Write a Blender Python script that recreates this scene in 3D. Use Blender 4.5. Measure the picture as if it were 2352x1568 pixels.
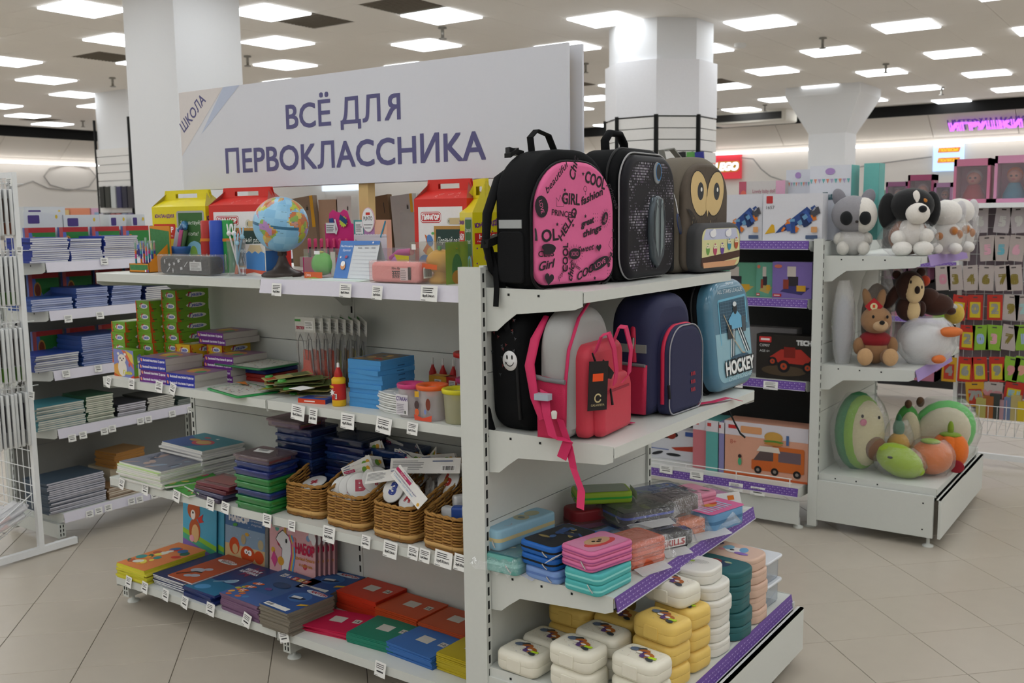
import bpy, math, random
from mathutils import Vector as V, Matrix
random.seed(7)
for _o in list(bpy.data.objects): bpy.data.objects.remove(_o)
S = bpy.context.scene
COL = S.collection
# ---------------------------------------------------------------- camera, world, exposure
CH = 1.873
FPX = 2271.5
CR = V((0.81956721, 0.57282125, -0.01361595)); CU = V((-0.0614434, 0.11148708, 0.99186458)); CF = V((-0.56967911, 0.81206308, -0.12656724))
cam = bpy.data.cameras.new('camera'); cam_o = bpy.data.objects.new('camera', cam); COL.objects.link(cam_o)
cam_o.matrix_world = Matrix(((CR.x, CU.x, -CF.x, 0), (CR.y, CU.y, -CF.y, 0), (CR.z, CU.z, -CF.z, CH), (0, 0, 0, 1)))
cam.sensor_width = 36; cam.lens = FPX / 2352 * 36; cam.clip_start = .05; cam.clip_end = 100
cam.dof.use_dof = True; cam.dof.focus_distance = 3.5; cam.dof.aperture_fstop = 5.0
S.camera = cam_o
w = bpy.data.worlds.new('world'); S.world = w; w.use_nodes = True
w.node_tree.nodes['Background'].inputs[0].default_value = (.8, .82, .85, 1); w.node_tree.nodes['Background'].inputs[1].default_value = .05
vs = S.view_settings; vs.view_transform = 'Standard'; vs.look = 'None'; vs.gamma = 1; vs.use_curve_mapping = False
vs.exposure = 0.0
LIGHT = 6.0          # radiance of the ceiling panels
S.cycles.use_denoising = True; S.cycles.max_bounces = 8; S.cycles.transparent_max_bounces = 24; S.cycles.sample_clamp_indirect = 6
S.cycles.caustics_reflective = False; S.cycles.caustics_refractive = False

# ---------------------------------------------------------------- helpers
def ray(x, y): return (CF * FPX + CR * (x - 1176) - CU * (y - 784)).normalized()
def aX(x, y, X):
    d = ray(x, y); t = X / d.x; return V((X, d.y * t, CH + d.z * t))
def aY(x, y, Y):
    d = ray(x, y); t = Y / d.y; return V((d.x * t, Y, CH + d.z * t))
def aZ(x, y, Z):
    d = ray(x, y); t = (Z - CH) / d.z; return V((d.x * t, d.y * t, Z))
def px(p):
    v = V(p) - V((0, 0, CH)); z = v.dot(CF)
    return (1176 + FPX * v.dot(CR) / z, 784 - FPX * v.dot(CU) / z, z)
def lin(c):
    if isinstance(c, str): c = tuple(int(c[i:i + 2], 16) / 255 for i in (0, 2, 4))
    return tuple(x / 12.92 if x <= .04045 else ((x + .055) / 1.055) ** 2.4 for x in c)
MATS = {}
def mat(c, r=.5, m=0, b=0, bs=60, n=.03, e=0, spec=.32, sheen=0, coat=0):
    """painted, printed, plastic or cloth surface: colour with a faint procedural mottling, optional bump"""
    k = (c, r, m, b, bs, n, e, spec, sheen, coat)
    if k in MATS: return MATS[k]
    t = bpy.data.materials.new('m_' + (c if isinstance(c, str) else '%02d%02d%02d' % tuple(int(x * 99) for x in c)))
    t.use_nodes = True; nt = t.node_tree; p = nt.nodes['Principled BSDF']; L = lin(c)
    p.inputs['Roughness'].default_value = r; p.inputs['Metallic'].default_value = m
    p.inputs['Specular IOR Level'].default_value = spec
    if sheen: p.inputs['Sheen Weight'].default_value = sheen
    if coat: p.inputs['Coat Weight'].default_value = coat
    if e:
        p.inputs['Base Color'].default_value = L + (1,)
        p.inputs['Emission Color'].default_value = L + (1,); p.inputs['Emission Strength'].default_value = e
    else:
        tc = nt.nodes.new('ShaderNodeTexCoord'); nz = nt.nodes.new('ShaderNodeTexNoise'); nz.inputs['Scale'].default_value = bs
        nt.links.new(tc.outputs['Object'], nz.inputs['Vector'])
        mx = nt.nodes.new('ShaderNodeMix'); mx.data_type = 'RGBA'
        mx.inputs[6].default_value = tuple(x * (1 - n) for x in L) + (1,); mx.inputs[7].default_value = tuple(min(1, x * (1 + n)) for x in L) + (1,)
        nt.links.new(nz.outputs['Fac'], mx.inputs[0]); nt.links.new(mx.outputs[2], p.inputs['Base Color'])
        if b:
            bp = nt.nodes.new('ShaderNodeBump'); bp.inputs['Strength'].default_value = b; bp.inputs['Distance'].default_value = .002
            nt.links.new(nz.outputs['Fac'], bp.inputs['Height']); nt.links.new(bp.outputs[0], p.inputs['Normal'])
    MATS[k] = t; return t
def film(c='ffffff', op=.06, g=.25, r=.12, crinkle=.6):
    """thin clear or tinted plastic: mostly see-through with glossy glints"""
    k = ('film', c, op, g, r, crinkle)
    if k in MATS: return MATS[k]
    t = bpy.data.materials.new('m_film'); t.use_nodes = True; nt = t.node_tree; nt.nodes.clear(); N = nt.nodes.new
    out = N('ShaderNodeOutputMaterial'); tr = N('ShaderNodeBsdfTransparent'); gl = N('ShaderNodeBsdfGlossy'); df = N('ShaderNodeBsdfDiffuse')
    L = lin(c); tr.inputs[0].default_value = tuple(.25 + .75 * x for x in L) + (1,) if c != 'ffffff' else (.98, .98, .98, 1)
    df.inputs[0].default_value = L + (1,); gl.inputs['Roughness'].default_value = r
    lw = N('ShaderNodeLayerWeight'); lw.inputs[0].default_value = .35
    ml = N('ShaderNodeMath'); ml.operation = 'MULTIPLY_ADD'; ml.inputs[1].default_value = g; ml.inputs[2].default_value = .03
    nt.links.new(lw.outputs['Facing'], ml.inputs[0])
    m1 = N('ShaderNodeMixShader'); m1.inputs[0].default_value = op; nt.links.new(tr.outputs[0], m1.inputs[1]); nt.links.new(df.outputs[0], m1.inputs[2])
    m2 = N('ShaderNodeMixShader'); nt.links.new(ml.outputs[0], m2.inputs[0]); nt.links.new(m1.outputs[0], m2.inputs[1]); nt.links.new(gl.outputs[0], m2.inputs[2])
    if crinkle:
        tc = N('ShaderNodeTexCoord'); nz = N('ShaderNodeTexNoise'); nz.inputs['Scale'].default_value = 35; nz.inputs['Detail'].default_value = 3
        bp = N('ShaderNodeBump'); bp.inputs['Strength'].default_value = crinkle; bp.inputs['Distance'].default_value = .01
        nt.links.new(tc.outputs['Object'], nz.inputs['Vector']); nt.links.new(nz.outputs['Fac'], bp.inputs['Height'])
        nt.links.new(bp.outputs[0], gl.inputs['Normal']); nt.links.new(bp.outputs[0], lw.inputs['Normal'])
    nt.links.new(m2.outputs[0], out.inputs[0]); MATS[k] = t; return t
FILM = film()
def MT(c): return c if isinstance(c, bpy.types.Material) else mat(c)

TXT = {}
LOOK = str.maketrans('АВЕКМНОРСТХаеорсух', 'ABEKMHOPCTXaeopcyx')
def text_raw(s, shear=0):
    cu = bpy.data.curves.new('t', 'FONT'); cu.body = s; cu.resolution_u = 3; cu.shear = shear; cu.fill_mode = 'FRONT'; cu.dimensions = '2D'
    o = bpy.data.objects.new('t', cu); me = o.to_mesh()
    vv = [(p.co.x, p.co.y) for p in me.vertices]; ff = [tuple(p.vertices) for p in me.polygons]
    o.to_mesh_clear(); bpy.data.objects.remove(o); bpy.data.curves.remove(cu); return vv, ff
def text_geo(s, bold=0, shear=0):
    s = s.translate(LOOK); k = (s, shear)
    if k not in TXT:
        wd = lambda q: (lambda L: max(L) - min(L))([a for a, _ in text_raw(q)[0]])
        if 'Я' in s:
            vv, ff, x = [], [], 0; hh = wd('HH')
            for ch in s:
                c = 'R' if ch == 'Я' else ch; adv = wd('H' + c + 'H') - hh
                if c != ' ':
                    v2, f2 = text_raw(c, shear)
                    if ch == 'Я': m = min(a for a, _ in v2) + max(a for a, _ in v2); v2 = [(m - a, b) for a, b in v2]; f2 = [f[::-1] for f in f2]
                    o = len(vv); vv += [(a + x, b) for a, b in v2]; ff += [tuple(i + o for i in f) for f in f2]
                x += adv
        else: vv, ff = text_raw(s, shear)
        if vv: x0 = min(a for a, _ in vv); x1 = max(a for a, _ in vv); y0 = min(b for _, b in vv); y1 = max(b for _, b in vv)
        else: x0 = y0 = 0; x1 = y1 = 1
        TXT[k] = (vv, ff, x0, x1, y0, y1)
    return TXT[k]

class M:
    def __init__(s): s.v = []; s.f = []; s.mi = []; s.sm = []; s.mats = []
    def add(s, vs, fs, c, smooth=False):
        c = MT(c)
        if c not in s.mats: s.mats.append(c)
        i = s.mats.index(c); o = len(s.v)
        s.v += [tuple(p) for p in vs]; s.f += [tuple(a + o for a in f) for f in fs]; s.mi += [i] * len(fs); s.sm += [smooth] * len(fs); return s
    def box(s, x0, y0, z0, x1, y1, z1, c):
        return s.add([(x0, y0, z0), (x1, y0, z0), (x1, y1, z0), (x0, y1, z0), (x0, y0, z1), (x1, y0, z1), (x1, y1, z1), (x0, y1, z1)],
                     [(3, 2, 1, 0), (4, 5, 6, 7), (0, 1, 5, 4), (1, 2, 6, 5), (2, 3, 7, 6), (3, 0, 4, 7)], c)
    def cbox(s, cx, cy, z0, sx, sy, sz, c): return s.box(cx - sx / 2, cy - sy / 2, z0, cx + sx / 2, cy + sy / 2, z0 + sz, c)
    def obox(s, o, u, v, n, c):     # oriented box from corner and three edge vectors
        o, u, v, n = V(o), V(u), V(v), V(n)
        return s.add([o, o + u, o + u + v, o + v, o + n, o + u + n, o + u + v + n, o + v + n],
                     [(3, 2, 1, 0), (4, 5, 6, 7), (0, 1, 5, 4), (1, 2, 6, 5), (2, 3, 7, 6), (3, 0, 4, 7)], c)
    def rings(s, rs, c, smooth=True, cap0=True, cap1=True, closed=True):
        n = len(rs[0]); vs = [p for r in rs for p in r]; fs = []
        for i in range(len(rs) - 1):
            for j in range(n if closed else n - 1):
                a = i * n + j; b = i * n + (j + 1) % n; fs.append((a, b, b + n, a + n))
        s.add(vs, fs, c, smooth)
        if closed and cap0: s.add(rs[0], [tuple(range(n))[::-1]], c)
        if closed and cap1: s.add(rs[-1], [tuple(range(n))], c)
        return s
    def tube(s, pts, r, c, n=8, cap=True, flat=None):
        pts = [V(p) for p in pts]; rs = []; rr = r if isinstance(r, (list, tuple)) else [r] * len(pts); pu = None
        for i, p in enumerate(pts):
            d = (pts[min(i + 1, len(pts) - 1)] - pts[max(i - 1, 0)]).normalized()
            u = d.cross(V((0, 0, 1))) if pu is None else pu - d * pu.dot(d)
            if u.length < .05: u = d.cross(V((1, 0, 0)))
            u.normalize(); pu = u; w2 = d.cross(u); fx = flat or 1
            rs.append([p + (u * math.cos(a) * rr[i] + w2 * math.sin(a) * rr[i] * fx) for a in (2 * math.pi * k / n for k in range(n))])
        return s.rings(rs, c, True, cap, cap)
    def lathe(s, prof, c, n=24, o=(0, 0, 0), smooth=True, sx=1, sy=1):
        rs = [[(o[0] + r * sx * math.cos(2 * math.pi * k / n), o[1] + r * sy * math.sin(2 * math.pi * k / n), o[2] + z) for k in range(n)] for r, z in prof]
        return s.rings(rs, c, smooth)
    def ball(s, o, r, c, n=16, m=10, rot=None):
        if not isinstance(r, (list, tuple)): r = (r, r, r)
        o = V(o); rs = []
        for i in range(m + 1):
            t = -math.pi / 2 + math.pi * i / m; t = max(-1.55, min(1.55, t)); ring = []
            for k in range(n):
                a = 2 * math.pi * k / n; q = V((r[0] * math.cos(t) * math.cos(a), r[1] * math.cos(t) * math.sin(a), r[2] * math.sin(t)))
                if rot is not None: q = rot @ q
                ring.append(o + q)
            rs.append(ring)
        return s.rings(rs, c)
    def ribbon(s, pts, wv, c, th=.0015):        # strap along pts, half-width vector(s) wv
        pts = [V(p) for p in pts]; ws = [V(x) for x in wv] if isinstance(wv[0], (tuple, list, V)) else [V(wv)] * len(pts); rs = []
        for i, p in enumerate(pts):
            d = (pts[min(i + 1, len(pts) - 1)] - pts[max(i - 1, 0)]).normalized(); n = d.cross(ws[i]).normalized() * th
            rs.append([p - ws[i] - n, p + ws[i] - n, p + ws[i] + n, p - ws[i] + n])
        return s.rings(rs, c, False)
    def sheet(s, g, c, smooth=True, th=0):       # grid of points; th>0 gives it thickness
        nr, nc = len(g), len(g[0]); vs = [V(p) for r in g for p in r]
        fs = [(i * nc + j, i * nc + j + 1, (i + 1) * nc + j + 1, (i + 1) * nc + j) for i in range(nr - 1) for j in range(nc - 1)]
        s.add(vs, fs, c, smooth)
        if th:
            s.add([p - V((0, 0, th)) for p in vs], [f[::-1] for f in fs], c, smooth)
            e = [j for j in range(nc)] + [i * nc + nc - 1 for i in range(1, nr)] + [(nr - 1) * nc + j for j in range(nc - 2, -1, -1)] + [i * nc for i in range(nr - 2, 0, -1)]
            k = len(e); s.add([vs[i] for i in e] + [vs[i] - V((0, 0, th)) for i in e], [(a, k + a, k + (a + 1) % k, (a + 1) % k) for a in range(k)], c)
        return s
    def prism(s, poly, fr, d, c):               # polygon in frame (o,u,v,n) extruded by d along n
        o, u, v, n = fr; n_ = len(poly)
        a = [o + u * x + v * y for x, y in poly]; b = [q + n * d for q in a]
        s.add(a + b, [tuple(range(n_))[::-1], tuple(range(n_, 2 * n_))] + [(i, (i + 1) % n_, n_ + (i + 1) % n_, n_ + i) for i in range(n_)], c); return s
    def pillow(s, poly, fr, d, r, c, seg=4, r0=None, bulge=0):   # polygon extruded with rounded edges at the far (r) and near (r0) end
        o, u, v, n = fr; r0 = r if r0 is None else r0; lay = []
        if r0:
            for i in range(seg + 1):
                a = math.pi / 2 * i / seg; lay.append((r0 * (1 - math.sin(a)), r0 * (1 - math.cos(a))))
        else: lay.append((0, 0))
        if r:
            for i in range(seg + 1):
                a = math.pi / 2 * i / seg; lay.append((r * (1 - math.cos(a)), d - r + r * math.sin(a)))
        else: lay.append((0, d))
        rs = [[o + u * x + v * y + n * h for x, y in inset(poly, t)] for t, h in lay]
        s.rings(rs, c); return s

def inset(poly, t):
    if t == 0: return poly
    n = len(poly); out = []
    for i in range(n):
        x0, y0 = poly[i - 1]; x1, y1 = poly[i]; x2, y2 = poly[(i + 1) % n]
        ax, ay = x1 - x0, y1 - y0; bx, by = x2 - x1, y2 - y1; la = math.hypot(ax, ay) or 1; lb = math.hypot(bx, by) or 1
        nx, ny = -ay / la - by / lb, ax / la + bx / lb; q = math.hypot(nx, ny) or 1; cs = max(.5, q / 2)
        out.append((x1 + nx / q * t / cs, y1 + ny / q * t / cs))
    return out
def rrect(x0, y0, x1, y1, r, seg=5):
    if not isinstance(r, (list, tuple)): r = [r] * 4
    out = []
    for (cx, cy, a0), q in zip(((x1, y0, -90), (x1, y1, 0), (x0, y1, 90), (x0, y0, 180)), r):
        sx = -1 if cx == x1 else 1; sy = -1 if cy == y1 else 1
        for i in range(seg + 1):
            a = math.radians(a0 + 90 * i / seg); out.append((cx + sx * q + q * math.cos(a), cy + sy * q + q * math.sin(a)))
    return out
def arch(w, h, rt, rb, seg=8): return rrect(-w / 2, 0, w / 2, h, [rb, rt, rt, rb], seg)
def fr(o, u, v):
    u = V(u).normalized(); v = V(v).normalized(); return (V(o), u, v, u.cross(v))
def face(sx, sy, sz, f):
    if f == 'f': return fr((-sx / 2, -sy / 2, 0), (1, 0, 0), (0, 0, 1))
    if f == 'b': return fr((sx / 2, sy / 2, 0), (-1, 0, 0), (0, 0, 1))
    if f == 'r': return fr((sx / 2, -sy / 2, 0), (0, 1, 0), (0, 0, 1))
    if f == 'l': return fr((-sx / 2, sy / 2, 0), (0, -1, 0), (0, 0, 1))
    return fr((-sx / 2, -sy / 2, sz), (1, 0, 0), (0, 1, 0))
class PR:
    """flat print laid on a surface: frame + coloured shapes (each later shape a hair further out)"""
    def __init__(s, m, f, eps=.0006, step=.00012, warp=None): s.m = m; s.o, s.u, s.v, s.n = f; s.k = eps; s.st = step; s.w = warp
    def P(s, x, y):
        q = s.o + s.u * x + s.v * y + s.n * s.k
        return q + s.n * s.w(x, y) if s.w else q
    def poly(s, pts, c): s.k += s.st; s.m.add([s.P(*p) for p in pts], [tuple(range(len(pts)))], c); return s
    def rect(s, x0, y0, x1, y1, c, rot=0):
        if rot:
            cx, cy = (x0 + x1) / 2, (y0 + y1) / 2; ca, sa = math.cos(rot), math.sin(rot)
            return s.poly([(cx + (a - cx) * ca - (b - cy) * sa, cy + (a - cx) * sa + (b - cy) * ca) for a, b in ((x0, y0), (x1, y0), (x1, y1), (x0, y1))], c)
        if s.w:
            k = 6; s.k += s.st
            g = [[s.P(x0 + (x1 - x0) * j / k, y0 + (y1 - y0) * i / k) for j in range(k + 1)] for i in range(k + 1)]; s.m.sheet(g, c, False); return s
        return s.poly([(x0, y0), (x1, y0), (x1, y1), (x0, y1)], c)
    def rr(s, x0, y0, x1, y1, r, c): return s.poly(rrect(x0, y0, x1, y1, r, 4), c)
    def ell(s, x, y, a, b, c, rot=0, n=16):
        ca, sa = math.cos(rot), math.sin(rot)
        return s.poly([(x + a * math.cos(t) * ca - b * math.sin(t) * sa, y + a * math.cos(t) * sa + b * math.sin(t) * ca) for t in (2 * math.pi * i / n for i in range(n))], c)
    def line(s, pts, w, c, closed=False):
        s.k += s.st; p = list(pts) + ([pts[0]] if closed else [])
        for (a, b), (x, y) in zip(p[:-1], p[1:]):
            l = math.hypot(x - a, y - b) or 1; dx, dy = -(y - b) / l * w / 2, (x - a) / l * w / 2
            s.m.add([s.P(a - dx, b - dy), s.P(x - dx, y - dy), s.P(x + dx, y + dy), s.P(a + dx, b + dy)], [(0, 1, 2, 3)], c)
        return s
    def arc(s, x, y, a, b, t0, t1, w, c, n=12): return s.line([(x + a * math.cos(math.radians(t0 + (t1 - t0) * i / n)), y + b * math.sin(math.radians(t0 + (t1 - t0) * i / n))) for i in range(n + 1)], w, c)
    def text(s, t, x, y, h, c, w=None, rot=0, al='l', bold=0, shear=0, ref=None):
        """lower-left (or centre, al='c') at x,y; cap height h; optional total width w"""
        vv, ff, x0, x1, y0, y1 = text_geo(t, 0, shear)
        _, _, _, _, r0, r1 = text_geo(ref or 'H', 0, 0); k = h / (r1 - r0); kx = (w / (x1 - x0)) if w else k
        tw = (x1 - x0) * kx; ox = {'l': 0, 'c': -tw / 2, 'r': -tw}[al]; ca, sa = math.cos(rot), math.sin(rot); s.k += s.st; out = []
        bb = bold * h * 1.6; sh = ((-bb, -bb), (bb, -bb), (bb, bb), (-bb, bb)) if bold else ((0, 0),)
        for dx, dy in sh:
            out = []; s.k += s.st * .1
            for a, b in vv:
                p = ox + (a - x0) * kx + dx; q = (b - r0) * k + dy; out.append(s.P(x + p * ca - q * sa, y + p * sa + q * ca))
            s.m.add(out, ff, c)
        return s
    def bars(s, x0, y0, x1, y1, n, c, seed=0, fill=.4):   # rows of illegible small print
        rd = random.Random(seed); dy = (y1 - y0) / n
        for i in range(n):
            a = y0 + dy * i; L = (x1 - x0) * rd.uniform(.7, 1); s.k += s.st * .2; s.poly([(x0, a), (x0 + L, a), (x0 + L, a + dy * fill), (x0, a + dy * fill)], c)
        return s
    def star(s, x, y, r, c, rot=.3, n=5, q=.45): return s.poly([(x + (r if i % 2 == 0 else r * q) * math.cos(rot + math.pi * i / n), y + (r if i % 2 == 0 else r * q) * math.sin(rot + math.pi * i / n)) for i in range(2 * n)], c)
    def heart(s, x, y, r, c, rot=0):
        ca, sa = math.cos(rot), math.sin(rot); P = []
        for i in range(20):
            t = 2 * math.pi * i / 20; a = 16 * math.sin(t) ** 3 / 17 * r; b = (13 * math.cos(t) - 5 * math.cos(2 * t) - 2 * math.cos(3 * t) - math.cos(4 * t)) / 17 * r
            P.append((x + a * ca - b * sa, y + a * sa + b * ca))
        return s.poly(P[::-1], c)
    def barcode(s, x, y, w, h, seed=1):
        s.rect(x, y, x + w, y + h, 'f4f4f2'); rd = random.Random(seed); a = x + w * .08
        while a < x + w * .9:
            b = w * rd.choice((.02, .03, .05)); s.k += s.st * .05; s.poly([(a, y + h * .15), (a + b, y + h * .15), (a + b, y + h * .9), (a, y + h * .9)], '222222'); a += b + w * rd.choice((.02, .03, .04))
        return s
def mesh(m, name):
    me = bpy.data.meshes.new(name); me.from_pydata(m.v, [], m.f)
    for x in m.mats: me.materials.append(x)
    me.polygons.foreach_set('material_index', m.mi); me.polygons.foreach_set('use_smooth', m.sm); me.update(); return me
def tag(o, label=None, cat=None, group=None, kind=None):
    if label: o['label'] = label
    if cat: o['category'] = cat
    if group: o['group'] = group
    if kind: o['kind'] = kind
    return o
def ob(name, m, parent=None, loc=(0, 0, 0), rz=0, label=None, cat=None, group=None, kind=None, rot=None):
    o = bpy.data.objects.new(name, m if isinstance(m, bpy.types.Mesh) else mesh(m, name)); COL.objects.link(o)
    if parent is not None: o.parent = parent
    o.location = loc; o.rotation_euler = rot if rot else (0, 0, rz)
    return tag(o, label, cat, group, kind)
def thing(name, label, cat, loc=(0, 0, 0), rz=0, group=None, rot=None):
    o = bpy.data.objects.new(name, None); COL.objects.link(o); o.empty_display_size = .05
    o.location = loc; o.rotation_euler = rot if rot else (0, 0, rz); return tag(o, label, cat, group)
def dup(root, loc=None, rz=None, label=None, group=None, rot=None, parent=None):
    r = root.copy(); COL.objects.link(r)
    if parent is not None: r.parent = parent
    if loc is not None: r.location = loc
    if rz is not None: r.rotation_euler = (0, 0, rz)
    if rot is not None: r.rotation_euler = rot
    tag(r, label, None, group)
    for ch in list(root.children): dup(ch, parent=r)
    return r
R = math.radians
# ================================================================ setting
SHELF = mat('d3d6d1', .38, n=.02); SHELF_D = mat('55585a', .5); SLOT = mat('1c1e1e', .8); WHITE = mat('eeeeec', .5); PLAST = mat('d9d6e2', .25, n=.02)
GROUT = mat('6f685c', .9)
def tile_mat():
    t = mat('b7aea0', .3, b=.03, bs=9, n=.05, spec=.45); return t
# floor: base slab (grout level) and the nearest tiles one by one
m = M(); m.box(-24, -8, -.05, 8, 24, -.004, GROUT); floor = ob('floor', m, kind='structure')
T0 = V((-1.537, 5.020)); E1 = V((1, 1)) * .4 / math.sqrt(2); E2 = V((1, -1)) * .4 / math.sqrt(2)
tm = M(); hx = .1985
tm.add([(-hx, -hx, -.008), (hx, -hx, -.008), (hx, hx, -.008), (-hx, hx, -.008), (-hx, -hx, -.0015), (hx, -hx, -.0015), (hx, hx, -.0015), (-hx, hx, -.0015)] + [(a * (hx - .0015), b * (hx - .0015), 0) for a, b in ((-1, -1), (1, -1), (1, 1), (-1, 1))],
       [(0, 1, 5, 4), (1, 2, 6, 5), (2, 3, 7, 6), (3, 0, 4, 7), (4, 5, 9, 8), (5, 6, 10, 9), (6, 7, 11, 10), (7, 4, 8, 11), (8, 9, 10, 11)], tile_mat())
tme = mesh(tm, 'floor_tile'); cand = []
for i in range(-45, 45):
    for j in range(-45, 45):
        c = T0 + E1 * (i + .5) + E2 * (j + .5)
        if -22 < c.x < 6 and -6 < c.y < 22: cand.append((c.x, c.y))
def vis(c):
    p = V((c[0], c[1], 0)) - V((0, 0, CH))
    if p.dot(CF) < .5: return False
    x, y, z = px((c[0], c[1], 0)); return -150 < x < 2500 and y < 1800
near = sorted([c for c in cand if vis(c)], key=lambda c: c[0] ** 2 + c[1] ** 2); ns = set(near[:300])
for c in near[:300]: ob('floor_tile', tme, floor, (c[0], c[1], 0), -R(45))
rest = M(); q = tm
for c in cand:
    if c in ns: continue
    s2 = hx * math.sqrt(2); rest.add([(c[0] - s2, c[1], -.0005), (c[0], c[1] - s2, -.0005), (c[0] + s2, c[1], -.0005), (c[0], c[1] + s2, -.0005)], [(0, 1, 2, 3)], tile_mat())
ob('floor_tiles', rest, floor, kind='stuff')
# ceiling
ZC = 3.87; CX0, CY0 = -2.832, 11.62
CEIL = mat('f3efea', .9, n=.02, b=.05, bs=120)
m = M(); m.box(-22, -8, ZC + .012, 8, 21.2, ZC + .1, mat('55504a', .9)); ceiling = ob('ceiling', m, kind='structure')
ct = M(); ct.box(-.2985, -.2985, 0, .2985, .2985, .014, CEIL); ctm = mesh(ct, 'ceiling_tile')
lt = M(); lt.box(-.29, -.29, -.016, .29, .29, .0, mat('f6fbff', .5, e=LIGHT)); ltm = mesh(lt, 'diffuser')  # diffuser box dropped below the tiles so its glowing sides brighten the ceiling
lf = M()
for a in (0, 1, 2, 3):
    ca, sa = (1, 0, -1, 0)[a], (0, 1, 0, -1)[a]; lf.obox((-.298 * ca + .298 * sa, -.298 * sa - .298 * ca, 0), (.596 * ca, .596 * sa, 0), (-.008 * sa, .008 * ca, 0), (0, 0, .016), WHITE)
lfm = mesh(lf, 'frame')
gm = M(); gm.box(-.297, -.297, .004, .297, .297, .018, mat('5d564c', .8))
for i in range(12): gm.box(-.28, -.28 + i * .048, -.004, .28, -.268 + i * .048, .006, mat('857c70', .7))
ggm = mesh(gm, 'grille')
def cell(i, j): return (CX0 + .6 * i, CY0 + .6 * j)
dark = set()
for p in ((720, 48), (905, 15), (240, 125), (1668, 190), (1648, 250), (1342, 190), (60, 276)):
    q = aZ(p[0], p[1], ZC); dark.add((round((q.x - CX0) / .6), round((q.y - CY0) / .6)))
ctiles = []
for i in range(-31, 17):
    for j in range(-32, 16):
        x, y = cell(i, j)
        if y > 20.2 or x < -20.6: continue
        if (i, j) in dark:
            t = thing('ceiling_grille', 'dark grey-brown square grille panel set in the tiled ceiling', 'grille', (x, y, ZC), group='dark ceiling grilles'); ob('grille', ggm, t); continue
        if i % 2 == 0 and j % 2 == 0 and (i // 2 + j // 2) % 2 == 0:
            t = thing('ceiling_light', 'square glowing white light panel set just below the tiled ceiling', 'ceiling light', (x, y, ZC - .003), group='square ceiling light panels')
            ob('diffuser', ltm, t); ob('frame', lfm, t); continue
        ctiles.append((x, y))
def cvis(c):
    p = V((c[0], c[1], ZC - CH))
    if p.dot(CF) < .5: return False
    x, y, z = px((c[0], c[1], ZC)); return -100 < x < 2450 and y > -120
cn = sorted([c for c in ctiles if cvis(c)], key=lambda c: c[0] ** 2 + c[1] ** 2)[:300]; cs = set(cn)
for c in cn: ob('ceiling_tile', ctm, ceiling, (c[0], c[1], ZC))
rest = M()
for x, y in ctiles:
    if (x, y) not in cs: rest.box(x - .2985, y - .2985, ZC, x + .2985, y + .2985, ZC + .014, CEIL)
ob('ceiling_tiles', rest, ceiling, kind='stuff')
# walls
WALL = mat('dcd6cf', .85, n=.02); BLACK = mat('101010', .8); SOFF = mat('d6cec4', .8, n=.02)
m = M(); m.box(-22, 20.95, 0, 8, 21.1, ZC, WALL); ob('wall_back', m, kind='structure')
m = M(); m.box(-21.5, -8, 0, -21.35, 21, ZC, WALL); ob('wall_left', m, kind='structure')
m = M(); m.box(7, -8, 0, 7.15, 21, ZC, WALL); ob('wall_right', m, kind='structure')
m = M(); m.box(-22, -7.2, 0, 8, -7.05, ZC, WALL); ob('wall_front', m, kind='structure')
m = M(); m.box(-20.7, 20.3, 3.66, 7, 20.4, ZC, BLACK); ob('trim_1', m, kind='structure')
m = M(); m.box(-20.8, -7, 3.66, -20.7, 20.4, ZC, BLACK); ob('trim_2', m, kind='structure')
s1 = M(); s1.box(-20.6, 20.86, 3.18, 7, 20.95, 3.26, SOFF); so1 = ob('trim_3', s1, kind='structure')
for i in range(18):
    x = 6 - i * 1.5; q = M(); q.obox((x, 20.32, 3.66), (1.49, 0, 0), (0, .55, -.4), (0, .02, .03), SOFF); ob('soffit_panel', q, so1)
s2 = M(); s2.box(-21.35, -7, 3.18, -21.26, 20.9, 3.26, SOFF); so2 = ob('trim_4', s2, kind='structure')
for i in range(17):
    y = 18.7 - i * 1.5; q = M(); q.obox((-20.72, y, 3.66), (0, 1.49, 0), (-.55, 0, -.4), (-.02, 0, .03), SOFF); ob('soffit_panel', q, so2)
led = mat('ffffff', .5, e=4)
def ledrow(name, label, a, b, n):
    t = thing(name, label, 'strip light', a); d = (V(b) - V(a)) / n
    for i in range(n):
        q = M(); o = d * i; w_ = V((.04, 0, 0)) if abs(d.x) < .1 else V((0, .04, 0)); q.obox(o, d * .985, w_, (0, 0, .05), led); ob('tube', q, t)
ledrow('strip_light', 'long row of white LED tubes under the soffit of the back wall', (-20, 20.8, 3.13), (4, 20.8, 3.13), 20)
ledrow('strip_light', 'long row of white LED tubes along the left wall', (-21.22, 4, 3.13), (-21.22, 19.6, 3.13), 13)
# pillars
PIL = mat('e3e4e6', .7, n=.015)
t = thing('pillar', 'plain square white pillar rising behind the big school sign', 'pillar', (-7.2, 5.4, 0)); q = M(); q.box(-.7, 0, 0, 0, .7, ZC, PIL); ob('shaft', q, t)
def slatwall(t, quads):   # black corner rails and slat boards
    pass
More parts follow.
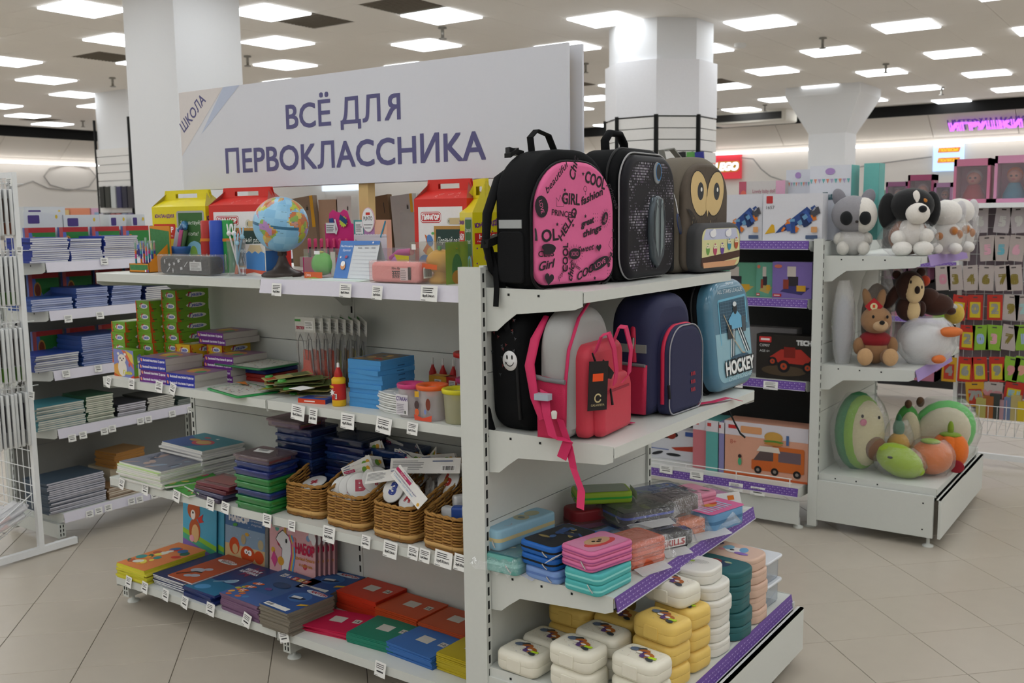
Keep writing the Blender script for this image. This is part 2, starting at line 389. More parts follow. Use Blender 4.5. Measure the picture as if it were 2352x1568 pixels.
# octagonal pillar
c0 = V((-4.98, 9.98)); t = thing('pillar', 'white octagonal pillar clad with slat boards and black corner rails', 'pillar', (c0.x, c0.y, 0)); q = M()
def octa(r, a0=R(22.5)): return [(r * math.cos(a0 + R(45) * k), r * math.sin(a0 + R(45) * k)) for k in range(8)]
f0 = fr((0, 0, 0), (1, 0, 0), (0, 1, 0)); q.prism(octa(.56), (V((0, 0, 2.8)), f0[1], f0[2], f0[3]), ZC - 2.8, PIL); ob('shaft', q, t)
q = M(); q.prism(octa(.605), (V((0, 0, 2.88)), f0[1], f0[2], f0[3]), .57, mat('e6e6ea', .45)); ob('cladding', q, t)
SLAT = mat('e4e2df', .5)
for k in range(8):
    a, b = octa(.6)[k], octa(.6)[(k + 1) % 8]; mid = V(((a[0] + b[0]) / 2, (a[1] + b[1]) / 2))
    if mid.dot(V((5.05, -10))) < 0: continue
    u = V((b[0] - a[0], b[1] - a[1], 0)); n_ = V((mid.x, mid.y, 0)).normalized()
    for i in range(19): q = M(); q.obox(V((a[0], a[1], .65 + i * .117)) - n_ * .03, u, n_ * .03, (0, 0, .108), SLAT); ob('slat_board', q, t)
    q = M(); q.box(a[0] - .018, a[1] - .018, .6, a[0] + .018, a[1] + .018, 2.89, BLACK); ob('corner_rail', q, t)
q = M(); q.prism(octa(.565), (V((0, 0, 0)), f0[1], f0[2], f0[3]), 2.88, mat('3a3836', .8)); ob('core', q, t)
# far right pillar with flared capital
t = thing('pillar', 'square white pillar with a flared capital near the back wall', 'pillar', (-5.2, 16.75, 0)); q = M()
sq = lambda h, z: [(-h, -h, z), (h, -h, z), (h, h, z), (-h, h, z)]
q.rings([sq(.3, 0), sq(.3, 3.13), sq(.6, 3.72), sq(.6, ZC)], PIL, False); ob('shaft', q, t)
t = thing('pillar', 'white pillar with slat boards in front of the left wall', 'pillar', (-14.1, 9.75, 0)); q = M(); q.box(-.42, -.42, 0, .42, .42, ZC, PIL); ob('shaft', q, t)
for i in range(12): q = M(); q.box(-.45, -.45, 1.5 + i * .125, .45, -.42, 1.615 + i * .125, SLAT); ob('slat_board', q, t)
for i in range(12): q = M(); q.box(.42, -.45, 1.5 + i * .125, .45, .45, 1.615 + i * .125, SLAT); ob('slat_board', q, t)
for x, y in ((-.46, -.46), (.44, -.46), (.44, .44)): q = M(); q.box(x, y, 1.4, x + .03, y + .03, 3.45, BLACK); ob('corner_rail', q, t)
# ceiling fittings
sp = M(); sp.lathe([(.03, 0), (.035, -.01), (.012, -.015), (.012, -.07), (.03, -.075), (.03, -.08)][::-1], mat('8d8a84', .4, m=.6), 10); spm = mesh(sp, 'sprinkler')
for p in ((1016, 62), (568, 128), (1890, 86), (258, 178), (2163, 200), (190, 277), (2035, 146), (1345, 145), (1757, 240)):
    o = ob('sprinkler', spm, None, tuple(aZ(p[0], p[1], ZC)), 0, 'small metal sprinkler head hanging from the ceiling', 'sprinkler', 'ceiling sprinklers'); o.scale = (1.4, 1.4, 1.6)
q = M(); q.lathe([(.05, -.05), (.07, -.03), (.07, 0)], WHITE, 14); ob('smoke_detector', q, None, tuple(aZ(1700, 100, ZC)), 0, 'small white smoke detector on the ceiling', 'detector')
p = aZ(1750, 262, ZC); t = thing('air_conditioner', 'beige ceiling air conditioner with a dark grille near the back wall', 'air conditioner', (p.x, 19.55, ZC)); q = M()
q.pillow(rrect(-.8, -.35, .8, .35, .06), fr((0, 0, 0), (1, 0, 0), (0, -1, 0)), .24, .05, mat('d8d2c6', .5), r0=0); ob('body', q, t)
q = M(); q.box(-.72, -.36, -.19, .72, -.345, -.05, mat('2a2826', .6)); g = ob('grille', q, t)
# ================================================================ shelving units
PURPLE = mat('6a4a9c', .4); PURL = mat('b9a6d6', .4); TAGW = mat('f1f1ee', .6, n=.01); INK = mat('2b2b2e', .7); BACKD = mat('3b3b3c', .7)
def loc_of(o, p):
    c, s = math.cos(-o.rotation_euler.z), math.sin(-o.rotation_euler.z); d = V(p) - V(o.location); return V((c * d.x - s * d.y, s * d.x + c * d.y, d.z))
def rect_slots(m, x0, x1, y, z0, z1, pitch=.05, h=.03, w=.009):
    z = z0
    while z < z1: m.box((x0 + x1) / 2 - w / 2, y - .0012, z, (x0 + x1) / 2 + w / 2, y + .002, z + h, SLOT); z += pitch
def bracket(depth, h0=.15, h1=.05): return [(0, 0), (0, -h0), (-.05, -h0 * .97), (-.085, -h0 * .78), (-.13, -h1 - .035), (-depth + .03, -h1 - .012), (-depth, -h1), (-depth, 0)]
def unit(name, label, loc, rz, bays, H, shelves, seams, pc=None, foot=None, base=None, yback=.06, backz=0, postw=.03, posty=(0, .06)):
    t = thing(name, label, 'shelf unit', loc, rz); xs = [0]
    for b in bays: xs.append(xs[-1] + b)
    for i, x in enumerate(xs):
        m = M(); x0, x1 = (x - postw, x) if i == 0 else ((x, x + postw) if i == len(xs) - 1 else (x - postw / 2, x + postw / 2))
        m.box(x0, posty[0], .02, x1, posty[1], H, SHELF); u = ob('upright', m, t); m = M(); rect_slots(m, x0, x1, posty[0], .1, H - .03); ob('slots', m, u, kind='stuff')
    for i in range(len(bays)):
        for a, b in zip(seams[:-1], seams[1:]):
            m = M(); m.box(xs[i] + .002, .004, a + .0015, xs[i + 1] - .002, .02, b - .0015, pc or SHELF); ob('back_panel', m, t)
    out = {}
    for key, z, depth, bi, rail in shelves:
        for i in bi:
            x0, x1 = xs[i] + .004, xs[i + 1] - .004
            if rail == 'base': x0 -= .02; x1 += .02
            m = M(); m.box(x0, -depth, z - .003, x1, 0, z, SHELF); m.box(x0 + .003, -depth, z - .036, x1 - .003, -depth + .0025, z - .003, SHELF)
            m.box(x0 + .003, -depth + .0025, z - .036, x1 - .003, -depth + .02, z - .034, SHELF)
            sh = ob('shelf', m, t); out[(key, i)] = sh
            for e, xx in enumerate((x0 - .0015, x1 - .0005)):
                m = M(); m.prism(bracket(depth - .003, .05 if rail == 'base' else .15), (V((xx, 0, z + .003)), V((0, 1, 0)), V((0, 0, 1)), V((1, 0, 0))), .002, SHELF)
                if e == 0:
                    for yy in (-.1, -.22, -.34):
                        if -yy < depth - .05: m.box(xx - .0012, yy - .004, z - .022, xx, yy + .004, z - .014, SLOT)
                ob('bracket', m, t)
            if rail in ('plastic', 'purple', 'base'):
                m = M(); yf = -depth - .003; hh = .052 if rail != 'purple' else .045
                if rail == 'plastic': m.add([(x0, yf, z + .004), (x1, yf, z + .004), (x1, yf - .012, z - hh), (x0, yf - .012, z - hh), (x0, yf + .002, z + .004), (x1, yf + .002, z + .004), (x1, yf - .009, z - hh), (x0, yf - .009, z - hh)],
                                           [(3, 2, 1, 0), (4, 5, 6, 7), (0, 1, 5, 4), (2, 3, 7, 6)], PLAST)
                else:
                    m.add([(x0, yf, z + .002), (x1, yf, z + .002), (x1, yf - .01, z - hh), (x0, yf - .01, z - hh), (x0, yf + .002, z + .002), (x1, yf + .002, z + .002), (x1, yf - .008, z - hh), (x0, yf - .008, z - hh)],
                          [(3, 2, 1, 0), (4, 5, 6, 7), (0, 1, 5, 4), (2, 3, 7, 6)], PURPLE)
                    f = fr((x0, yf - .01, z - hh), (1, 0, 0), (0, .01, hh + .002)); p = PR(m, f); k = 0
                    for r_ in range(3):
                        xx = .01 + (.014 if r_ % 2 else 0)
                        while xx < x1 - x0 - .02:
                            p.k = .0006; p.rect(xx, .008 + r_ * .014, xx + .006, .013 + r_ * .014, PURL); p.k = .0006; p.rect(xx + .009, .0095 + r_ * .014, xx + .019, .0107 + r_ * .014, PURL); xx += .029
                    m.box(x0, yf - .0125, z - hh - .003, x1, yf - .006, z - hh, PLAST)
                ob('price_rail', m, sh)
    if foot:
        for x in xs:
            m = M(); m.box(x - .022, -foot + .02, .035, x + .022, 0, .118, SHELF)
            for dx in (-.009, .009):
                for zz in (.045, .07, .095): m.box(x + dx - .003, -foot + .0185, zz, x + dx + .003, -foot + .022, zz + .017, SLOT)
            f_ = ob('base_leg', m, t); m = M(); m.lathe([(.008, .036), (.008, .012), (.028, .008), (.03, 0)][::-1], SHELF, 16, (x, -foot + .06, 0)); ob('foot', m, f_)
    if base:   # closed plinth: side plates and kick panel
        z1, dep = base; L = xs[-1]
        m = M(); m.box(-.025, -dep, .06, -.005, posty[1] - .004, z1, SHELF)
        for a, b in ((-dep + .05, z1 - .05), (-dep + .05, .1), (.02, .1), (.02, z1 - .05)): m.box(-.0262, a, b, -.024, a + .008, b + .008, SLOT)
        ob('side_plate', m, t); m = M(); m.box(L + .005, -dep, .06, L + .025, posty[1] - .004, z1, SHELF); ob('side_plate', m, t)
        m = M(); m.box(-.02, -dep - .04, .06, L + .02, -dep - .025, z1 - .015, SHELF); m.box(-.02, -dep - .04, z1 - .02, L + .02, -dep - .015, z1 - .015, SHELF); ob('kick_panel', m, t)
        m = M(); m.box(0, -dep + .01, z1 - .05, L, -dep + .02, z1 - .01, BLACK); ob('plinth_gap_shade', m, t)  # black strip painted as the shade in the gap above the kick panel
        for x in (.02, L - .02):
            for y in (-dep + .03, .05): m = M(); m.lathe([(.03, 0), (.03, .006), (.01, .014), (.009, .065)], SHELF, 14, (x, y, 0)); ob('foot', m, t)
    return t, out
_tagn = [0]
def price_tag(sh, t, p, w, h, s=None, tilt=0, front=-.006, col=None, lean=.18):
    """paper tag hung on a shelf lip; p = world point of its centre"""
    _tagn[0] += 1; q = loc_of(t, p); m = M(); u = V((math.cos(tilt), 0, math.sin(tilt))); v = V((-math.sin(tilt), lean * .6, math.cos(tilt))).normalized(); n = u.cross(v)
    o = q - u * w / 2 - v * h / 2; m.obox(o, u * w, v * h, -n * .0006, col or TAGW); f = (o, u, v, n); pr = PR(m, f, .0003)
    pr.bars(w * .12, h * .55, w * .9, h * .93, 3, INK, _tagn[0], .35)
    if s: pr.text(s, w * .5, h * .28, h * .15, INK, w * .72, al='c', bold=.02)
    else: pr.rect(w * .2, h * .3, w * .8, h * .4, INK)
    pr.bars(w * .05, h * .05, w * .4, h * .16, 1, mat('777777'), _tagn[0] + 9, .35)
    return ob('price_tag', m, sh)
# ---- stationery gondola (facing the camera's left)
G1, G1S = unit('shelf_gondola', 'long light grey gondola shelf unit stacked with school stationery', (-4.26, 3.19, 0), 0, [1.15, 1.05], 1.66,
    [('S1', 1.63, .51, [0], None), ('S1', 1.63, .51, [1], 'plastic'), ('S2', 1.138, .51, [0, 1], None), ('S3', .65, .51, [0, 1], None), ('S4', .155, .51, [0, 1], None)],
    [.14, .53, .915, 1.305, 1.625], foot=.48)
# rear half of the same gondola (top board and far side)
m = M(); m.box(0, .06, 1.627, 2.19, .58, 1.63, SHELF); m.box(0, .577, 1.59, 2.19, .58, 1.63, SHELF); ob('rear_shelf', m, G1)
m = M(); m.box(0, .045, .1, 2.19, .06, 1.62, SHELF); ob('rear_panel', m, G1)
YT = 2.668
def tags(S_, t, plane, lst, rows):
    for e in lst:
        x, y, w_, h_ = e[:4]; s = e[4] if len(e) > 4 else None; tl = e[5] if len(e) > 5 else 0; p = plane(x, y); i = rows(p); price_tag(S_[i], t, p, w_, h_, s, tl)
g1i = lambda k: (lambda p: (k, 0 if p.x < -3.11 else 1))
pl1 = lambda x, y: aY(x, y, YT)
tags(G1S, G1, lambda x, y: aY(x, y, YT - .012), [(635, 665, .055, .05, '47руб.38коп.'), (793, 667, .06, .052, '8руб.54коп.', -.03), (866, 672, .05, .05, '2руб.42коп.', -.04), (985, 674, .075, .055, '8руб.54коп.', -.02)], g1i('S1'))
tags(G1S, G1, pl1, [(249, 877, .035, .05, None, -.25), (302, 881, .042, .05), (365, 888, .05, .05, '3руб.89коп.', -.1), (396, 893, .042, .05, None, -.3), (684, 947, .075, .06, '8руб.36коп.', -.08), (719, 955, .045, .06, '6руб.12коп.', -.05),
    (798, 967, .07, .06, '4руб.95коп.', -.03), (881, 977, .075, .06, '4руб.95коп.', -.1), (947, 984, .05, .045, '3руб.27коп.', -.06)], g1i('S2'))
tags(G1S, G1, pl1, [(279, 1111, .04, .05, None, -.2), (333, 1124, .045, .05, None, -.12), (405, 1139, .048, .052, None, -.2), (483, 1157, .05, .055, None, -.1), (517, 1166, .05, .05, None, -.12), (613, 1195, .05, .055, None, -.05), (670, 1207, .04, .045, None),
    (755, 1227, .065, .065, '4руб.45коп.', -.05), (840, 1244, .045, .05, '5руб.75коп.', -.06), (896, 1262, .068, .062, '8руб.15коп.', -.07), (948, 1269, .05, .05, '3руб.20коп.', -.08), (975, 1276, .05, .05, '5руб.70коп.', -.08), (1018, 1284, .08, .06, '1руб.92коп.', -.06), (1058, 1292, .06, .06, '2руб.47коп.', -.06)], g1i('S3'))
tags(G1S, G1, pl1, [(295, 1336, .045, .055, None, -.15), (332, 1349, .045, .055, None, -.15), (380, 1366, .045, .055, None, -.15), (424, 1383, .045, .055, None, -.2), (483, 1399, .055, .058, None, -.1), (566, 1424, .05, .06, None, -.3), (652, 1462, .06, .05, None, .35), (873, 1537, .055, .06, None, -.08)], g1i('S4'))
# ---- school bag end cap
G2, G2S = unit('shelf_end_cap', 'light grey end-of-aisle shelf unit holding the school backpacks', (-2.0, 2.69, 0), R(90), [1.2], 1.70,
    [('E1', 1.628, .39, [0], None), ('E2', 1.137, .5, [0], None), ('E3', .64, .5, [0], 'purple'), ('E4', .285, .665, [0], 'base')],
    [.28, .545, .806, 1.07, 1.335, 1.6, 1.69], base=(.255, .68), posty=(-.008, .088))
m = M(); m.box(0, .0, 1.69, 1.2, .02, 1.705, SHELF); ob('top_cap', m, G2)
# ---- second gondola: toy boxes on its long side, plush end cap
G3, G3S = unit('shelf_gondola', 'second gondola shelf unit with dark back holding boxed toys', (-3.3, 6.16, 0), 0, [1.42], 1.74,
    [('T1', 1.70, .47, [0], 'purple'), ('T2', 1.36, .47, [0], 'purple'), ('T3', .87, .47, [0], 'purple'), ('T4', .25, .56, [0], 'purple')], [.14, .5, .9, 1.3, 1.69], pc=BACKD)
m = M(); m.box(-.0, -.55, .03, 1.42, -.54, .17, SHELF); ob('kick_panel', m, G3)
for x in (.02, 1.4): m = M(); m.lathe([(.03, 0), (.03, .008), (.012, .016), (.01, .06)], SHELF, 14, (x, -.5, 0)); ob('foot', m, G3)
m = M(); m.tube([(0, -.545, .3), (1.37, -.545, .3)], .003, WHITE, 6); m.tube([(0, -.545, .275), (1.37, -.545, .275)], .003, WHITE, 6)
for i in range(5): m.tube([(.02 + i * .335, -.545, .25), (.02 + i * .335, -.545, .3)], .003, WHITE, 6)
ob('wire_guard', m, G3)
for k, z, y_, L_ in (('T2', 1.335, -.482, [(1695, 690)]), ('T3', .845, -.482, [(1770, 885), (1690, 880)]), ('T4', .225, -.572, [(1690, 1118), (1740, 1128), (1600, 1092), (1530, 1078)])):
    for x, yy in L_: price_tag(G3S[(k, 0)], G3, aY(x, yy, 6.16 + y_), .09, .05, None)
G4, G4S = unit('shelf_end_cap', 'light grey end-of-aisle shelf unit holding the plush toys', (-1.80, 5.70, 0), R(90), [1.2], 1.715,
    [('P1', 1.615, .53, [0], None), ('P2', .985, .52, [0], None), ('P3', .335, .66, [0], 'base0')], [.33, .7, 1.1, 1.5, 1.7], base=(.30, .65), posty=(-.004, .05))
for k, z, d_, a, b in (('P1', 1.615, .53, .15, 1.19), ('P2', .985, .52, .0, .9)):
    m = M(); m.add([(a, -d_ - .004, z + .005), (b, -d_ - .004, z + .005), (b, -d_ - .02, z - .055), (a, -d_ - .02, z - .055), (a, -d_ - .001, z + .005), (b, -d_ - .001, z + .005), (b, -d_ - .017, z - .055), (a, -d_ - .017, z - .055)], [(3, 2, 1, 0), (4, 5, 6, 7), (0, 1, 5, 4), (2, 3, 7, 6), (1, 2, 6, 5), (3, 0, 4, 7)], mat('a48cc8', .35)); ob('price_rail', m, G4S[(k, 0)])
# ---- notebook unit on the left
G5, G5S = unit('shelf_gondola', 'grey gondola shelf unit filled with stacks of exercise notebooks', (-5.86, 3.07, 0), R(90), [1.25, 1.25], 1.7,
    [('N1', 1.64, .49, [0, 1], 'plastic'), ('N2', 1.365, .49, [0, 1], 'plastic'), ('N3', 1.02, .49, [0, 1], 'plastic'), ('N4', .68, .49, [0, 1], 'plastic'), ('N5', .18, .49, [0, 1], 'plastic')], [.14, .5, .9, 1.3, 1.69], pc=mat('8d8d8a', .6), foot=.49)
nt_ = lambda X: (lambda x, y: aX(x, y, X))
n5i = lambda k: (lambda p: (k, 0 if p.y < 4.32 else 1))
for k, L_ in (('N1', [(240, 600)]), ('N2', [(157, 732), (230, 724)]), ('N3', [(152, 858), (226, 846)]), ('N4', [(166, 1006), (191, 999), (240, 990), (258, 984), (323, 967), (341, 963), (396, 950), (438, 940)]), ('N5', [(206, 1180), (227, 1173), (249, 1166), (302, 1151), (321, 1147), (355, 1137), (372, 1133)])):
    tags(G5S, G5, nt_(-5.352), [(x, y, .048, .042) for x, y in L_], n5i(k))
# ---- white wire rack (left edge)
WR = thing('wire_rack', 'white wire grid rack with hanging blister packs at the left edge', 'display rack', (-5.29, 2.89, 0)); WIRE = mat('e9ebec', .35)
m = M(); m.box(-.03, -.014, .05, 0, .014, 2.14, WIRE); ob('upright', m, WR)
m = M(); m.box(-.03, -.60, .012, 0, .215, .05, WIRE); m.box(-.031, .2145, .014, .001, .217, .05, BLACK); ob('foot_bar', m, WR)
m = M(); m.box(-1.1, -.01, 2.11, -.03, .01, 2.14, WIRE); ob('top_bar', m, WR)
for i in range(17): m = M(); m.tube([(-.075 - i * .06, 0, .26), (-.075 - i * .06, 0, 2.11)], .0025, WIRE, 6); ob('grid_wire', m, WR)
for i in range(19): m = M(); m.tube([(-1.1, -.003, .3 + i * .1), (-.03, -.003, .3 + i * .1)], .0025, WIRE, 6); ob('grid_wire', m, WR)
bk = M(); B0 = [(-.04, -.02, .34), (-.04, -.36, .12)]
for x in [-.05 - .09 * i for i in range(12)]: bk.tube([(x, -.02, .26), (x, -.34, .08), (x, -.34, .16)], .0025, WIRE, 6)
for y, z in ((-.34, .16), (-.34, .08), (-.18, .17), (-.02, .26), (-.02, .36)): bk.tube([(-1.1, y, z), (-.03, y, z)], .003, WIRE, 6)
bk.tube([(-.03, -.02, .36), (-.03, -.34, .16), (-.03, -.34, .08), (-.03, -.02, .26)], .003, WIRE, 6); ob('wire_basket', bk, WR)
for x, y in ((20, 418), (45, 575), (72, 908)): price_tag(WR, WR, aY(x, y, 2.87), .06, .045, None, 0)
# ---- wire rack with cake candles (right edge)
PK = thing('wire_rack', 'white wire grid rack hung with number candles at the right edge', 'display rack', (-.9, 8.25, 0))
for x in (-.66, .6): m = M(); m.box(x, -.015, .03, x + .03, .015, 1.93, WIRE); ob('upright', m, PK); m = M(); m.box(x, -.42, .015, x + .03, .3, .05, WIRE); m.box(x - .001, -.425, .016, x + .031, -.415, .049, BLACK); ob('foot_bar', m, PK)
m = M(); m.box(-.66, -.44, .05, .6, -.41, .09, WIRE); ob('front_bar', m, PK)
m = M(); m.box(-.7, -.3, 1.88, .65, .2, 1.915, WIRE); ob('top_shelf', m, PK)
for i in range(19): m = M(); m.tube([(-.6 + i * .065, 0, .3), (-.6 + i * .065, 0, 1.88)], .0025, WIRE, 5); ob('grid_wire', m, PK)
for i in range(16): m = M(); m.tube([(-.63, -.003, .33 + i * .1), (.6, -.003, .33 + i * .1)], .0025, WIRE, 5); ob('grid_wire', m, PK)
bk = M()
for i in range(20): bk.tube([(-.6 + i * .061, -.02, .28), (-.6 + i * .061, -.3, .2), (-.6 + i * .061, -.31, .42)], .002, WIRE, 5)
for y, z in ((-.31, .42), (-.3, .2), (-.31, .31), (-.02, .44)): bk.tube([(-.62, y, z), (.58, y, z)], .003, WIRE, 5)
ob('wire_basket', bk, PK)
m = M(); m.box(-.63, .015, .3, .6, .02, 1.88, mat('8d7f88', .7)); ob('rear_panel', m, PK)
# ================================================================ big sign
t = thing('shop_sign', 'large white board reading ВСЁ ДЛЯ ПЕРВОКЛАССНИКА above the stationery shelves', 'sign', (-4.26, 3.2, 2.02)); SGN = mat('d9dbe3', .45, n=.01); SINK = mat('5c5a86', .5)
m = M(); m.box(0, 0, 0, 2.285, .012, .482, SGN); m.box(0, 0, -.0, 2.285, .012, .0, SGN); f = fr((0, 0, 0), (1, 0, 0), (0, 0, 1)); p = PR(m, f)
p.poly([(0, .17), (.34, .482), (0, .482)], mat('dcd6d4', .45)); p.poly([(.34, .482), (.46, .482), (.16, .27)], mat('bcc6dc', .45))
p.text('ВСЁ ДЛЯ', .77, .26, .104, SINK, .69, bold=.014); p.text('ПЕРВОКЛАССНИКА', .335, .075, .108, SINK, 1.565, bold=.014)
p.text('ШКОЛА', .028, .285, .052, SINK, .23, rot=R(38), bold=.01); ob('front_board', m, t)
m = M(); m.box(.05, .06, .0, 2.31, .072, .482, SGN); ob('rear_board', m, t)
m = M(); m.box(1.195, .014, -.39, 1.25, .058, .45, mat('d2b57c', .6, n=.12, bs=14)); ob('wooden_post', m, t)
m = M(); m.box(2.2, .014, -.35, 2.25, .058, .45, mat('d2b57c', .6, n=.12, bs=14)); ob('wooden_post', m, t)
# ================================================================ top shelf
ZT = 1.63
def XW(l, r, Y, y=625): a, b = aY(l, y, Y).x, aY(r, y, Y).x; return (a + b) / 2, b - a
def ZY(x, y, Y): return aY(x, y, Y).z
def carry_box(label, loc, rz, w_, d, h, gh, c, lite, art):
    t = thing('carry_box', label, 'box', loc, rz); CB = mat(c, .32, n=.02)
    m = M(); m.cbox(0, 0, 0, w_, d, h, CB); art(m, w_, d, h); ob('body', m, t)
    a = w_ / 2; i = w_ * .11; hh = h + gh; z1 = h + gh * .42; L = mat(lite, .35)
    m = M()
    for s in (-1, 1):  # sloping roof panels + upright handle panel with a hole
        y0 = s * d / 2; y1 = s * .006
        m.add([(-a, y0, h), (a, y0, h), (a - i * .6, y1, z1), (-a + i * .6, y1, z1)], [(0, 1, 2, 3)], CB)
        hx, hz0, hz1 = w_ * .2, z1 + gh * .1, z1 + gh * .36; ys = y1 + s * .001
        for q in ([(-a + i * .6, z1), (a - i * .6, z1), (hx, hz0), (-hx, hz0)], [(a - i * .6, z1), (a - i * .9, hh), (hx, hz1), (hx, hz0)], [(a - i * .9, hh), (-a + i * .9, hh), (-hx, hz1), (hx, hz1)], [(-a + i * .9, hh), (-a + i * .6, z1), (-hx, hz0), (-hx, hz1)]):
            m.add([(x, ys, z) for x, z in q], [(0, 1, 2, 3)], CB)
    if c[:1] in 'd' or c.startswith('c'):
        rd = random.Random(3); pr = PR(m, fr((-a, -d / 2, h), (1, 0, 0), (0, d / 2, gh * .42))); W_ = mat('f3b9b4', .5)
        for k in range(16):
            x, y = rd.uniform(.12, .88) * w_, rd.uniform(.1, .9) * math.hypot(d / 2, gh * .42); q = rd.random()
            if q < .35: pr.arc(x, y, .007, .01, 0, 330, .0012, W_, 8)
            elif q < .7: pr.line([(x, y), (x + .018, y + .01), (x + .015, y + .016), (x - .003, y + .006)], .0012, W_, True)
            else: pr.line([(x, y), (x + .008, y + .02), (x + .016, y), (x + .002, y + .013)], .0012, W_)
    ob('handle', m, t)
    m = M()
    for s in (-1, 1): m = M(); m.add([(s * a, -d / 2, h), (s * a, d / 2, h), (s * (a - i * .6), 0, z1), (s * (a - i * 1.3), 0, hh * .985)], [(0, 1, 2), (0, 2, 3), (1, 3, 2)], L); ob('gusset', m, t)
    return t
def art_yellow(m, w_, d, h):
    p = PR(m, face(w_, d, h, 'f')); PUR = mat('7a3a8c'); p.text('ЮНЛАНДИЯ', w_ * .06, h * .83, h * .05, PUR, w_ * .36, bold=.03)
    p.rr(w_ * .47, h * .22, w_ * .97, h * .93, .012, mat('a9adb0')); p.rect(w_ * .5, h * .26, w_ * .94, h * .9, mat('3f6b3a', .7)); p.text('Здравствуй,', w_ * .53, h * .72, h * .055, 'e6ece4', w_ * .37, shear=.25); p.text('школа!', w_ * .6, h * .55, h * .06, 'e6ece4', w_ * .26, shear=.25)
    p.rr(w_ * .03, h * .5, w_ * .44, h * .73, .006, mat('cc2f24')); p.text('НАБОР', w_ * .06, h * .6, h * .085, 'ffffff', w_ * .34, bold=.02); p.text('первоклассника', w_ * .07, h * .535, h * .025, 'ffffff', w_ * .32)
    p.ell(w_ * .78, h * .24, w_ * .17, w_ * .17, mat('7fb7cf')); p.ell(w_ * .76, h * .26, w_ * .07, w_ * .1, mat('7aa34a')); p.ell(w_ * .84, h * .18, w_ * .05, w_ * .06, mat('c9a24a')); p.arc(w_ * .78, h * .24, w_ * .2, w_ * .2, -80, 60, .008, mat('c98a2a'))
    p.ell(w_ * .2, h * .3, w_ * .12, w_ * .1, mat('e8b73a')); p.ell(w_ * .2, h * .2, w_ * .14, w_ * .08, mat('d99c2a')); p.text('17', w_ * .12, h * .05, h * .06, PUR)
    p = PR(m, face(w_, d, h, 'r')); p.text('ЮНЛАНДИЯ', d * .08, h * .78, h * .06, PUR, d * .84, rot=.12, bold=.04); p.rect(d * .06, h * .55, d * .94, h * .71, 'cc2f24', .03); p.text('НАБОР', d * .2, h * .62, h * .065, 'ffffff', d * .62, bold=.02); p.text('первоклассника', d * .14, h * .575, h * .022, 'ffffff', d * .72)
    p.ell(d * .5, h * .36, d * .16, d * .17, mat('7d5aa8')); p.ell(d * .46, h * .38, d * .06, d * .06, 'ffffff'); p.ell(d * .57, h * .38, d * .05, d * .05, 'ffffff'); p.ell(d * .46, h * .38, d * .025, d * .03, '222222'); p.ell(d * .56, h * .38, d * .02, d * .03, '222222'); p.ell(d * .45, h * .47, d * .14, d * .04, 'ffffff', .2)
    p.ell(d * .72, h * .1, d * .13, d * .13, PUR); p.ell(d * .72, h * .1, d * .24, d * .025, mat('5d2a70'), .35)
    rd = random.Random(5)
    for k in range(9): p.ell(rd.uniform(.1, .9) * d, rd.uniform(.08, .95) * h, .003, .003, PUR)
def art_red(m, w_, d, h):
    p = PR(m, face(w_, d, h, 'f')); p.rect(w_ * .08, h * .05, w_ * .92, h * .9, 'eceaea'); p.rr(w_ * .12, h * .7, w_ * .52, h * .84, .014, mat('c4282c')); p.rr(w_ * .127, h * .71, w_ * .513, h * .83, .012, 'f4f0f0'); p.rr(w_ * .14, h * .72, w_ * .5, h * .82, .01, mat('c4282c')); p.text('ПИФАГОР', w_ * .16, h * .74, h * .06, 'ffffff', w_ * .32, bold=.04)
    p.rect(w_ * .38, h * .08, w_ * .9, h * .66, mat('b98c4a')); p.rect(w_ * .42, h * .1, w_ * .88, h * .62, mat('2f4540', .7)); p.text('Первый раз', w_ * .44, h * .45, h * .07, 'e8efe9', w_ * .42, shear=.3); p.text('в первый класс!', w_ * .44, h * .3, h * .065, 'e8efe9', w_ * .43, shear=.3)
    p.ell(w_ * .68, h * .72, w_ * .05, w_ * .05, mat('cfcdbf')); p.ell(w_ * .68, h * .72, w_ * .025, w_ * .025, mat('8a8878')); p.rect(w_ * .68, h * .68, w_ * .86, h * .76, mat('cdb98c'))
    p.poly([(w_ * .16, h * .35), (w_ * .22, h * .3), (w_ * .32, h * .36), (w_ * .3, h * .5), (w_ * .2, h * .56), (w_ * .24, h * .44)], mat('d06a2c')); p.ell(w_ * .3, h * .48, w_ * .06, w_ * .09, mat('5b88c4'), .3); p.ell(w_ * .3, h * .3, w_ * .07, w_ * .11, mat('e2b23c')); p.ell(w_ * .2, h * .2, w_ * .12, w_ * .12, mat('5f87c8')); p.ell(w_ * .36, h * .57, w_ * .03, w_ * .02, mat('5fae68'))
    p = PR(m, face(w_, d, h, 'r')); p.rr(d * .1, h * .74, d * .7, h * .84, .008, 'f0ecec'); p.text('ПИФАГОР', d * .14, h * .76, h * .05, 'c4282c', d * .5, bold=.03); p.bars(d * .15, h * .6, d * .8, h * .7, 3, 'f0c6c4', 3)
def cb_place(label, l, r, Y, ytop_body, ytop, depth, c, lite, art):
    x, w_ = XW(l, r, Y); h = ZY((l + r) / 2, ytop_body, Y) - ZT; g = ZY((l + r) / 2, ytop, Y + depth / 2) - ZT - h
    return carry_box(label, (x, Y + depth / 2, ZT), 0, w_, depth, h, g, c, lite, art)
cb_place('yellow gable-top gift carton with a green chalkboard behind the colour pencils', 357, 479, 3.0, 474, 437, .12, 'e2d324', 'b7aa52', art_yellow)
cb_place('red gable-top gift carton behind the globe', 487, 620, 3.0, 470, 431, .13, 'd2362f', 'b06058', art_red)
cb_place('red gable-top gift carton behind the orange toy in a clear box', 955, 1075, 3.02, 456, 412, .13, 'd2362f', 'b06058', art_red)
YB = aY(1078, 612, 2.95)
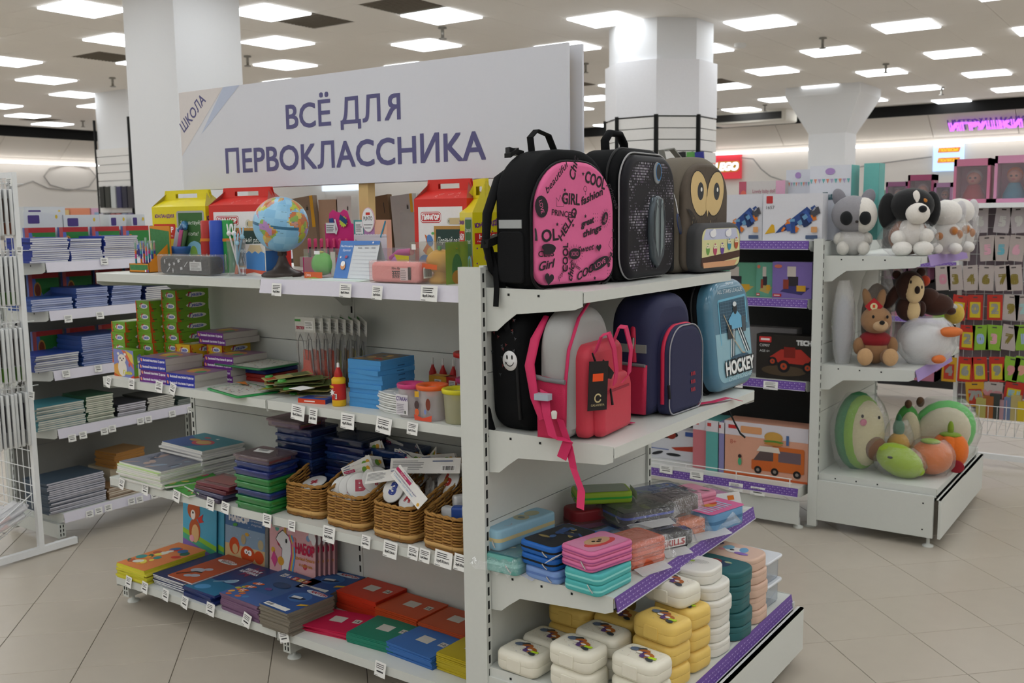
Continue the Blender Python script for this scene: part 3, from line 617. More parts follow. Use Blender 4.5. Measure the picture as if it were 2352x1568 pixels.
carry_box('yellow gable-top gift carton turned side-on at the shelf end', (aY(1100, 612, 3.0).x, 3.02, ZT), R(-37), .2, .125, .255, .125, 'e2d324', 'd8c93c', art_yellow)
# cartons standing on the far side of the top board
BRN = mat('6b5238', .8); GRY = mat('aaa59e', .8)
def carton(label, l, r, Y, ytop, d, c, art=None, rot=0, name='cardboard_box', cat='box'):
    x, w_ = XW(l, r, Y); h = ZY((l + r) / 2, ytop, Y) - ZT; m = M(); m.cbox(0, 0, 0, w_, d, h, c)
    if art: art(PR(m, face(w_, d, h, 'f')), w_, h)
    return ob(name, m, None, (x, Y + d / 2, ZT), 0, label, cat, rot=(0, rot, 0))
def flaps(p, w_, h):
    for q in (.2, .8): p.rect(w_ * q - .002, h * .75, w_ * q + .002, h * .9, '241a12')
def lock(p, w_, h):
    p.rr(w_ * .72, h * .8, w_ * .8, h * .85, .001, '3a3836'); p.arc(w_ * .76, h * .85, w_ * .03, w_ * .04, 0, 180, .0015, '3a3836')
def ywl(p, w_, h): lock(p, w_, h); p.rect(w_ * .88, h * .55, w_, h, mat('cf9d22'))
carton('dark brown corrugated carton leaning on the rear of the top board', 858, 910, 3.5, 449, .03, BRN, flaps, R(-7))
carton('grey carton with a padlock mark and yellow edge right of the brown one', 912, 962, 3.5, 446, .03, GRY, ywl, R(-5))
carton('pale grey upright carton behind the red gift carton', 962, 992, 3.56, 444, .05, mat('c9c6c0', .8), lock, 0)
carton('short grey carton in front of the padlock carton', 922, 958, 3.45, 487, .02, mat('a3a09c', .8), None, 0)
carton('brown carton with a yellow edge right behind the globe', 676, 736, 3.5, 452, .03, mat('8b7a68', .8), ywl, R(-6))
carton('tan cardboard folder box behind the pink pen display', 737, 780, 3.52, 458, .04, mat('b49a80', .8), None, 0)
carton('white box with a padlock mark beside the sign post', 778, 812, 3.52, 450, .05, mat('d6d2ca', .8), lock, 0)
carton('white printed box right behind the sign post', 838, 858, 3.55, 449, .05, mat('cfcac6', .8), lambda p, w_, h: p.bars(w_ * .1, h * .5, w_ * .9, h * .95, 8, '8a8684', 2), 0)
carton('light grey carton low behind the globe stand', 690, 735, 3.45, 590, .05, mat('bdb9ba', .8), None, 0)
# pen display box
x, w_ = XW(298, 342, 2.80); t = thing('pen_display', 'orange and green card display box holding colour-stack pencils', 'pen display', (x, 2.86, ZT)); m = M(); OR = mat('d98a28', .4); GRN = mat('3f7d4a', .5, n=.2, bs=90)
m.box(-w_ / 2, -.06, 0, w_ / 2, .06, .004, OR); m.box(-w_ / 2, -.06, 0, w_ / 2, -.057, .042, OR); m.box(-w_ / 2, -.06, 0, -w_ / 2 + .003, .06, .042, OR)
m.add([(w_ / 2, -.06, 0), (w_ / 2, .06, 0), (w_ / 2, .06, .14), (w_ / 2, -.06, .042)], [(0, 1, 2, 3)], OR); PR(m, fr((-w_ / 2, -.06, 0), (1, 0, 0), (0, 0, 1))).rect(.006, .012, w_ - .006, .037, GRN).rect(w_ - .028, .004, w_ - .018, .014, 'eeeeee').rect(w_ - .018, .004, w_ - .008, .015, 'c23b3b').rect(w_ - .008, .004, w_ - .001, .014, '3b62c2'); ob('tray', m, t)
m = M(); m.box(-w_ / 2 + .015, .05, 0, w_ / 2 + .02, .056, .215, OR); PR(m, fr((-w_ / 2 + .015, .05, 0), (1, 0, 0), (0, 0, 1))).poly([(.005, .0), (w_, .0), (w_, .19), (.005, .205)], GRN); ob('header_card', m, t)
cols = ['3d9a7a', 'b6462e', 'c7c94a', '2f8f6a', '36b07a', 'c04a3a', 'c9cf52']
for i in range(7):
    m = M(); X_ = -w_ / 2 + .012 + i * (w_ - .024) / 6; Y_ = -.03 + .03 * (i % 2); z = .02 if i != 4 else .035
    for k, cc in enumerate((['3a3f8f', '2f8f9a', 'c44a8a', 'd8742e'] * 2)[i % 4:i % 4 + 4]): m.lathe([(.0045, z + k * .022), (.0045, z + k * .022 + .022)], cc, 8, (X_, Y_, 0))
    m.lathe([(.0045, z + .088), (.0045, z + .105), (.003, z + .112), (.003, z + .118)], cols[i], 8, (X_, Y_, 0)); m.lathe([(.0052, z + .08), (.0052, z + .128)], film('e8f0ee', .25, .3), 8, (X_, Y_, 0)); ob('pencil', m, t)
# black pencil case in a clear sleeve
x, w_ = XW(358, 482, 2.74); t = thing('pencil_case', 'black pencil case with white doodles in a clear sleeve at the shelf edge', 'pencil case', (x, 2.79, ZT)); m = M(); w_ *= .97
m.pillow(rrect(-w_ / 2 + .01, .004, w_ / 2 - .008, .082, .022), fr((0, .04, 0), (1, 0, 0), (0, 0, 1)), .08, .012, mat('26272b', .5), 3); p = PR(m, fr((-w_ / 2, -.04, 0), (1, 0, 0), (0, 0, 1))); rd = random.Random(4); WD = mat('d5d5d8')
for (a, b, k) in ((.03, .06, 0), (.05, .045, 1), (.07, .05, 1), (.09, .062, 2), (.1, .03, 2), (.045, .025, 3), (.12, .05, 3), (.14, .035, 0), (.155, .06, 1), (.17, .028, 2), (.065, .02, 0)):
    a = a * w_ / .22
    if k == 0: p.line([(a, b - .01), (a, b + .01)], .005, WD); p.line([(a - .005, b), (a + .005, b)], .005, WD)
    elif k == 1: p.star(a, b, .01, WD, rd.random())
    elif k == 2: p.rect(a - .008, b - .006, a + .008, b + .006, WD, rd.random())
    else: p.line([(a - .012, b - .012), (a + .012, b + .01)], .004, WD)
p.text('Only music', w_ * .36, .068, .008, WD, .04); p.rect(w_ * .62, .022, w_ * .84, .06, 'e6e6e6'); p.bars(w_ * .64, .026, w_ * .82, .056, 6, '777777', 2); ob('case', m, t)
m = M(); m.pillow(rrect(-w_ / 2, .001, w_ / 2 + .01, .09, .008), fr((0, .046, 0), (1, 0, 0), (0, 0, 1)), .092, .006, film('f4f4f4', .08, .3), 2); ob('clear_sleeve', m, t)
# blue tray with brush pack
x, w_ = XW(367, 421, 2.93); t = thing('paint_tray', 'round blue plastic tray holding bagged brushes on the top shelf', 'tray', (x + .01, 2.98, ZT + .0)); m = M(); BL = film('3a78c8', .55, .2, .2, 0)
m.lathe([(.0, .085), (.045, .085), (.052, .1), (.056, .118), (.06, .118), (.055, .1), (.047, .082), (.04, .08), (.04, .0), (.0, .0)][::-1], BL, 24); ob('tray', m, t)
m = M(); d_ = V((.35, 0, 1)).normalized()
for k, (o, cc) in enumerate((((-.02, 0, .09), 'd9d9e4'), ((-.005, -.01, .09), 'd46a9a'), ((.012, .0, .09), '5a7a52'))): m.tube([V(o), V(o) + d_ * .11], [.009, .011], cc, 8)
m.tube([V((0, 0, .19)), V((.045, 0, .222)), V((.06, -.01, .2))], [.012, .018, .008], film('4a9ad4', .5, .3), 8); m.tube([(.015, 0, .2), (.022, 0, .228), (.035, 0, .232)], .0025, mat('4a8ad0'), 6)
m.obox((-.03, .002, .1), d_ * .1, (-.03, 0, .012), (0, .004, 0), mat('c9dff0')); ob('brush_pack', m, t)
# modelling tubes
for l, r, yt, yb, c, o in ((457.5, 478.5, 506, 600, 'b5302c', 1), (477, 498.5, 506, 627, '2b4fb4', 0), (497, 521, 506, 622, '2c9a4a', 1)):
    Y_ = 2.9 if c == '2b4fb4' else 2.94; x, w_ = XW(l, r, Y_); h = ZY(488, yt, Y_) - ZT; nm = {'b5302c': 'red', '2b4fb4': 'blue', '2c9a4a': 'green'}[c]
    t = thing('marker_tube', nm + ' plastic paint tube standing between the gift cartons and the globe', 'tube', (x, Y_ + w_ / 2, ZT)); m = M(); q = w_ / 2
    m.lathe([(q, 0), (q, h * .6)], mat(c, .35), 18); p = PR(m, fr((-q * .7, -q * .78, 0), (1, 0, 0), (0, 0, 1))); p.rect(0, h * .06, q * 1.4, h * .36, 'd8d6cc'); p.bars(q * .2, h * .1, q * 1.2, h * .22, 4, '7a6a8a', 1); p.ell(q * .7, h * .29, q * .3, q * .3, 'c98a3a'); ob('body', m, t)
    m = M(); m.lathe([(q * .93, h * .6), (q * .93, h * .98), (q * .8, h)], mat(c, .3), 18); ob('cap', m, t)
    if o: m = M(); m.lathe([(q * 1.04, h * .6), (q * 1.04, h * .655)], mat('e0842c', .4), 18); ob('clip_ring', m, t)
# clear cup of bunny pens
x, w_ = XW(509, 548, 2.78); CUPX = x; t = thing('clear_cup', 'tall clear plastic cup on the top shelf edge', 'cup', (x, 2.82, ZT)); m = M(); m.lathe([(.0, .003), (.036, .003), (.041, .155)], film('f2f2f4', .07, .3, .08, 0), 24); m.lathe([(.037, 0), (.0365, .004)], film('f2f2f4', .3, .3, .08, 0), 24); ob('cup', m, t)
for i, (a, b, c, hh) in enumerate(((-.022, -.01, 'e8e8e8', .2), (.004, -.012, 'eaeaea', .2), (.03, .0, '9fcbe0', .185), (-.01, .012, 'd9886a', .17), (.012, .014, 'd9866a', .18), (.02, -.016, 'a8d2e4', .16))):
    m = M(); base = V((-a * .5, -b * .5, .008)); top = V((a * 1.2, b, hh - .03)); m.tube([base, top], .0042, c, 8); d_ = (top - base).normalized(); hd = top + d_ * .012
    m.ball(hd, (.012, .010, .011), c, 10, 8)
    for s in (-1, 1): m.tube([hd + V((s * .005, 0, .006)), hd + V((s * .011, 0, .038)), hd + V((s * .011, 0, .042))], [.003, .0035, .001], c, 6)
    ob('bunny_pen', m, None, (x, 2.82, ZT), 0, ('white', 'second white', 'light blue', 'coral', 'second coral', 'short light blue')[i] + ' pen with a rabbit-head top in the clear cup', 'pen', 'bunny pens in the clear cup')
# pencil-shaped box
x, w_ = XW(549, 628, 2.86); m = M(); h = ZY(590, 561, 2.86) - ZT; PB = mat('4f8ed0', .35); w1 = w_ * .8
m.cbox(0, 0, 0, w1, .085, h, mat('e6e2dc', .4)); p = PR(m, face(w1, .085, h, 'f'))
pf = lambda p, w_: (p.poly([(w_ * .04, h * .12), (w_ * .96, h * .12), (w_ * .96, h * .72), (w_ * .8, h * .78), (w_ * .66, h * .7), (w_ * .5, h * .78), (w_ * .34, h * .7), (w_ * .2, h * .78), (w_ * .04, h * .7)], PB), p.poly([(w_ * .1, h * .74), (w_ * .2, h * .79), (w_ * .34, h * .71), (w_ * .5, h * .79), (w_ * .66, h * .71), (w_ * .8, h * .79), (w_ * .9, h * .74), (w_ * .75, h * .97), (w_ * .25, h * .97)], 'd8c49c'), p.rect(0, 0, w_, h * .06, 'f0efec'), p.poly([(0, h * .03), (w_ * .4, h * .1), (w_, h * .02), (w_, h * .16), (0, h * .2)], 'd8624a'))
pf(p, w1); p = PR(m, face(w1, .085, h, 'r')); p.rect(0, 0, .085, h * .8, mat('3f7cc2', .35)); ob('gift_box', m, None, (x, 2.91, ZT), R(-12), 'box printed like a blue pencil tip left of the globe', 'box')
# globe
def inpoly(x, y, P):
    r_ = False; n = len(P)
    for i in range(n):
        x1, y1 = P[i]; x2, y2 = P[i - 1]
        if (y1 > y) != (y2 > y) and x < (x2 - x1) * (y - y1) / (y2 - y1) + x1: r_ = not r_
    return r_
SA = [(-80, 0), (-78, 8), (-72, 12), (-62, 10), (-50, 1), (-35, -6), (-39, -18), (-48, -26), (-57, -36), (-64, -42), (-66, -50), (-70, -55), (-74, -50), (-71, -30), (-70, -18), (-77, -12)]
AF = [(-17, 14), (-13, 27), (-6, 35), (10, 37), (25, 32), (34, 30), (43, 12), (51, 11), (40, -3), (40, -15), (33, -28), (20, -35), (15, -25), (12, -12), (9, 3), (-5, 5), (-12, 8)]
NA = [(-80, 9), (-90, 16), (-105, 20), (-117, 32), (-125, 48), (-160, 60), (-130, 72), (-80, 72), (-60, 55), (-66, 44), (-81, 30), (-97, 26), (-90, 20), (-83, 12)]
EU = [(-10, 37), (-9, 44), (0, 49), (8, 58), (25, 70), (60, 70), (60, 42), (28, 41), (20, 37), (12, 45), (0, 38)]
GL = [(-50, 60), (-25, 70), (-20, 80), (-60, 80)]; AN = [(-180, -70), (180, -70), (180, -90), (-180, -90)]
CC = ['c9a86a', 'b9c24a', 'd88a4a', '8fb25a', 'cf9a8a', 'b48ac0', 'd6c46a', 'c7774a']
g = thing('globe', 'small political globe on a dark brown plastic stand on the top shelf', 'globe', (aY(646, 630, 2.86).x, 2.87, ZT)); x = g.location.x
r_ = .115; m = M(); NL, NT = 120, 60; cz = ZY(646, 515, 2.87) - ZT; occ = ['8fc4e4', '86bce0', '9acbe8']; cam_az = math.degrees(math.atan2(-2.87, -x)); tilt = Matrix.Rotation(R(10), 3, 'Y'); rd = random.Random(1)
sites = [(rd.uniform(-180, 180), rd.uniform(-60, 80)) for _ in range(260)]; GM = {}
for i in range(NT):
    for j in range(NL):
        la0, la1 = -90 + 180 * i / NT, -90 + 180 * (i + 1) / NT; lo0, lo1 = -180 + 360 * j / NL, -180 + 360 * (j + 1) / NL; la, lo = (la0 + la1) / 2, (lo0 + lo1) / 2
        if any(inpoly(lo, la, P) for P in (SA, AF, NA, EU, GL)): k = min(range(260), key=lambda q: (sites[q][0] - lo) ** 2 + (sites[q][1] - la) ** 2); c = CC[k % 8]
        elif la < -70: c = 'e6ebee'
        else: c = occ[(i // 6 + j // 9) % 3]
        if abs(la) < 1.6 and c in occ: c = '3d6f8f'
        GM.setdefault(c, []).append((la0, la1, lo0, lo1))
def sph(la, lo, q=r_):
    a = R(cam_az + lo + 30); v = V((q * math.cos(R(la)) * math.cos(a), q * math.cos(R(la)) * math.sin(a), q * math.sin(R(la)))); v = tilt @ v; return (v.x, v.y, v.z + cz)
for c, L in GM.items():
    vs_, fs_ = [], []
    for la0, la1, lo0, lo1 in L:
        o = len(vs_); vs_ += [sph(la0, lo0), sph(la0, lo1), sph(la1, lo1), sph(la1, lo0)]; fs_.append((o, o + 1, o + 2, o + 3))
    m.add(vs_, fs_, mat(c, .3, n=.02), True)
for k in range(26):
    la, lo = rd.uniform(-50, 50), rd.uniform(-75, 30); vs_ = [sph(la, lo, r_ * 1.003), sph(la, lo + 6, r_ * 1.003), sph(la + 1, lo + 6, r_ * 1.003), sph(la + 1, lo, r_ * 1.003)]; m.add(vs_, [(0, 1, 2, 3)], mat('5d7f96'))
ob('ball', m, g); m = M(); ST = mat('3a302b', .35)
m.lathe([(.088, 0), (.09, .008), (.078, .018), (.045, .03), (.028, .05), (.018, .075), (.011, .1), (.011, cz - r_ + .002), (.0, cz - r_ + .002)], ST, 32); m.cbox(0, 0, cz - r_ - .016, .024, .03, .018, ST); ob('stand', m, g)
# pink pen display and pens
x, w_ = XW(735, 800, 3.08); t = thing('pen_display', 'hot pink card pen display with jagged top', 'pen display', (x, 3.12, ZT)); m = M(); PK_ = mat('cf2f7c', .4); z = ZY(765, 515, 3.08) - ZT; z2 = ZY(765, 481, 3.08) - ZT
m.prism([(-w_ / 2, .09), (w_ / 2 - .004, .07), (w_ / 2, z), (w_ * .42, z * 1.02), (w_ * .3, z2 * .97), (w_ * .18, z2), (w_ * .05, z2 * .95), (-w_ * .1, z2 * .97), (-w_ * .2, z2), (-w_ * .33, z2 * .94), (-w_ * .36, z * 1.02), (-w_ / 2, z)], fr((0, 0, 0), (1, 0, 0), (0, 0, 1)), -.003, PK_); p = PR(m, fr((0, -.003, 0), (1, 0, 0), (0, 0, 1)), .004)
p.star(w_ * .2, z * 1.05, .026, mat('c9d44a'), .2, 11, .75); p.poly([(w_ * .05, z * 1.1), (w_ * .3, z * .98), (w_ * .34, z * 1.08), (w_ * .1, z * 1.2)], mat('254a78')); p.rect(-w_ * .3, z * 1.02, -w_ * .14, z * 1.12, mat('2a4f86'), .1); p.line([(-w_ * .1, z * 1.1), (-w_ * .02, z * .9), (-w_ * .08, z * .8)], .008, 'e9e6ea'); p.rect(-w_ * .42, z * .82, -w_ * .08, z * 1.03, 'e8e8ea'); p.bars(-w_ * .4, z * .86, -w_ * .1, z * 1.0, 4, '555555', 3); ob('header_card', m, t)
m = M(); m.cbox(-.06, .0, 0, w_ + .1, .07, .07, PK_); ob('tray', m, t)
for i in range(14):
    m = M(); X_ = -w_ / 2 - .1 + i * (w_ + .075) / 13; m.lathe([(.006, .05), (.006, .115)], mat('2f1a36', .4), 8, (X_, -.02 * (i % 2), 0)); m.lathe([(.0065, .115), (.0065, .15), (.004, .153)], mat('d8497a', .4), 8, (X_, -.02 * (i % 2), 0)); m.box(X_ - .0015, -.0085 - .02 * (i % 2), .09, X_ + .0015, -.006 - .02 * (i % 2), .145, 'd8497a'); ob('pen', m, t)
# white and orange pen display
x, w_ = XW(801, 876, 3.05); t = thing('pen_display', 'pastel pen display with an oval white PUNTO card', 'pen display', (x, 3.09, ZT)); m = M(); z = ZY(840, 505, 3.05) - ZT; zl = ZY(840, 541, 3.05) - ZT
m.box(-w_ / 2, 0, 0, w_ / 2, .03, z, mat('e7b59c', .4)); p = PR(m, fr((-w_ / 2, 0, 0), (1, 0, 0), (0, 0, 1))); p.rect(0, 0, w_, zl, 'd8d2dc'); p.rect(0, zl, w_ * .32, z, mat('4f9a9a')); p.rect(w_ * .32, zl, w_ * .64, z, mat('c08ac0'))
for k in range(12): p.ell(w_ * (k + .5) / 12, zl, w_ / 22, .006, 'd8d2dc')
p.line([(w_ * .98, z * .98), (w_ * .82, zl * .95)], .007, mat('2f86a6')); p.rect(w_ * .06, zl * 1.04, w_ * .3, z * .97, 'e8e8ea'); p.bars(w_ * .08, zl * 1.1, w_ * .28, z * .94, 4, '555555', 7); p.text('36', w_ * .04, zl * .84, .009, '333333'); ob('box', m, t)
m = M(); ov = [(.036 * math.cos(R(a)), .052 * math.sin(R(a))) for a in range(0, 360, 15)]; m.prism(ov, fr((-.005, -.002, z - .0), (1, 0, 0), (0, 0, 1)), .003, mat('dcb6c4')); p = PR(m, fr((-.005, -.005, z), (1, 0, 0), (0, 0, 1)), .0006); p.ell(0, 0, .033, .049, 'efeef0', n=24); p.rect(-.012, .02, .012, .031, mat('cf3a2c')); p.text('PUNTO', 0, -.002, .016, '333333', .05, al='c', bold=.01); p.bars(-.024, -.022, .026, -.014, 1, '777777', 2); p.bars(-.02, -.035, .02, -.028, 1, '777777', 5); ob('oval_card', m, t)
m = M(); m.cbox(-.01, -.03, 0, w_, .05, .055, 'd6cfd8'); ob('tray', m, t)
for i in range(13):
    m = M(); X_ = -w_ / 2 - .045 + i * (w_ + .03) / 12; c = ['4f9aa0', '3f8f98', 'b59ac0', 'd98a4a', 'b59ac0', 'd98a4a', 'e0904a', 'd08444', 'b7734a', 'd98a4a', 'c87c44', 'd98a4a', 'b7734a'][i]; m.lathe([(.005, .04), (.005, .112)], c, 8, (X_, -.03, 0)); m.lathe([(.0052, .112), (.0052, .132), (.002, .136)], mat('b9b9bd', .25, m=.8), 8, (X_, -.03, 0)); ob('pen', m, t)
# green apple clock box
x, w_ = XW(697, 752, 2.82); t = thing('clear_box', 'clear box with a green apple shape and orange label right of the globe', 'box', (x, 2.87, ZT)); m = M(); h = ZY(720, 572, 2.82) - ZT; m.cbox(0, 0, 0, w_, .09, h, film('f2f2f2', .07, .3, .08, 0)); p = PR(m, face(w_, .09, h, 'f')); p.rect(0, 0, w_ * .75, h * .22, mat('d8663a')); p.text('ORG', w_ * .06, h * .07, h * .08, 'ffffff'); p.poly([(0, 0), (w_ * .4, h * .04), (w_ * .75, 0)], mat('8fc04a')); p.rect(w_ * .45, h * .82, w_ * .68, h * .94, 'eeeeee'); ob('clear_case', m, t)
m = M(); m.ball((-.008, 0, h * .48), (w_ * .4, .036, h * .4), mat('72c95a', .35), 18, 12); m.ball((-.008, -.006, h * .88), (.014, .012, .006), mat('c9bc5a'), 10, 6); ob('apple', m, t)
m = M(); m.box(w_ * .28, .0, .01, w_ * .46, .003, h * .9, 'e9e4dc'); ob('insert_card', m, t)
# timetable tent calendar and papers
a, b = aY(752, 632, 2.80), aY(862, 625, 2.80); x = (a.x + b.x) / 2; w_ = (b.x - a.x) * .82; t = thing('tent_calendar', 'blue and white school timetable folded as a tent calendar', 'calendar', (x + .0, 2.86, ZT + .006)); h = .145; m = M()
m.add([(-w_ / 2, -.05, 0), (w_ / 2, -.05, 0), (w_ / 2, 0, h), (-w_ / 2, 0, h), (-w_ / 2, .05, 0), (w_ / 2, .05, 0)], [(0, 1, 2, 3), (5, 4, 3, 2)], mat('d6dade', .5)); f = fr((-w_ / 2, -.05, 0), (1, 0, 0), (0, .05, h)); L_ = math.hypot(.05, h); p = PR(m, f); p.poly([(0, L_), (w_, L_), (w_, L_ * .9), (w_ * .36, L_ * .88), (w_ * .36, 0), (0, 0)], mat('4f7fc4')); p.text('Расписание', w_ * .03, L_ * .83, .009, 'f0f4fa', w_ * .31, shear=.15); p.text('Уроков', w_ * .1, L_ * .72, .009, 'f0f4fa', w_ * .2, shear=.15)
for k in range(7): p.line([(w_ * .4, L_ * (.1 + k * .1)), (w_ * .97, L_ * (.1 + k * .1))], .0012, 'b9bcc6')
for k in range(3): p.rect(w_ * (.48 + k * .17), L_ * .8, w_ * (.58 + k * .17), L_ * .825, '8a8c94')
for k in range(22): p.ell(w_ * .4 + k * w_ * .027, L_ * .875, .0016, .0016, '555a66', n=6)
p.ell(w_ * .2, L_ * .32, .013, .016, 'd69a6a', .3); p.ell(w_ * .19, L_ * .38, .011, .011, 'f2f2f2'); p.ell(w_ * .24, L_ * .56, .008, .006, 'a04a6a', .4); p.star(w_ * .1, L_ * .55, .006, 'f2f2f2'); p.star(w_ * .85, L_ * .95, .006, 'f2f2f2'); ob('tent_card', m, t)
m = M()
for k in range(4): m.obox((-.15 + k * .01, -.07 + k * .006, .0012 * k), (.27, .02 * k, 0), (-.0, .12, 0), (0, 0, .001), ['e8ecec', 'cfe6d8', 'eef0f0', 'e2eeee'][k])
ob('paper_sheet', m, None, (x - .03, 2.80, ZT), 0, 'loose pale paper sheets lying under the tent calendar', 'paper')
# pink case, purple toy box, orange toy box
x, w_ = XW(847, 956, 2.72); t = thing('pencil_case', 'plain pink pencil case in a clear sleeve right of the tent calendar', 'pencil case', (x, 2.77, ZT)); m = M(); h = .078
m.pillow(rrect(-w_ / 2, .002, w_ / 2, h, .018), fr((0, .04, 0), (1, 0, 0), (0, 0, 1)), .08, .014, mat('eaa6a2', .5), 3); p = PR(m, fr((-w_ / 2, -.04, 0), (1, 0, 0), (0, 0, 1))); p.text('Film film', w_ * .46, h * .66, .009, '6a4a48', w_ * .2, bold=.02); p.rect(w_ * .46, h * .26, w_ * .64, h * .6, '4a3a3a')
for k in range(12): p.ell(w_ * (.48 + .045 * (k % 4)), h * (.31 + .1 * (k // 4)), .0025, .0035, 'e0a09c', k)
p.rect(w_ * .64, h * .16, w_ * .8, h * .74, 'e6e0e0'); p.rect(w_ * .8, h * .2, w_ * .86, h * .78, '2f2a2a'); p.bars(w_ * .655, h * .2, w_ * .78, h * .7, 6, '9a9494', 3); ob('case', m, t)
m = M(); m.pillow(rrect(-w_ / 2 - .006, 0, w_ / 2 + .012, h + .006, .01), fr((0, .045, 0), (1, 0, 0), (0, 0, 1)), .09, .006, film('fff0f0', .06, .3), 2); PR(m, face(w_ + .024, .09, h, 'r')).barcode(.02, .02, .05, .04, 4); ob('clear_sleeve', m, t)
x, w_ = XW(874, 940, 2.95); t = thing('clear_box', 'clear box holding a pink and purple toy behind the pink case', 'box', (x, 3.0, ZT)); h = ZY(905, 570, 2.95) - ZT; m = M(); m.cbox(0, 0, 0, w_, .1, h, film('f2eef4', .1, .3, .08, 0)); PR(m, face(w_, .1, h, 'f')).rect(w_ * .04, h * .55, w_ * .18, h * .72, 'eeeeee').poly([(w_ * .55, h * .3), (w_, h * .35), (w_, h * .75), (w_ * .5, h * .8), (w_ * .62, h * .55)], mat('d8c83a')); ob('clear_case', m, t)
m = M(); m.lathe([(.02, 0), (.035, .03), (.04, .06), (.02, .085), (.0, .09)], mat('c07ac0', .4), 14, (-.02, 0, 0)); m.tube([(-.06, 0, .075), (-.02, 0, .1), (.05, 0, .105)], .014, mat('d84a9a', .4), 8); m.lathe([(.014, .03), (.014, .0301)], 'd8a45a', 12, (-.02, -.04, 0)); ob('toy', m, t)
x, w_ = XW(941, 1022, 2.75); t = thing('clear_box', 'clear box with an orange toy and a green cactus print by the shelf end', 'box', (x, 2.82, ZT)); h = ZY(980, 556, 2.75) - ZT; m = M(); m.cbox(0, 0, 0, w_, .13, h, film('f0f0ea', .06, .35, .08, 0)); p = PR(m, face(w_, .13, h, 'f')); p.rect(w_ * .05, h * .82, w_ * .17, h * .95, 'eeeeee'); p.rect(w_ * .34, h * .36, w_ * .76, h * .48, mat('dd6a3a'), -.08)
p = PR(m, face(w_, .13, h, 'r')); p.rect(0, 0, .13, h, film('8fae4a', .7, .1)); p.ell(.065, h * .35, .03, .055, mat('4a7a4a')); p.ell(.065, h * .5, .014, .02, mat('4a7a4a')); p.ell(.065, h * .16, .03, .025, mat('b9823a')); ob('clear_case', m, t)
m = M(); OT = mat('e0a528', .35); m.ball((.01, 0, h * .52), (w_ * .36, .05, h * .3), OT, 18, 12); m.lathe([(.045, .0), (.05, .012), (.03, .03), (.03, .07)], OT, 18, (.01, 0, 0)); m.tube([(.04, 0, h * .65), (.075, 0, h * .9)], .014, OT, 8); m.cbox(.02, -.02, h * .8, .01, .01, h * .1, '3fa04a'); ob('toy', m, t)
# ================================================================ stacks: every book, notebook or box is an object of its own
PAGE = mat('e9e7e2', .7, n=.02)
def book_geo(w_, d, t_, cover, page=PAGE, spine=None, art=None, back=None):
    m = M(); e = min(.0012, t_ * .2); m.box(-w_ / 2, -d / 2, 0, w_ / 2, d / 2, e, back or cover); m.box(-w_ / 2 + .001, -d / 2 + .001, e, w_ / 2 - .001, d / 2 - .001, t_ - e, page); m.box(-w_ / 2, -d / 2, t_ - e, w_ / 2, d / 2, t_, cover)
    if spine == 'l': m.box(-w_ / 2 - .0006, -d / 2, 0, -w_ / 2 + .001, d / 2, t_, cover)
    if spine == 'f': m.box(-w_ / 2, -d / 2 - .0006, 0, w_ / 2, -d / 2 + .001, t_, cover)
    if spine == 'b': m.box(-w_ / 2, d / 2 - .001, 0, w_ / 2, d / 2 + .0006, t_, cover)
    if art: art(PR(m, fr((-w_ / 2, -d / 2, t_), (1, 0, 0), (0, 1, 0)), .0004, .00008), w_, d)
    return m
def stack(name, cat, top_label, label, group, loc, rz, w_, d, t_, n, cover, page=PAGE, spine=None, art=None, jit=.006, jr=1.5, seed=0, covers=None, bend=0):
    rd = random.Random(seed + 11); meshes = {}; z = loc[2]
    for i in range(n):
        c = covers[i % len(covers)] if covers else cover; last = i == n - 1
        key = 'top' if last else c
        if key not in meshes: meshes[key] = mesh(book_geo(w_, d, t_, c, page, spine, art if last else None), name)
        ob(name, meshes[key], None, (loc[0] + rd.uniform(-jit, jit), loc[1] + rd.uniform(-jit, jit), z), rz + R(rd.uniform(-jr, jr)), top_label if last else label, cat, group); z += t_ + .0002
    return z
# ---------------------------------------------------------------- bottom shelf (books, card sets, notebooks)
ZB = .155
def cover_blobs(cols, seed, n=14, bg=None, text=None):
    def art(p, w_, d):
        rd = random.Random(seed)
        if bg: p.rect(0, 0, w_, d, bg)
        for i in range(n): p.ell(rd.uniform(.12, .88) * w_, rd.uniform(.12, .85) * d, rd.uniform(.04, .13) * w_, rd.uniform(.03, .09) * d, cols[i % len(cols)], rd.uniform(0, 3))
        if text:
            for s, x, y, h, c, ww in text: p.text(s, x * w_, y * d, h, c, ww * w_, bold=.03)
    return art
stack('colouring_book', 'book', 'topmost yellow-edged colouring book with tools on its cover at the left shelf end', 'yellow-edged colouring book in the stack at the left end of the bottom shelf', 'yellow colouring books', (-4.14, 2.86, ZB), R(2), .22, .355, .0085, 8, 'd7c84a', mat('d6d43c', .6), 'l', cover_blobs(['3f8f8a', 'c9392e', 'e6d65a', '2f6a52', 'd9d9cc', 'b05a3a', 'e09a3a', '3a6a9a'], 4, 22, 'd9824a'), .005, 2.5, 1)
NAVY = mat('24305e', .35)
z = stack('card_set', 'card set', 'uppermost visible navy white-card set under the orange one', 'navy-covered white card set in the stack left of the fish cover', 'white card sets', (-3.89, 2.9, ZB), R(-1), .24, .36, .0085, 6, NAVY, mat('e8e8e6', .6), None, None, .006, 1.5, 2)
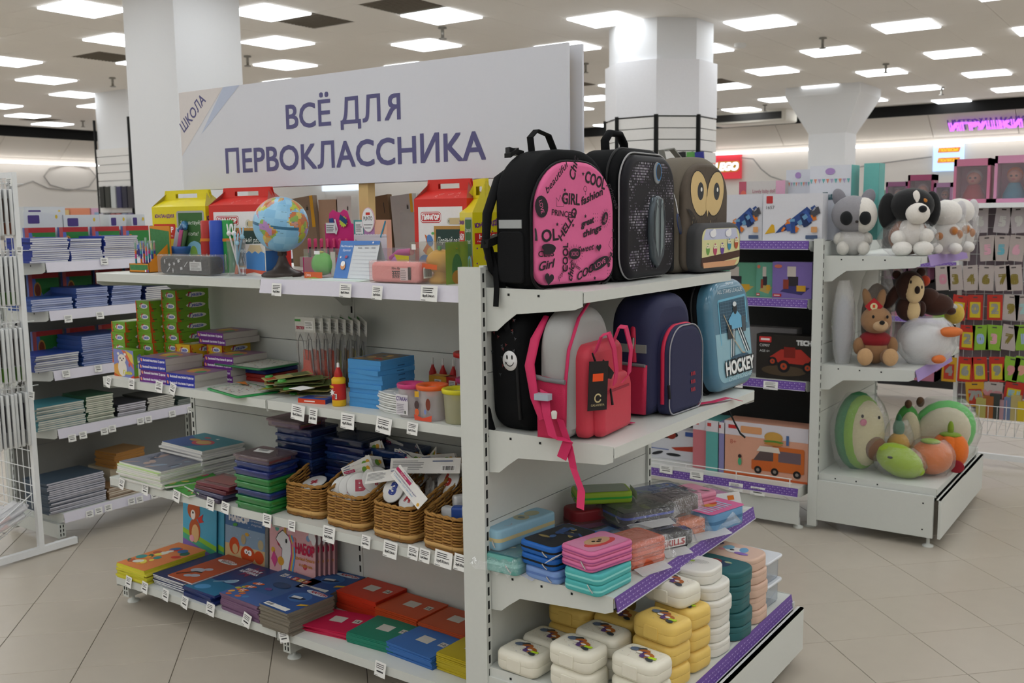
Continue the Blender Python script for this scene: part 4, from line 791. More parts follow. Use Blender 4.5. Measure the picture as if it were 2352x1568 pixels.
def art_orange(p, w_, d):
    for (a, b, r_) in ((.35, .35, .2), (.6, .2, .14), (.45, .15, .12), (.55, .45, .12)): p.ell(a * w_, b * d, r_ * w_, r_ * .7 * w_, 'a9adb8', .3)
    p.line([(.1 * w_, .1 * d), (.4 * w_, .3 * d), (.6 * w_, .32 * d)], .012, '3a2418'); p.ell(.5 * w_, .78 * d, .36 * w_, .06 * d, 'e2e0dc'); p.text('БЕЛОГО', .26 * w_, .785 * d, .014, 'b03a2a', .5 * w_, bold=.03); p.text('КАРТОНА', .3 * w_, .745 * d, .012, '333333', .42 * w_, bold=.02)
ob('card_set', book_geo(.19, .345, .008, 'b5532c', mat('e8e8e6'), None, art_orange), None, (-3.815, 2.9, z + .001), R(-2), 'orange white-card set with a grey winter landscape on its cover', 'card set')
def art_space(p, w_, d):
    p.rect(0, 0, w_, d * .35, mat('2c6d92')); p.ell(.35 * w_, .12 * d, .18 * w_, .12 * w_, '4f8fc0', .4); p.ell(.62 * w_, .42 * d, .14 * w_, .09 * w_, '8fb0c8', .5); p.ell(.66 * w_, .47 * d, .08 * w_, .05 * w_, 'b9c9d6', .5); p.line([(.3 * w_, .3 * d), (.7 * w_, .48 * d)], .012, '7f9fb8'); p.star(.55 * w_, .78 * d, .3 * w_, '8a3a5a', .3, 8, .5); p.text('БЕЛАЯ', .3 * w_, .8 * d, .02, 'dfe2ea', .45 * w_, bold=.04); p.text('КАРТИНКА', .26 * w_, .72 * d, .02, 'dfe2ea', .55 * w_, bold=.04)
stack('paper_set', 'card set', 'navy space-themed card set with a rocket on its cover', 'dark blue card set under the rocket cover', 'navy space card sets', (-3.64, 2.885, ZB), R(-3), .225, .37, .0105, 5, mat('26356c', .3), mat('2a3d86', .5), 'f', art_space, .012, 3, 5)
def art_reef(p, w_, d):
    p.rect(0, 0, w_, d, mat('3a5f92')); p.rect(0, 0, w_, d * .3, mat('48629a')); rd = random.Random(8)
    for i in range(10): p.ell(rd.uniform(.05, .5) * w_, rd.uniform(.04, .35) * d, .06 * w_, .03 * d, ['b9b84a', 'c86a3a', '4a7fb0', 'd8a04a'][i % 4], rd.random())
    for k in range(3):
        y = (.22 + .12 * k) * d; p.ell(.22 * w_, y, .12 * w_, .045 * w_, 'd4622c', .3); p.line([(.2 * w_, y - .012), (.2 * w_, y + .012)], .006, 'eeeeee'); p.line([(.25 * w_, y - .01), (.25 * w_, y + .014)], .005, 'eeeeee')
    p.ell(.55 * w_, .42 * d, .08 * w_, .05 * w_, '6a4a86'); p.ell(.6 * w_, .6 * d, .2 * w_, .08 * d, '2a4a72')
    for k, (ch, c) in enumerate(zip('НАБОР', ('e8e8e2', '3a6ac0', 'c23a3a', 'd8b23a', 'b04a3a'))): p.rect((.2 + .14 * k) * w_, .8 * d, (.32 + .14 * k) * w_, .9 * d, c, .1); p.text(ch, (.23 + .14 * k) * w_, .82 * d, .018, 'e9e6d8' if k else '4a7fb0', bold=.04)
zn = stack('paper_set', 'card set', 'coloured paper set with clownfish reef cover reading НАБОР', 'coloured paper set in the stack under the clownfish cover', 'clownfish paper sets', (-3.345, 2.87, ZB), R(-4), .27, .36, .0075, 10, mat('7a5a78', .4), mat('9a7f88', .6), 'f', art_reef, .004, 1.2, 9)
def art_karton(p, w_, d):
    p.rect(0, 0, w_, d, mat('2a4f8a')); p.ell(.45 * w_, .6 * d, .3 * w_, .2 * d, '3a6aa6'); p.ell(.55 * w_, .55 * d, .13 * w_, .05 * w_, '1c2a44', .5); p.ell(.38 * w_, .5 * d, .12 * w_, .04 * w_, '1c2a44', .4); p.ell(.6 * w_, .88 * d, .35 * w_, .07 * d, 'c9d3de'); p.text('КАРТОН', .4 * w_, .86 * d, .018, 'b0303a', .5 * w_, bold=.04); p.rect(.06 * w_, .05 * d, .85 * w_, .16 * d, 'dcdcd8'); p.barcode(.08 * w_, .06 * d, .28 * w_, .09 * d, 5); p.rect(.28 * w_, .52 * d, .55 * w_, .6 * d, 'd6d8da', .2); p.poly([(.8 * w_, .3 * d), (w_, .4 * d), (w_, .46 * d), (.8 * w_, .4 * d)], 'c9a23a')
stack('card_set', 'card set', 'blue coloured-card set with dolphins reading КАРТОН at the shelf joint', 'coloured-card set in the front stack under the dolphin cover', 'front dolphin card sets', (-3.1, 2.79, ZB), R(-3), .19, .25, .0075, 13, mat('8a8272', .5), mat('857d72', .7), None, art_karton, .005, 2.5, 12)
stack('card_set', 'card set', 'rear dolphin card set beside the unicorn paper sets', 'coloured-card set in the rear stack beside the unicorn sets', 'rear dolphin card sets', (-3.17, 3.06, ZB), R(4), .2, .25, .0075, 10, mat('5a5a52', .5), mat('6a6458', .7), None, art_karton, .005, 2, 14)
# standing sets leaning on the back panel
def standing(name, label, cat, l, r, Y, zt, w_, c, art, n=1, tilt=9, dx=.0, grp=None, t_=.008, edge=None, dy=.012, lab2=None):
    a = aY((l + r) / 2, 1240, Y)
    for i in range(n):
        m = M(); h = zt; m.box(-w_ / 2, 0, 0, w_ / 2, t_, h, edge or PAGE); m.box(-w_ / 2, -.0008, 0, w_ / 2, 0, h, c)
        art(PR(m, fr((-w_ / 2, -.0008, 0), (1, 0, 0), (0, 0, 1)), .0004, .0001), w_, h)
        ob(name, m, None, (a.x + dx * i, Y + dy * i, ZB), 0, label if i == 0 else lab2, cat, grp, rot=(R(-tilt), 0, 0))
def art_bear(p, w_, h):
    p.rect(0, 0, w_, h, mat('4fa8cc', .4)); p.poly([(0, h * .26), (w_, h * .1), (w_, h * .17), (0, h * .33)], mat('8fbf3a')); p.poly([(0, h * .17), (w_, h * .01), (w_, h * .1), (0, h * .26)], mat('4aa886')); p.poly([(0, 0), (w_, 0), (w_, h * .02), (0, h * .18)], mat('7f62b0'))
    p.ell(w_ * .4, h * .98, w_ * .28, h * .09, mat('e2b24a')); p.rect(w_ * .37, h * .86, w_ * .43, h * .9, 'c9963a')
    for a, b in ((.15, .78), (.78, .82)): p.ell(w_ * a, h * b, w_ * .12, h * .025, 'e6eef2'); p.ell(w_ * a, h * (b + .02), w_ * .06, h * .025, 'e6eef2')
    B = mat('b5562a'); p.ell(w_ * .36, h * .32, w_ * .17, h * .17, B); p.ell(w_ * .38, h * .28, w_ * .11, h * .13, 'd9b07a'); p.ell(w_ * .33, h * .6, w_ * .19, h * .13, B); p.ell(w_ * .2, h * .71, w_ * .05, h * .035, B); p.ell(w_ * .47, h * .7, w_ * .05, h * .09, B, -.2); p.ell(w_ * .31, h * .54, w_ * .07, h * .07, 'f0eae2'); p.ell(w_ * .31, h * .57, w_ * .025, h * .018, '222222'); p.poly([(w_ * .44, h * .5), (w_ * .62, h * .58), (w_ * .58, h * .5), (w_ * .64, h * .47), (w_ * .5, h * .44)], mat('c9302c')); p.ell(w_ * .28, h * .2, w_ * .07, h * .05, 'e8a0b0')
standing('album', 'tall blue album with a brown bear waving on its cover', 'album', 413, 500, 3.11, .37, .27, mat('4fa8cc'), art_bear, 3, 4, .045, 'bear albums', .012, mat('2a5f78'), .012, 'blue bear album showing only its edge behind the waving bear cover')
def art_crab(p, w_, h):
    p.rect(0, 0, w_, h * .35, mat('d8b98a')); p.rect(0, h * .3, w_, h, mat('4a74a8')); p.rect(0, h * .3, w_, h * .55, mat('8faac4')); p.rect(0, h * .75, w_, h, mat('36598f')); p.text('НАБОР', w_ * .1, h * .63, h * .085, 'eef0f4', w_ * .5, bold=.06); p.text('цветной бумаги', w_ * .64, h * .67, h * .03, 'e2e8f0', w_ * .34, shear=.3); p.text('и картона', w_ * .66, h * .62, h * .03, 'e2e8f0', w_ * .26, shear=.3); C = mat('cf4f22')
    p.ell(w_ * .24, h * .28, w_ * .13, h * .12, C); p.ell(w_ * .26, h * .24, w_ * .07, h * .07, 'd8b98a'); p.ell(w_ * .58, h * .2, w_ * .18, h * .12, C); p.ell(w_ * .86, h * .2, w_ * .12, h * .09, C); p.ell(w_ * .54, h * .24, w_ * .045, h * .035, 'ffffff'); p.ell(w_ * .63, h * .23, w_ * .05, h * .04, 'ffffff'); p.ell(w_ * .55, h * .235, w_ * .012, h * .014, '222222'); p.ell(w_ * .61, h * .23, w_ * .012, h * .014, '222222'); p.ell(w_ * .47, h * .4, w_ * .06, h * .07, 'b9a982'); p.ell(w_ * .9, h * .38, w_ * .07, h * .07, 'c2b590'); p.ell(w_ * .26, h * .58, w_ * .06, h * .025, '4a9a4a', .2); p.ell(w_ * .56, h * .48, w_ * .05, h * .025, 'd8a83a'); rd = random.Random(3)
    for k in range(26): p.ell(rd.uniform(.04, .96) * w_, rd.uniform(.42, .97) * h, .0022, .0022, 'c9d6e6', n=6)
standing('paper_set', 'blue coloured paper set with an orange crab reading НАБОР', 'paper set', 512, 606, 3.1, .36, .295, mat('4a74a8'), art_crab, 1, 4, 0, None, .02)
def art_unicorn(p, w_, h):
    p.rect(0, 0, w_, h, mat('e2aeb2', .45)); rd = random.Random(6); D = ['e0b23a', '5aa89a', '7f74b8', 'e08a7a', '86a8d0', 'd8d0c0', 'cf4a5a', '8a4f9a']
    for k, (a, b) in enumerate(((.08, .42), (.17, .72), (.42, .78), (.55, .62), (.3, .93), (.68, .86), (.78, .3), (.9, .52), (.92, .12), (.74, .12), (.03, .8), (.95, .86), (.85, .68), (.6, .05), (.2, .05))): p.ell(a * w_, b * h, .045 * w_, .045 * w_, D[k % 8])
    W = mat('eeeeee'); O = '444444'
    p.poly([(w_ * .3, h * .05), (w_ * .5, h * .0), (w_ * .56, h * .5), (w_ * .46, h * .68), (w_ * .4, h * .45)], 'cf4a8a') if 0 else None
    p.poly([(w_ * .4, h * .1), (w_ * .52, h * .5), (w_ * .46, h * .64), (w_ * .3, h * .72), (w_ * .2, h * .66), (w_ * .14, h * .58), (w_ * .2, h * .5), (w_ * .28, h * .46), (w_ * .26, h * .1)], O); p.poly([(w_ * .39, h * .11), (w_ * .5, h * .5), (w_ * .45, h * .63), (w_ * .3, h * .705), (w_ * .21, h * .65), (w_ * .155, h * .58), (w_ * .21, h * .51), (w_ * .29, h * .47), (w_ * .27, h * .11)], W)
    p.poly([(w_ * .32, h * .7), (w_ * .38, h * .67), (w_ * .37, h * .9)], 'd2a04a')
    for k, c in enumerate(('cf4a8a', 'e6b84a', '5aa4d8')): p.line([(w_ * (.43 + .03 * k), h * .67), (w_ * (.49 + .03 * k), h * .56), (w_ * (.5 + .03 * k), h * .4), (w_ * (.45 + .035 * k), h * .24), (w_ * (.42 + .04 * k), h * .06)], w_ * .034, c)
    p.poly([(w_ * .5, h * .53), (w_ * .57, h * .66), (w_ * .58, h * .52)], 'd88aa0'); p.ell(w_ * .38, h * .58, w_ * .022, h * .03, '222222'); p.poly([(w_ * .16, h * .57), (w_ * .26, h * .5), (w_ * .2, h * .5)], 'b0304a'); p.ell(w_ * .26, h * .3, w_ * .07, h * .06, 'dca23a'); p.poly([(w_ * .04, h * .3), (w_ * .1, h * .42), (w_ * .18, h * .3), (w_ * .12, h * .2)], 'd14a8a'); p.poly([(w_ * .5, h * .02), (w_ * .66, h * .0), (w_ * .6, h * .22)], 'd14a8a')
    p.text('НАБОР', w_ * .58, h * .46, h * .13, 'c2204a', w_ * .4, bold=.03); p.text('цветной бумаги', w_ * .58, h * .38, h * .04, 'd8924a', w_ * .4, bold=.02); p.text('и картона', w_ * .66, h * .3, h * .04, 'd8924a', w_ * .28, bold=.02)
    p.ell(w_ * .93, h * .72, w_ * .07, h * .06, 'f2f2f2'); p.ell(w_ * .97, h * .68, w_ * .05, h * .07, 'f2f2f2')
standing('paper_set', 'pink coloured paper set with a unicorn reading НАБОР', 'paper set', 606, 728, 3.06, .365, .31, mat('e2aeb2'), art_unicorn, 5, 3, .013, 'pink unicorn paper sets', .016, mat('8f6a70', .7), .018, 'pink unicorn paper set showing its edge behind the front one')
# school notebooks
def art_nb(p, w_, d):
    p.rect(w_ * .33, d * .42, w_ * .6, d * .7, mat('c9c4bc', .6)); p.rect(w_ * .76, d * .5, w_ * .9, d * .68, mat('c9c4bc', .6)); p.text('12', w_ * .79, d * .555, .014, '2a2a2a', .022, bold=.03)
for nm, x, y, rz, n, c, e, tl in (('bright red', -2.945, 3.085, -2, 15, 'c7381f', 'd8301a', 'leftmost of the three rear red-orange stacks'), ('red-orange', -2.69, 3.06, -3, 13, 'bf4a22', 'd8401c', 'middle of the three rear stacks'), ('dull orange', -2.44, 3.05, -2, 12, 'b9502c', 'd8481c', 'rightmost of the three rear stacks'),
        ('crimson', -2.915, 2.85, 8, 5, 'c01c48', 'd01848', 'front row left of the green stack'), ('green', -2.66, 2.86, 3, 8, '1f7a62', '1f9a7a', 'front row beside the blue stack'), ('blue', -2.44, 2.855, -4, 9, '3a6cb0', '4a86cc', 'front row beside the yellow stack'), ('yellow', -2.21, 2.86, -3, 13, 'b9a524', 'e0cc1c', 'front row against the upright post')):
    stack('notebook', 'notebook', 'topmost %s school notebook with name label, %s' % (nm, tl), '%s school notebook within its stack, %s' % (nm, tl), nm + ' school notebooks', (x, y, ZB), R(rz), .245 if nm != 'yellow' else .2, .195, .0052, n, mat(c, .45), mat(e, .5), 'f', art_nb, .003, 1.2 if nm != 'crimson' else 4, n)
# ---------------------------------------------------------------- third shelf
Z3 = .65
stack('album', 'album', 'drawing album with a dark grey fantasy cover on the front left stack', 'white-paged drawing album in the front left stack', 'front drawing albums', (-4.0, 2.79, Z3), R(-2), .345, .235, .0085, 10, mat('cfd0ce', .5), PAGE, None, cover_blobs(['6a6f80', 'a08a84', '8fa0b4', '4f5566', 'b09a90'], 3, 16, '777a86'), .01, 2, 3, covers=['d4d4d2', 'cfd2cf', 'b9d88a'])
stack('album', 'album', 'drawing album with a teal swirl cover on the rear left stack', 'white-paged drawing album in the rear left stack', 'rear drawing albums', (-3.99, 3.02, Z3), R(-4), .35, .24, .0085, 16, mat('d2d2d2', .5), PAGE, None, lambda p, w_, d: (p.rect(0, 0, w_, d, mat('3f8a9a')), p.poly([(0, 0), (w_ * .5, 0), (w_ * .7, d * .3), (w_ * .2, d * .6), (0, d * .7)], mat('3a5a9a')), p.ell(w_ * .55, d * .45, w_ * .2, d * .2, mat('c9485a')), p.ell(w_ * .55, d * .46, w_ * .14, d * .13, mat('d8b06a')), p.ell(w_ * .3, d * .5, w_ * .12, d * .08, 'c9964a'), p.ell(w_ * .35, d * .75, w_ * .07, d * .05, 'c85a6a'), p.poly([(w_ * .5, d * .78), (w_ * .58, d * .76), (w_ * .56, d * .84)], 'e8e8e8')), .008, 2, 6)
GA = cover_blobs(['3a8a3a', '8a4a2a', 'c85a7a', 'e0c86a', '2f6aa0', '6ab04a', 'd8d8c8'], 12, 20, '4a9a42')
def spiral(m, w_, d, t_, c='9a9a9e'):
    for k in range(18): x = -w_ / 2 + (k + .5) * w_ / 18; m.tube([(x, d / 2 - .004, -.002), (x, d / 2 + .005, t_ / 2), (x, d / 2 - .004, t_ + .003)], .0011, c, 5)
for i, (x, y, z, rz, lb) in enumerate(((-3.84, 2.82, Z3 + .012, -22, 'green spiral sketch pad with fairy-tale cover lying at the front'), (-3.68, 2.8, Z3, -14, 'green spiral sketch pad lowest beside the stamp boxes'), (-3.64, 2.83, Z3 + .012, -16, 'green spiral sketch pad overlapping the maroon packs'))):
    t = thing('sketch_pad', lb, 'sketch pad', (x, y, z), R(rz)); ob('pad', book_geo(.17, .25, .011, '4a8a3a', PAGE, None, GA), t); m = M(); spiral(m, .17, .25, .011); ob('spiral_binding', m, t)
for i in range(2):
    t = thing('sketch_pad', ('purple and green spiral pad leaning upright against the back panel', 'grey spiral pad leaning behind the purple one')[i], 'sketch pad', (-3.6 + .1 * i, 3.05 + .05 * i, Z3 + .004), 0, rot=(R(72), 0, R(-8))); ob('pad', book_geo(.17, .25, .012, ('3a2a52', '55555a')[i], PAGE, None, (lambda p, w_, d: (p.rect(0, 0, w_, d, mat('2f3a2a')), p.rect(0, d * .72, w_, d, mat('4a2f62')), p.ell(w_ * .65, d * .66, w_ * .25, d * .08, 'b5703a'), p.ell(w_ * .5, d * .5, w_ * .16, d * .08, 'c08a4a'), p.ell(w_ * .4, d * .38, w_ * .12, d * .1, '3a6ab0'), p.ell(w_ * .3, d * .3, w_ * .08, d * .1, 'b0303a'), p.ell(w_ * .6, d * .25, w_ * .3, d * .1, '5a8a2a'))) if i == 0 else None), t); m = M(); spiral(m, .17, .25, .012); ob('spiral_binding', m, t)
for i in range(4): 
    c = ['3a3048', '4a4a6a', '5a1c2c', '6a2430'][i]; m = M(); m.pillow(rrect(-.11, -.08, .11, .08, .008), fr((0, 0, 0), (1, 0, 0), (0, 1, 0)), .018, .003, mat(c, .25, coat=.5), 2); PR(m, fr((-.11, -.08, .018), (1, 0, 0), (0, 1, 0))).rect(.02, .03, .2, .13, mat(('55506a', '6a6a86', '7a2a3a', '8a4a4a')[i], .2))
    ob('card_pack', m, None, (-3.53 + .008 * i, 2.76 + .004 * i, Z3 + .0185 * i), R(-8 + 3 * i), ('lowest', 'second', 'third', 'topmost')[i] + ' dark wrapped pack in the pile left of the green stamp boxes', 'pack', 'dark wrapped packs')
# stamp boxes: tinted clear lidded boxes
def stamp_box(w_, d, h, tint, inner, op=.45):
    t = bpy.data.objects.new('stamp_box', None); COL.objects.link(t); F = film(tint, op, .3, .1, 0)
    m = M(); m.pillow(rrect(-w_ / 2 + .006, -d / 2 + .006, w_ / 2 - .006, d / 2 - .006, .008, 2), fr((0, 0, 0), (1, 0, 0), (0, 1, 0)), h * .72, 0, F, 2, r0=.004); ob('base', m, t)
    m = M(); m.pillow(rrect(-w_ / 2, -d / 2, w_ / 2, d / 2, .008, 2), fr((0, 0, h * .66), (1, 0, 0), (0, 1, 0)), h * .34, .004, F, 2, r0=0); m.line = None
    f = fr((-w_ / 2, -d / 2, h), (1, 0, 0), (0, 1, 0)); p = PR(m, f); p.line([(w_ * .12, d * .12), (w_ * .88, d * .12), (w_ * .88, d * .88), (w_ * .12, d * .88)], .004, F, True); ob('lid', m, t)
    m = M(); m.cbox(0, 0, .004, w_ * .82, d * .8, h * .5, mat(inner, .4)); rd = random.Random(len(MATS))
    for k in range(3): m.tube([(w_ * .36 + .006, -d * .35, h * (.2 + .1 * k)), (w_ * .36 + .006, d * .35, h * (.2 + .1 * k))], .006, ['c9b02a', 'b04a2a', '3a9a5a', 'c23a4a'][rd.randrange(4)], 6)
    ob('contents', m, t); return t
specs = [('3fb45a', '2a5a4a', .4), ('3fb45a', '2a5f4f', .4), ('2a4aa0', '1f2a4a', .4), ('3fb45a', '2a5f50', .4), ('3fb45a', '2a5a5a', .4), ('2a3f9a', '1f2a58', .45), ('2a4aa0', '25305a', .4), ('c0a8b0', '4a3f8a', .15)]; z = Z3
for i, (tn, inn, op) in enumerate(specs):
    h = .03; b = stamp_box(.222, .17, h, tn, inn, op); b.location = (-3.225 + random.uniform(-.004, .004), 2.765 + random.uniform(-.004, .004), z); z += h * .985
    col = {'3fb45a': 'green', '2a4aa0': 'blue', '2a3f9a': 'dark blue', 'c0a8b0': 'clear-lidded'}[tn]
    tag(b, '%s see-through plastic stamp box, %s from the bottom of the front stack' % (col, ['first', 'second', 'third', 'fourth', 'fifth', 'sixth', 'seventh', 'topmost'][i]), 'plastic box', 'stamp boxes in the front stack')
m = M(); m.obox((-.04, -.02, 0), (.09, .01, 0), (-.02, .045, 0), (0, 0, .0006), TAGW); PR(m, fr((-.05, -.01, .0007), (1, .1, 0), (-.4, 1, 0))).bars(.02, .01, .08, .035, 3, INK, 5); ob('price_slip', m, None, (-3.25, 2.77, z + .001), 0, 'white price slip lying on the topmost stamp box', 'price slip')
for cidx, (x, y, n, w_) in enumerate(((-3.19, 2.97, 10, .225), (-2.95, 3.03, 9, .23), (-2.73, 3.07, 8, .2))):
    z = Z3; pa = stamp_box(w_, .17, .033, '22306a', '181c34', .6); pb = stamp_box(w_, .17, .033, '2a4a8a', '203050', .55); pc_ = stamp_box(w_, .17, .033, '20305a', '2a3a22', .6)
    for i in range(n):
        src = (pa, pb, pc_)[(i * 2 + cidx) % 3]; o = src if 'used' not in src else dup(src); src['used'] = 1; o.location = (x + random.uniform(-.006, .006), y + random.uniform(-.004, .004), z); o.rotation_euler = (0, 0, R(random.uniform(-1.5, 1.5))); z += .0325
        tag(o, ('topmost ' if i == n - 1 else '') + 'dark blue see-through plastic stamp box in the %s rear column behind the baskets' % ('left', 'middle', 'right')[cidx], 'plastic box', 'rear stamp boxes, column %s' % ('left', 'middle', 'right')[cidx])
    for q in (pa, pb, pc_):
        if 'used' not in q:
            for ch in list(q.children): bpy.data.objects.remove(ch)
            bpy.data.objects.remove(q)
    if cidx == 0:
        b = stamp_box(.21, .17, .036, 'c8a8b8', '4a3f8a', .15); b.location = (x - .03, y - .03, z); tag(b, 'clear-lidded stamp box with red pencils on the left rear column', 'plastic box')
for o in bpy.data.objects:
    if 'used' in o: del o['used']
# ---------------------------------------------------------------- wicker baskets
WK = mat('a97c3e', .6, n=.25, bs=40); WKD = mat('8a5f2c', .6, n=.25, bs=40); WKL = mat('c49a5c', .55, n=.12, bs=30)
def rpath(w_, d, r, n=72):
    P = rrect(-w_ / 2, -d / 2, w_ / 2, d / 2, r, 6); L = [0]
    for i in range(len(P)): L.append(L[-1] + math.dist(P[i], P[(i + 1) % len(P)]))
    out = []
    for k in range(n):
        s = L[-1] * k / n; i = max(j for j in range(len(P)) if L[j] <= s); f_ = (s - L[i]) / max(1e-9, L[i + 1] - L[i]); a, b = P[i], P[(i + 1) % len(P)]; out.append((a[0] + (b[0] - a[0]) * f_, a[1] + (b[1] - a[1]) * f_))
    return out
def make_basket():
    W_, D_, HF, HB = .205, .36, .135, .25; t = thing('wicker_basket', 'x', 'basket'); n = 72; P = rpath(W_, D_, .045, n)
    cen = lambda i, off: (lambda x, y: V((x * (1 + off / (W_ / 2)), y * (1 + off / (D_ / 2)), 0)))(*P[i % n])
    top = lambda y: HF + (HB - HF) * min(1, max(0, (y + D_ / 2 - .03) / (D_ - .06))) ** 1.1
    m = M(); rows = 17
    for r_ in range(rows):
        pts = []
        for k in range(n + 1):
            i = k % n; y = P[i][1]; h = .034 + (top(y) - .05) * r_ / (rows - 1); wv = .0032 * (1 if (i // 3 + r_) % 2 else -1); pts.append(cen(i, wv) + V((0, 0, h)))
        m.tube(pts, .0042, WK if r_ % 3 else WKD, 5, False)
    ob('weave', m, t, kind='stuff')
    m = M()
    for i in range(0, n, 3): m.tube([cen(i, 0) + V((0, 0, .0)), cen(i, 0) + V((0, 0, top(P[i][1]) - .004))], .0026, WKD, 5)
    ob('stakes', m, t, kind='stuff')
    for (z, rr_, c, off, nm) in ((.024, .0075, WKL, .003, 'base_band'), (.008, .0065, WKD, .001, 'foot_braid'), (.016, .0035, WK, .003, 'foot_braid')):
        m = M(); m.tube([cen(k, off) + V((0, 0, z + (.0025 * math.sin(k * 1.7) if nm == 'foot_braid' else 0))) for k in range(n + 1)], rr_, c, 6, False, flat=1.3 if nm == 'base_band' else None); ob(nm, m, t)
    m = M()
    for q in (0, 1): m.tube([cen(k, .002 * math.sin(k * 1.3 + q * 3)) + V((0, 0, top(P[k % n][1]) + .004 * math.cos(k * 1.3 + q * 3))) for k in range(n + 1)], .0048, WK, 6, False)
    ob('rim', m, t)
    m = M(); m.add([cen(k, -.004) + V((0, 0, .006)) for k in range(n)], [tuple(range(n))], WKD); ob('bottom', m, t); return t
bk0 = make_basket(); BX = (-3.0, -2.735, -2.475, -2.22)
for i, (x, y, lb) in enumerate(((BX[0], 2.92, 'wicker basket nearest the plastic stamp boxes'), (BX[1], 2.90, 'second wicker basket from the stamp boxes, full of bagged letter cards'), (BX[2], 2.895, 'third wicker basket from the stamp boxes, with round letter discs'), (BX[3], 2.895, 'wicker basket against the upright post holding white caps'))):
    b = bk0 if i == 0 else dup(bk0); b.location = (x, y, Z3); b.rotation_euler = (0, 0, R((2, -2, -3, -4)[i])); b['label'] = lb; b['group'] = 'wicker baskets on the third shelf'
# bagged letter sets
def letter_bag(loc, rot, w_, h, head, seed, label):
    t = thing('letter_pack', label, 'pack', loc, rot=rot, group='bagged letter sets in the baskets'); rd = random.Random(seed); m = M(); g = []
    for i in range(6): g.append([((-.5 + j / 5) * w_ * (1 - .04 * (i % 2)), .012 * math.sin(math.pi * j / 5) * math.sin(math.pi * i / 5) - .003 * rd.random(), h * i / 5) for j in range(6)])
    m.sheet(g, FILM); m.sheet([[(x, -y, z) for x, y, z in r] for r in g], FILM); ob('bag', m, t)
    m = M(); m.box(-w_ / 2, -.001, h * .78, w_ / 2, .001, h * .78 + head, mat('e2e0da', .5)); p = PR(m, fr((-w_ / 2, -.001, h * .78), (1, 0, 0), (0, 0, 1)), .0008)
    p.rect(w_ * .04, head * .5, w_ * .42, head * .75, mat('b8245c')); p.text('ОБ-ЛАСТЬ' if seed % 2 else 'ПЛ-ОТА', w_ * .07, head * .56, head * .12, 'f0e0e6', w_ * .3); p.ell(w_ * .76, head * .45, w_ * .1, head * .3, mat('6a9a3a')); p.ell(w_ * .88, head * .55, w_ * .06, head * .2, mat('d8a43a')); p.bars(w_ * .05, head * .1, w_ * .5, head * .4, 2, '8a8a90', seed); p.rect(w_ * .05, head * .84, w_ * .3, head * .9, '4a5a86'); ob('header_card', m, t)
    m = M()
    for k in range(3): a, b = rd.uniform(-.25, .25) * w_, h * rd.uniform(.15, .5); m.lathe([(.0, 0), (.026, 0), (.028, .0015), (.026, .003), (0, .003)], mat('e4e4e2', .5), 16, (a, b - h * .3, .002 * k))
    me = mesh(m, 'letter_discs'); o = bpy.data.objects.new('letter_disc', me); COL.objects.link(o); o.parent = t; o.rotation_euler = (R(88), 0, 0); o.location = (0, 0, h * .3); return t
rd = random.Random(21); k = 0
for bx_, by, L in ((BX[1], 2.92, 7), (BX[2], 2.95, 7), (BX[2] + .1, 3.02, 3), (BX[1] - .03, 3.05, 5)):
    for i in range(L):
        k += 1; letter_bag((bx_ + rd.uniform(-.09, .09), by + rd.uniform(-.06, .12), Z3 + .06 + rd.uniform(0, .05)), (R(rd.uniform(-35, 20)), R(rd.uniform(-35, 35)), R(rd.uniform(-35, 25))), .14, rd.uniform(.15, .19), .05, k, 'clear bag of letter cards with a white header card among the wicker baskets')
def disc_letter(loc, ch, c, rx, rz, label):
    m = M(); m.lathe([(0, 0), (.052, 0), (.056, .003), (.052, .006), (0, .006)], mat('e6e6e4', .45), 28); p = PR(m, fr((0, 0, .006), (1, 0, 0), (0, 1, 0))); p.text(ch, -.016, -.02, .042, c, .034, bold=.05); ob('letter_disc', m, None, loc, 0, label, 'letter disc', rot=(R(rx), 0, R(rz)))
disc_letter((BX[2] - .06, 2.80, Z3 + .17), 'З', mat('2a3f8f'), 58, -6, 'white disc with a blue letter in the third basket')
disc_letter((BX[2] + .03, 2.79, Z3 + .155), 'А', mat('b02a3a'), 52, -14, 'white disc with a dark red letter А in the third basket')
disc_letter((BX[2] + .11, 2.93, Z3 + .2), 'Ь', mat('b5382a'), 55, -10, 'white disc with a red letter near the post')
disc_letter((BX[0] - .02, 2.84, Z3 + .115), '+', mat('b02a3a'), 18, -10, 'white disc with a red plus in the leftmost basket')
for i, (a, b, c) in enumerate(((-.07, -.1, .13), (-.035, -.09, .14), (.0, -.08, .15), (.04, -.03, .17))): disc_letter((BX[1] + a, 2.9 + b, Z3 + c), 'ОБВТ'[i], mat('b5485a'), 60, 30 + i * 6, ('leftmost', 'second', 'third', 'rightmost')[i] + ' of the white letter discs fanned in the second basket')
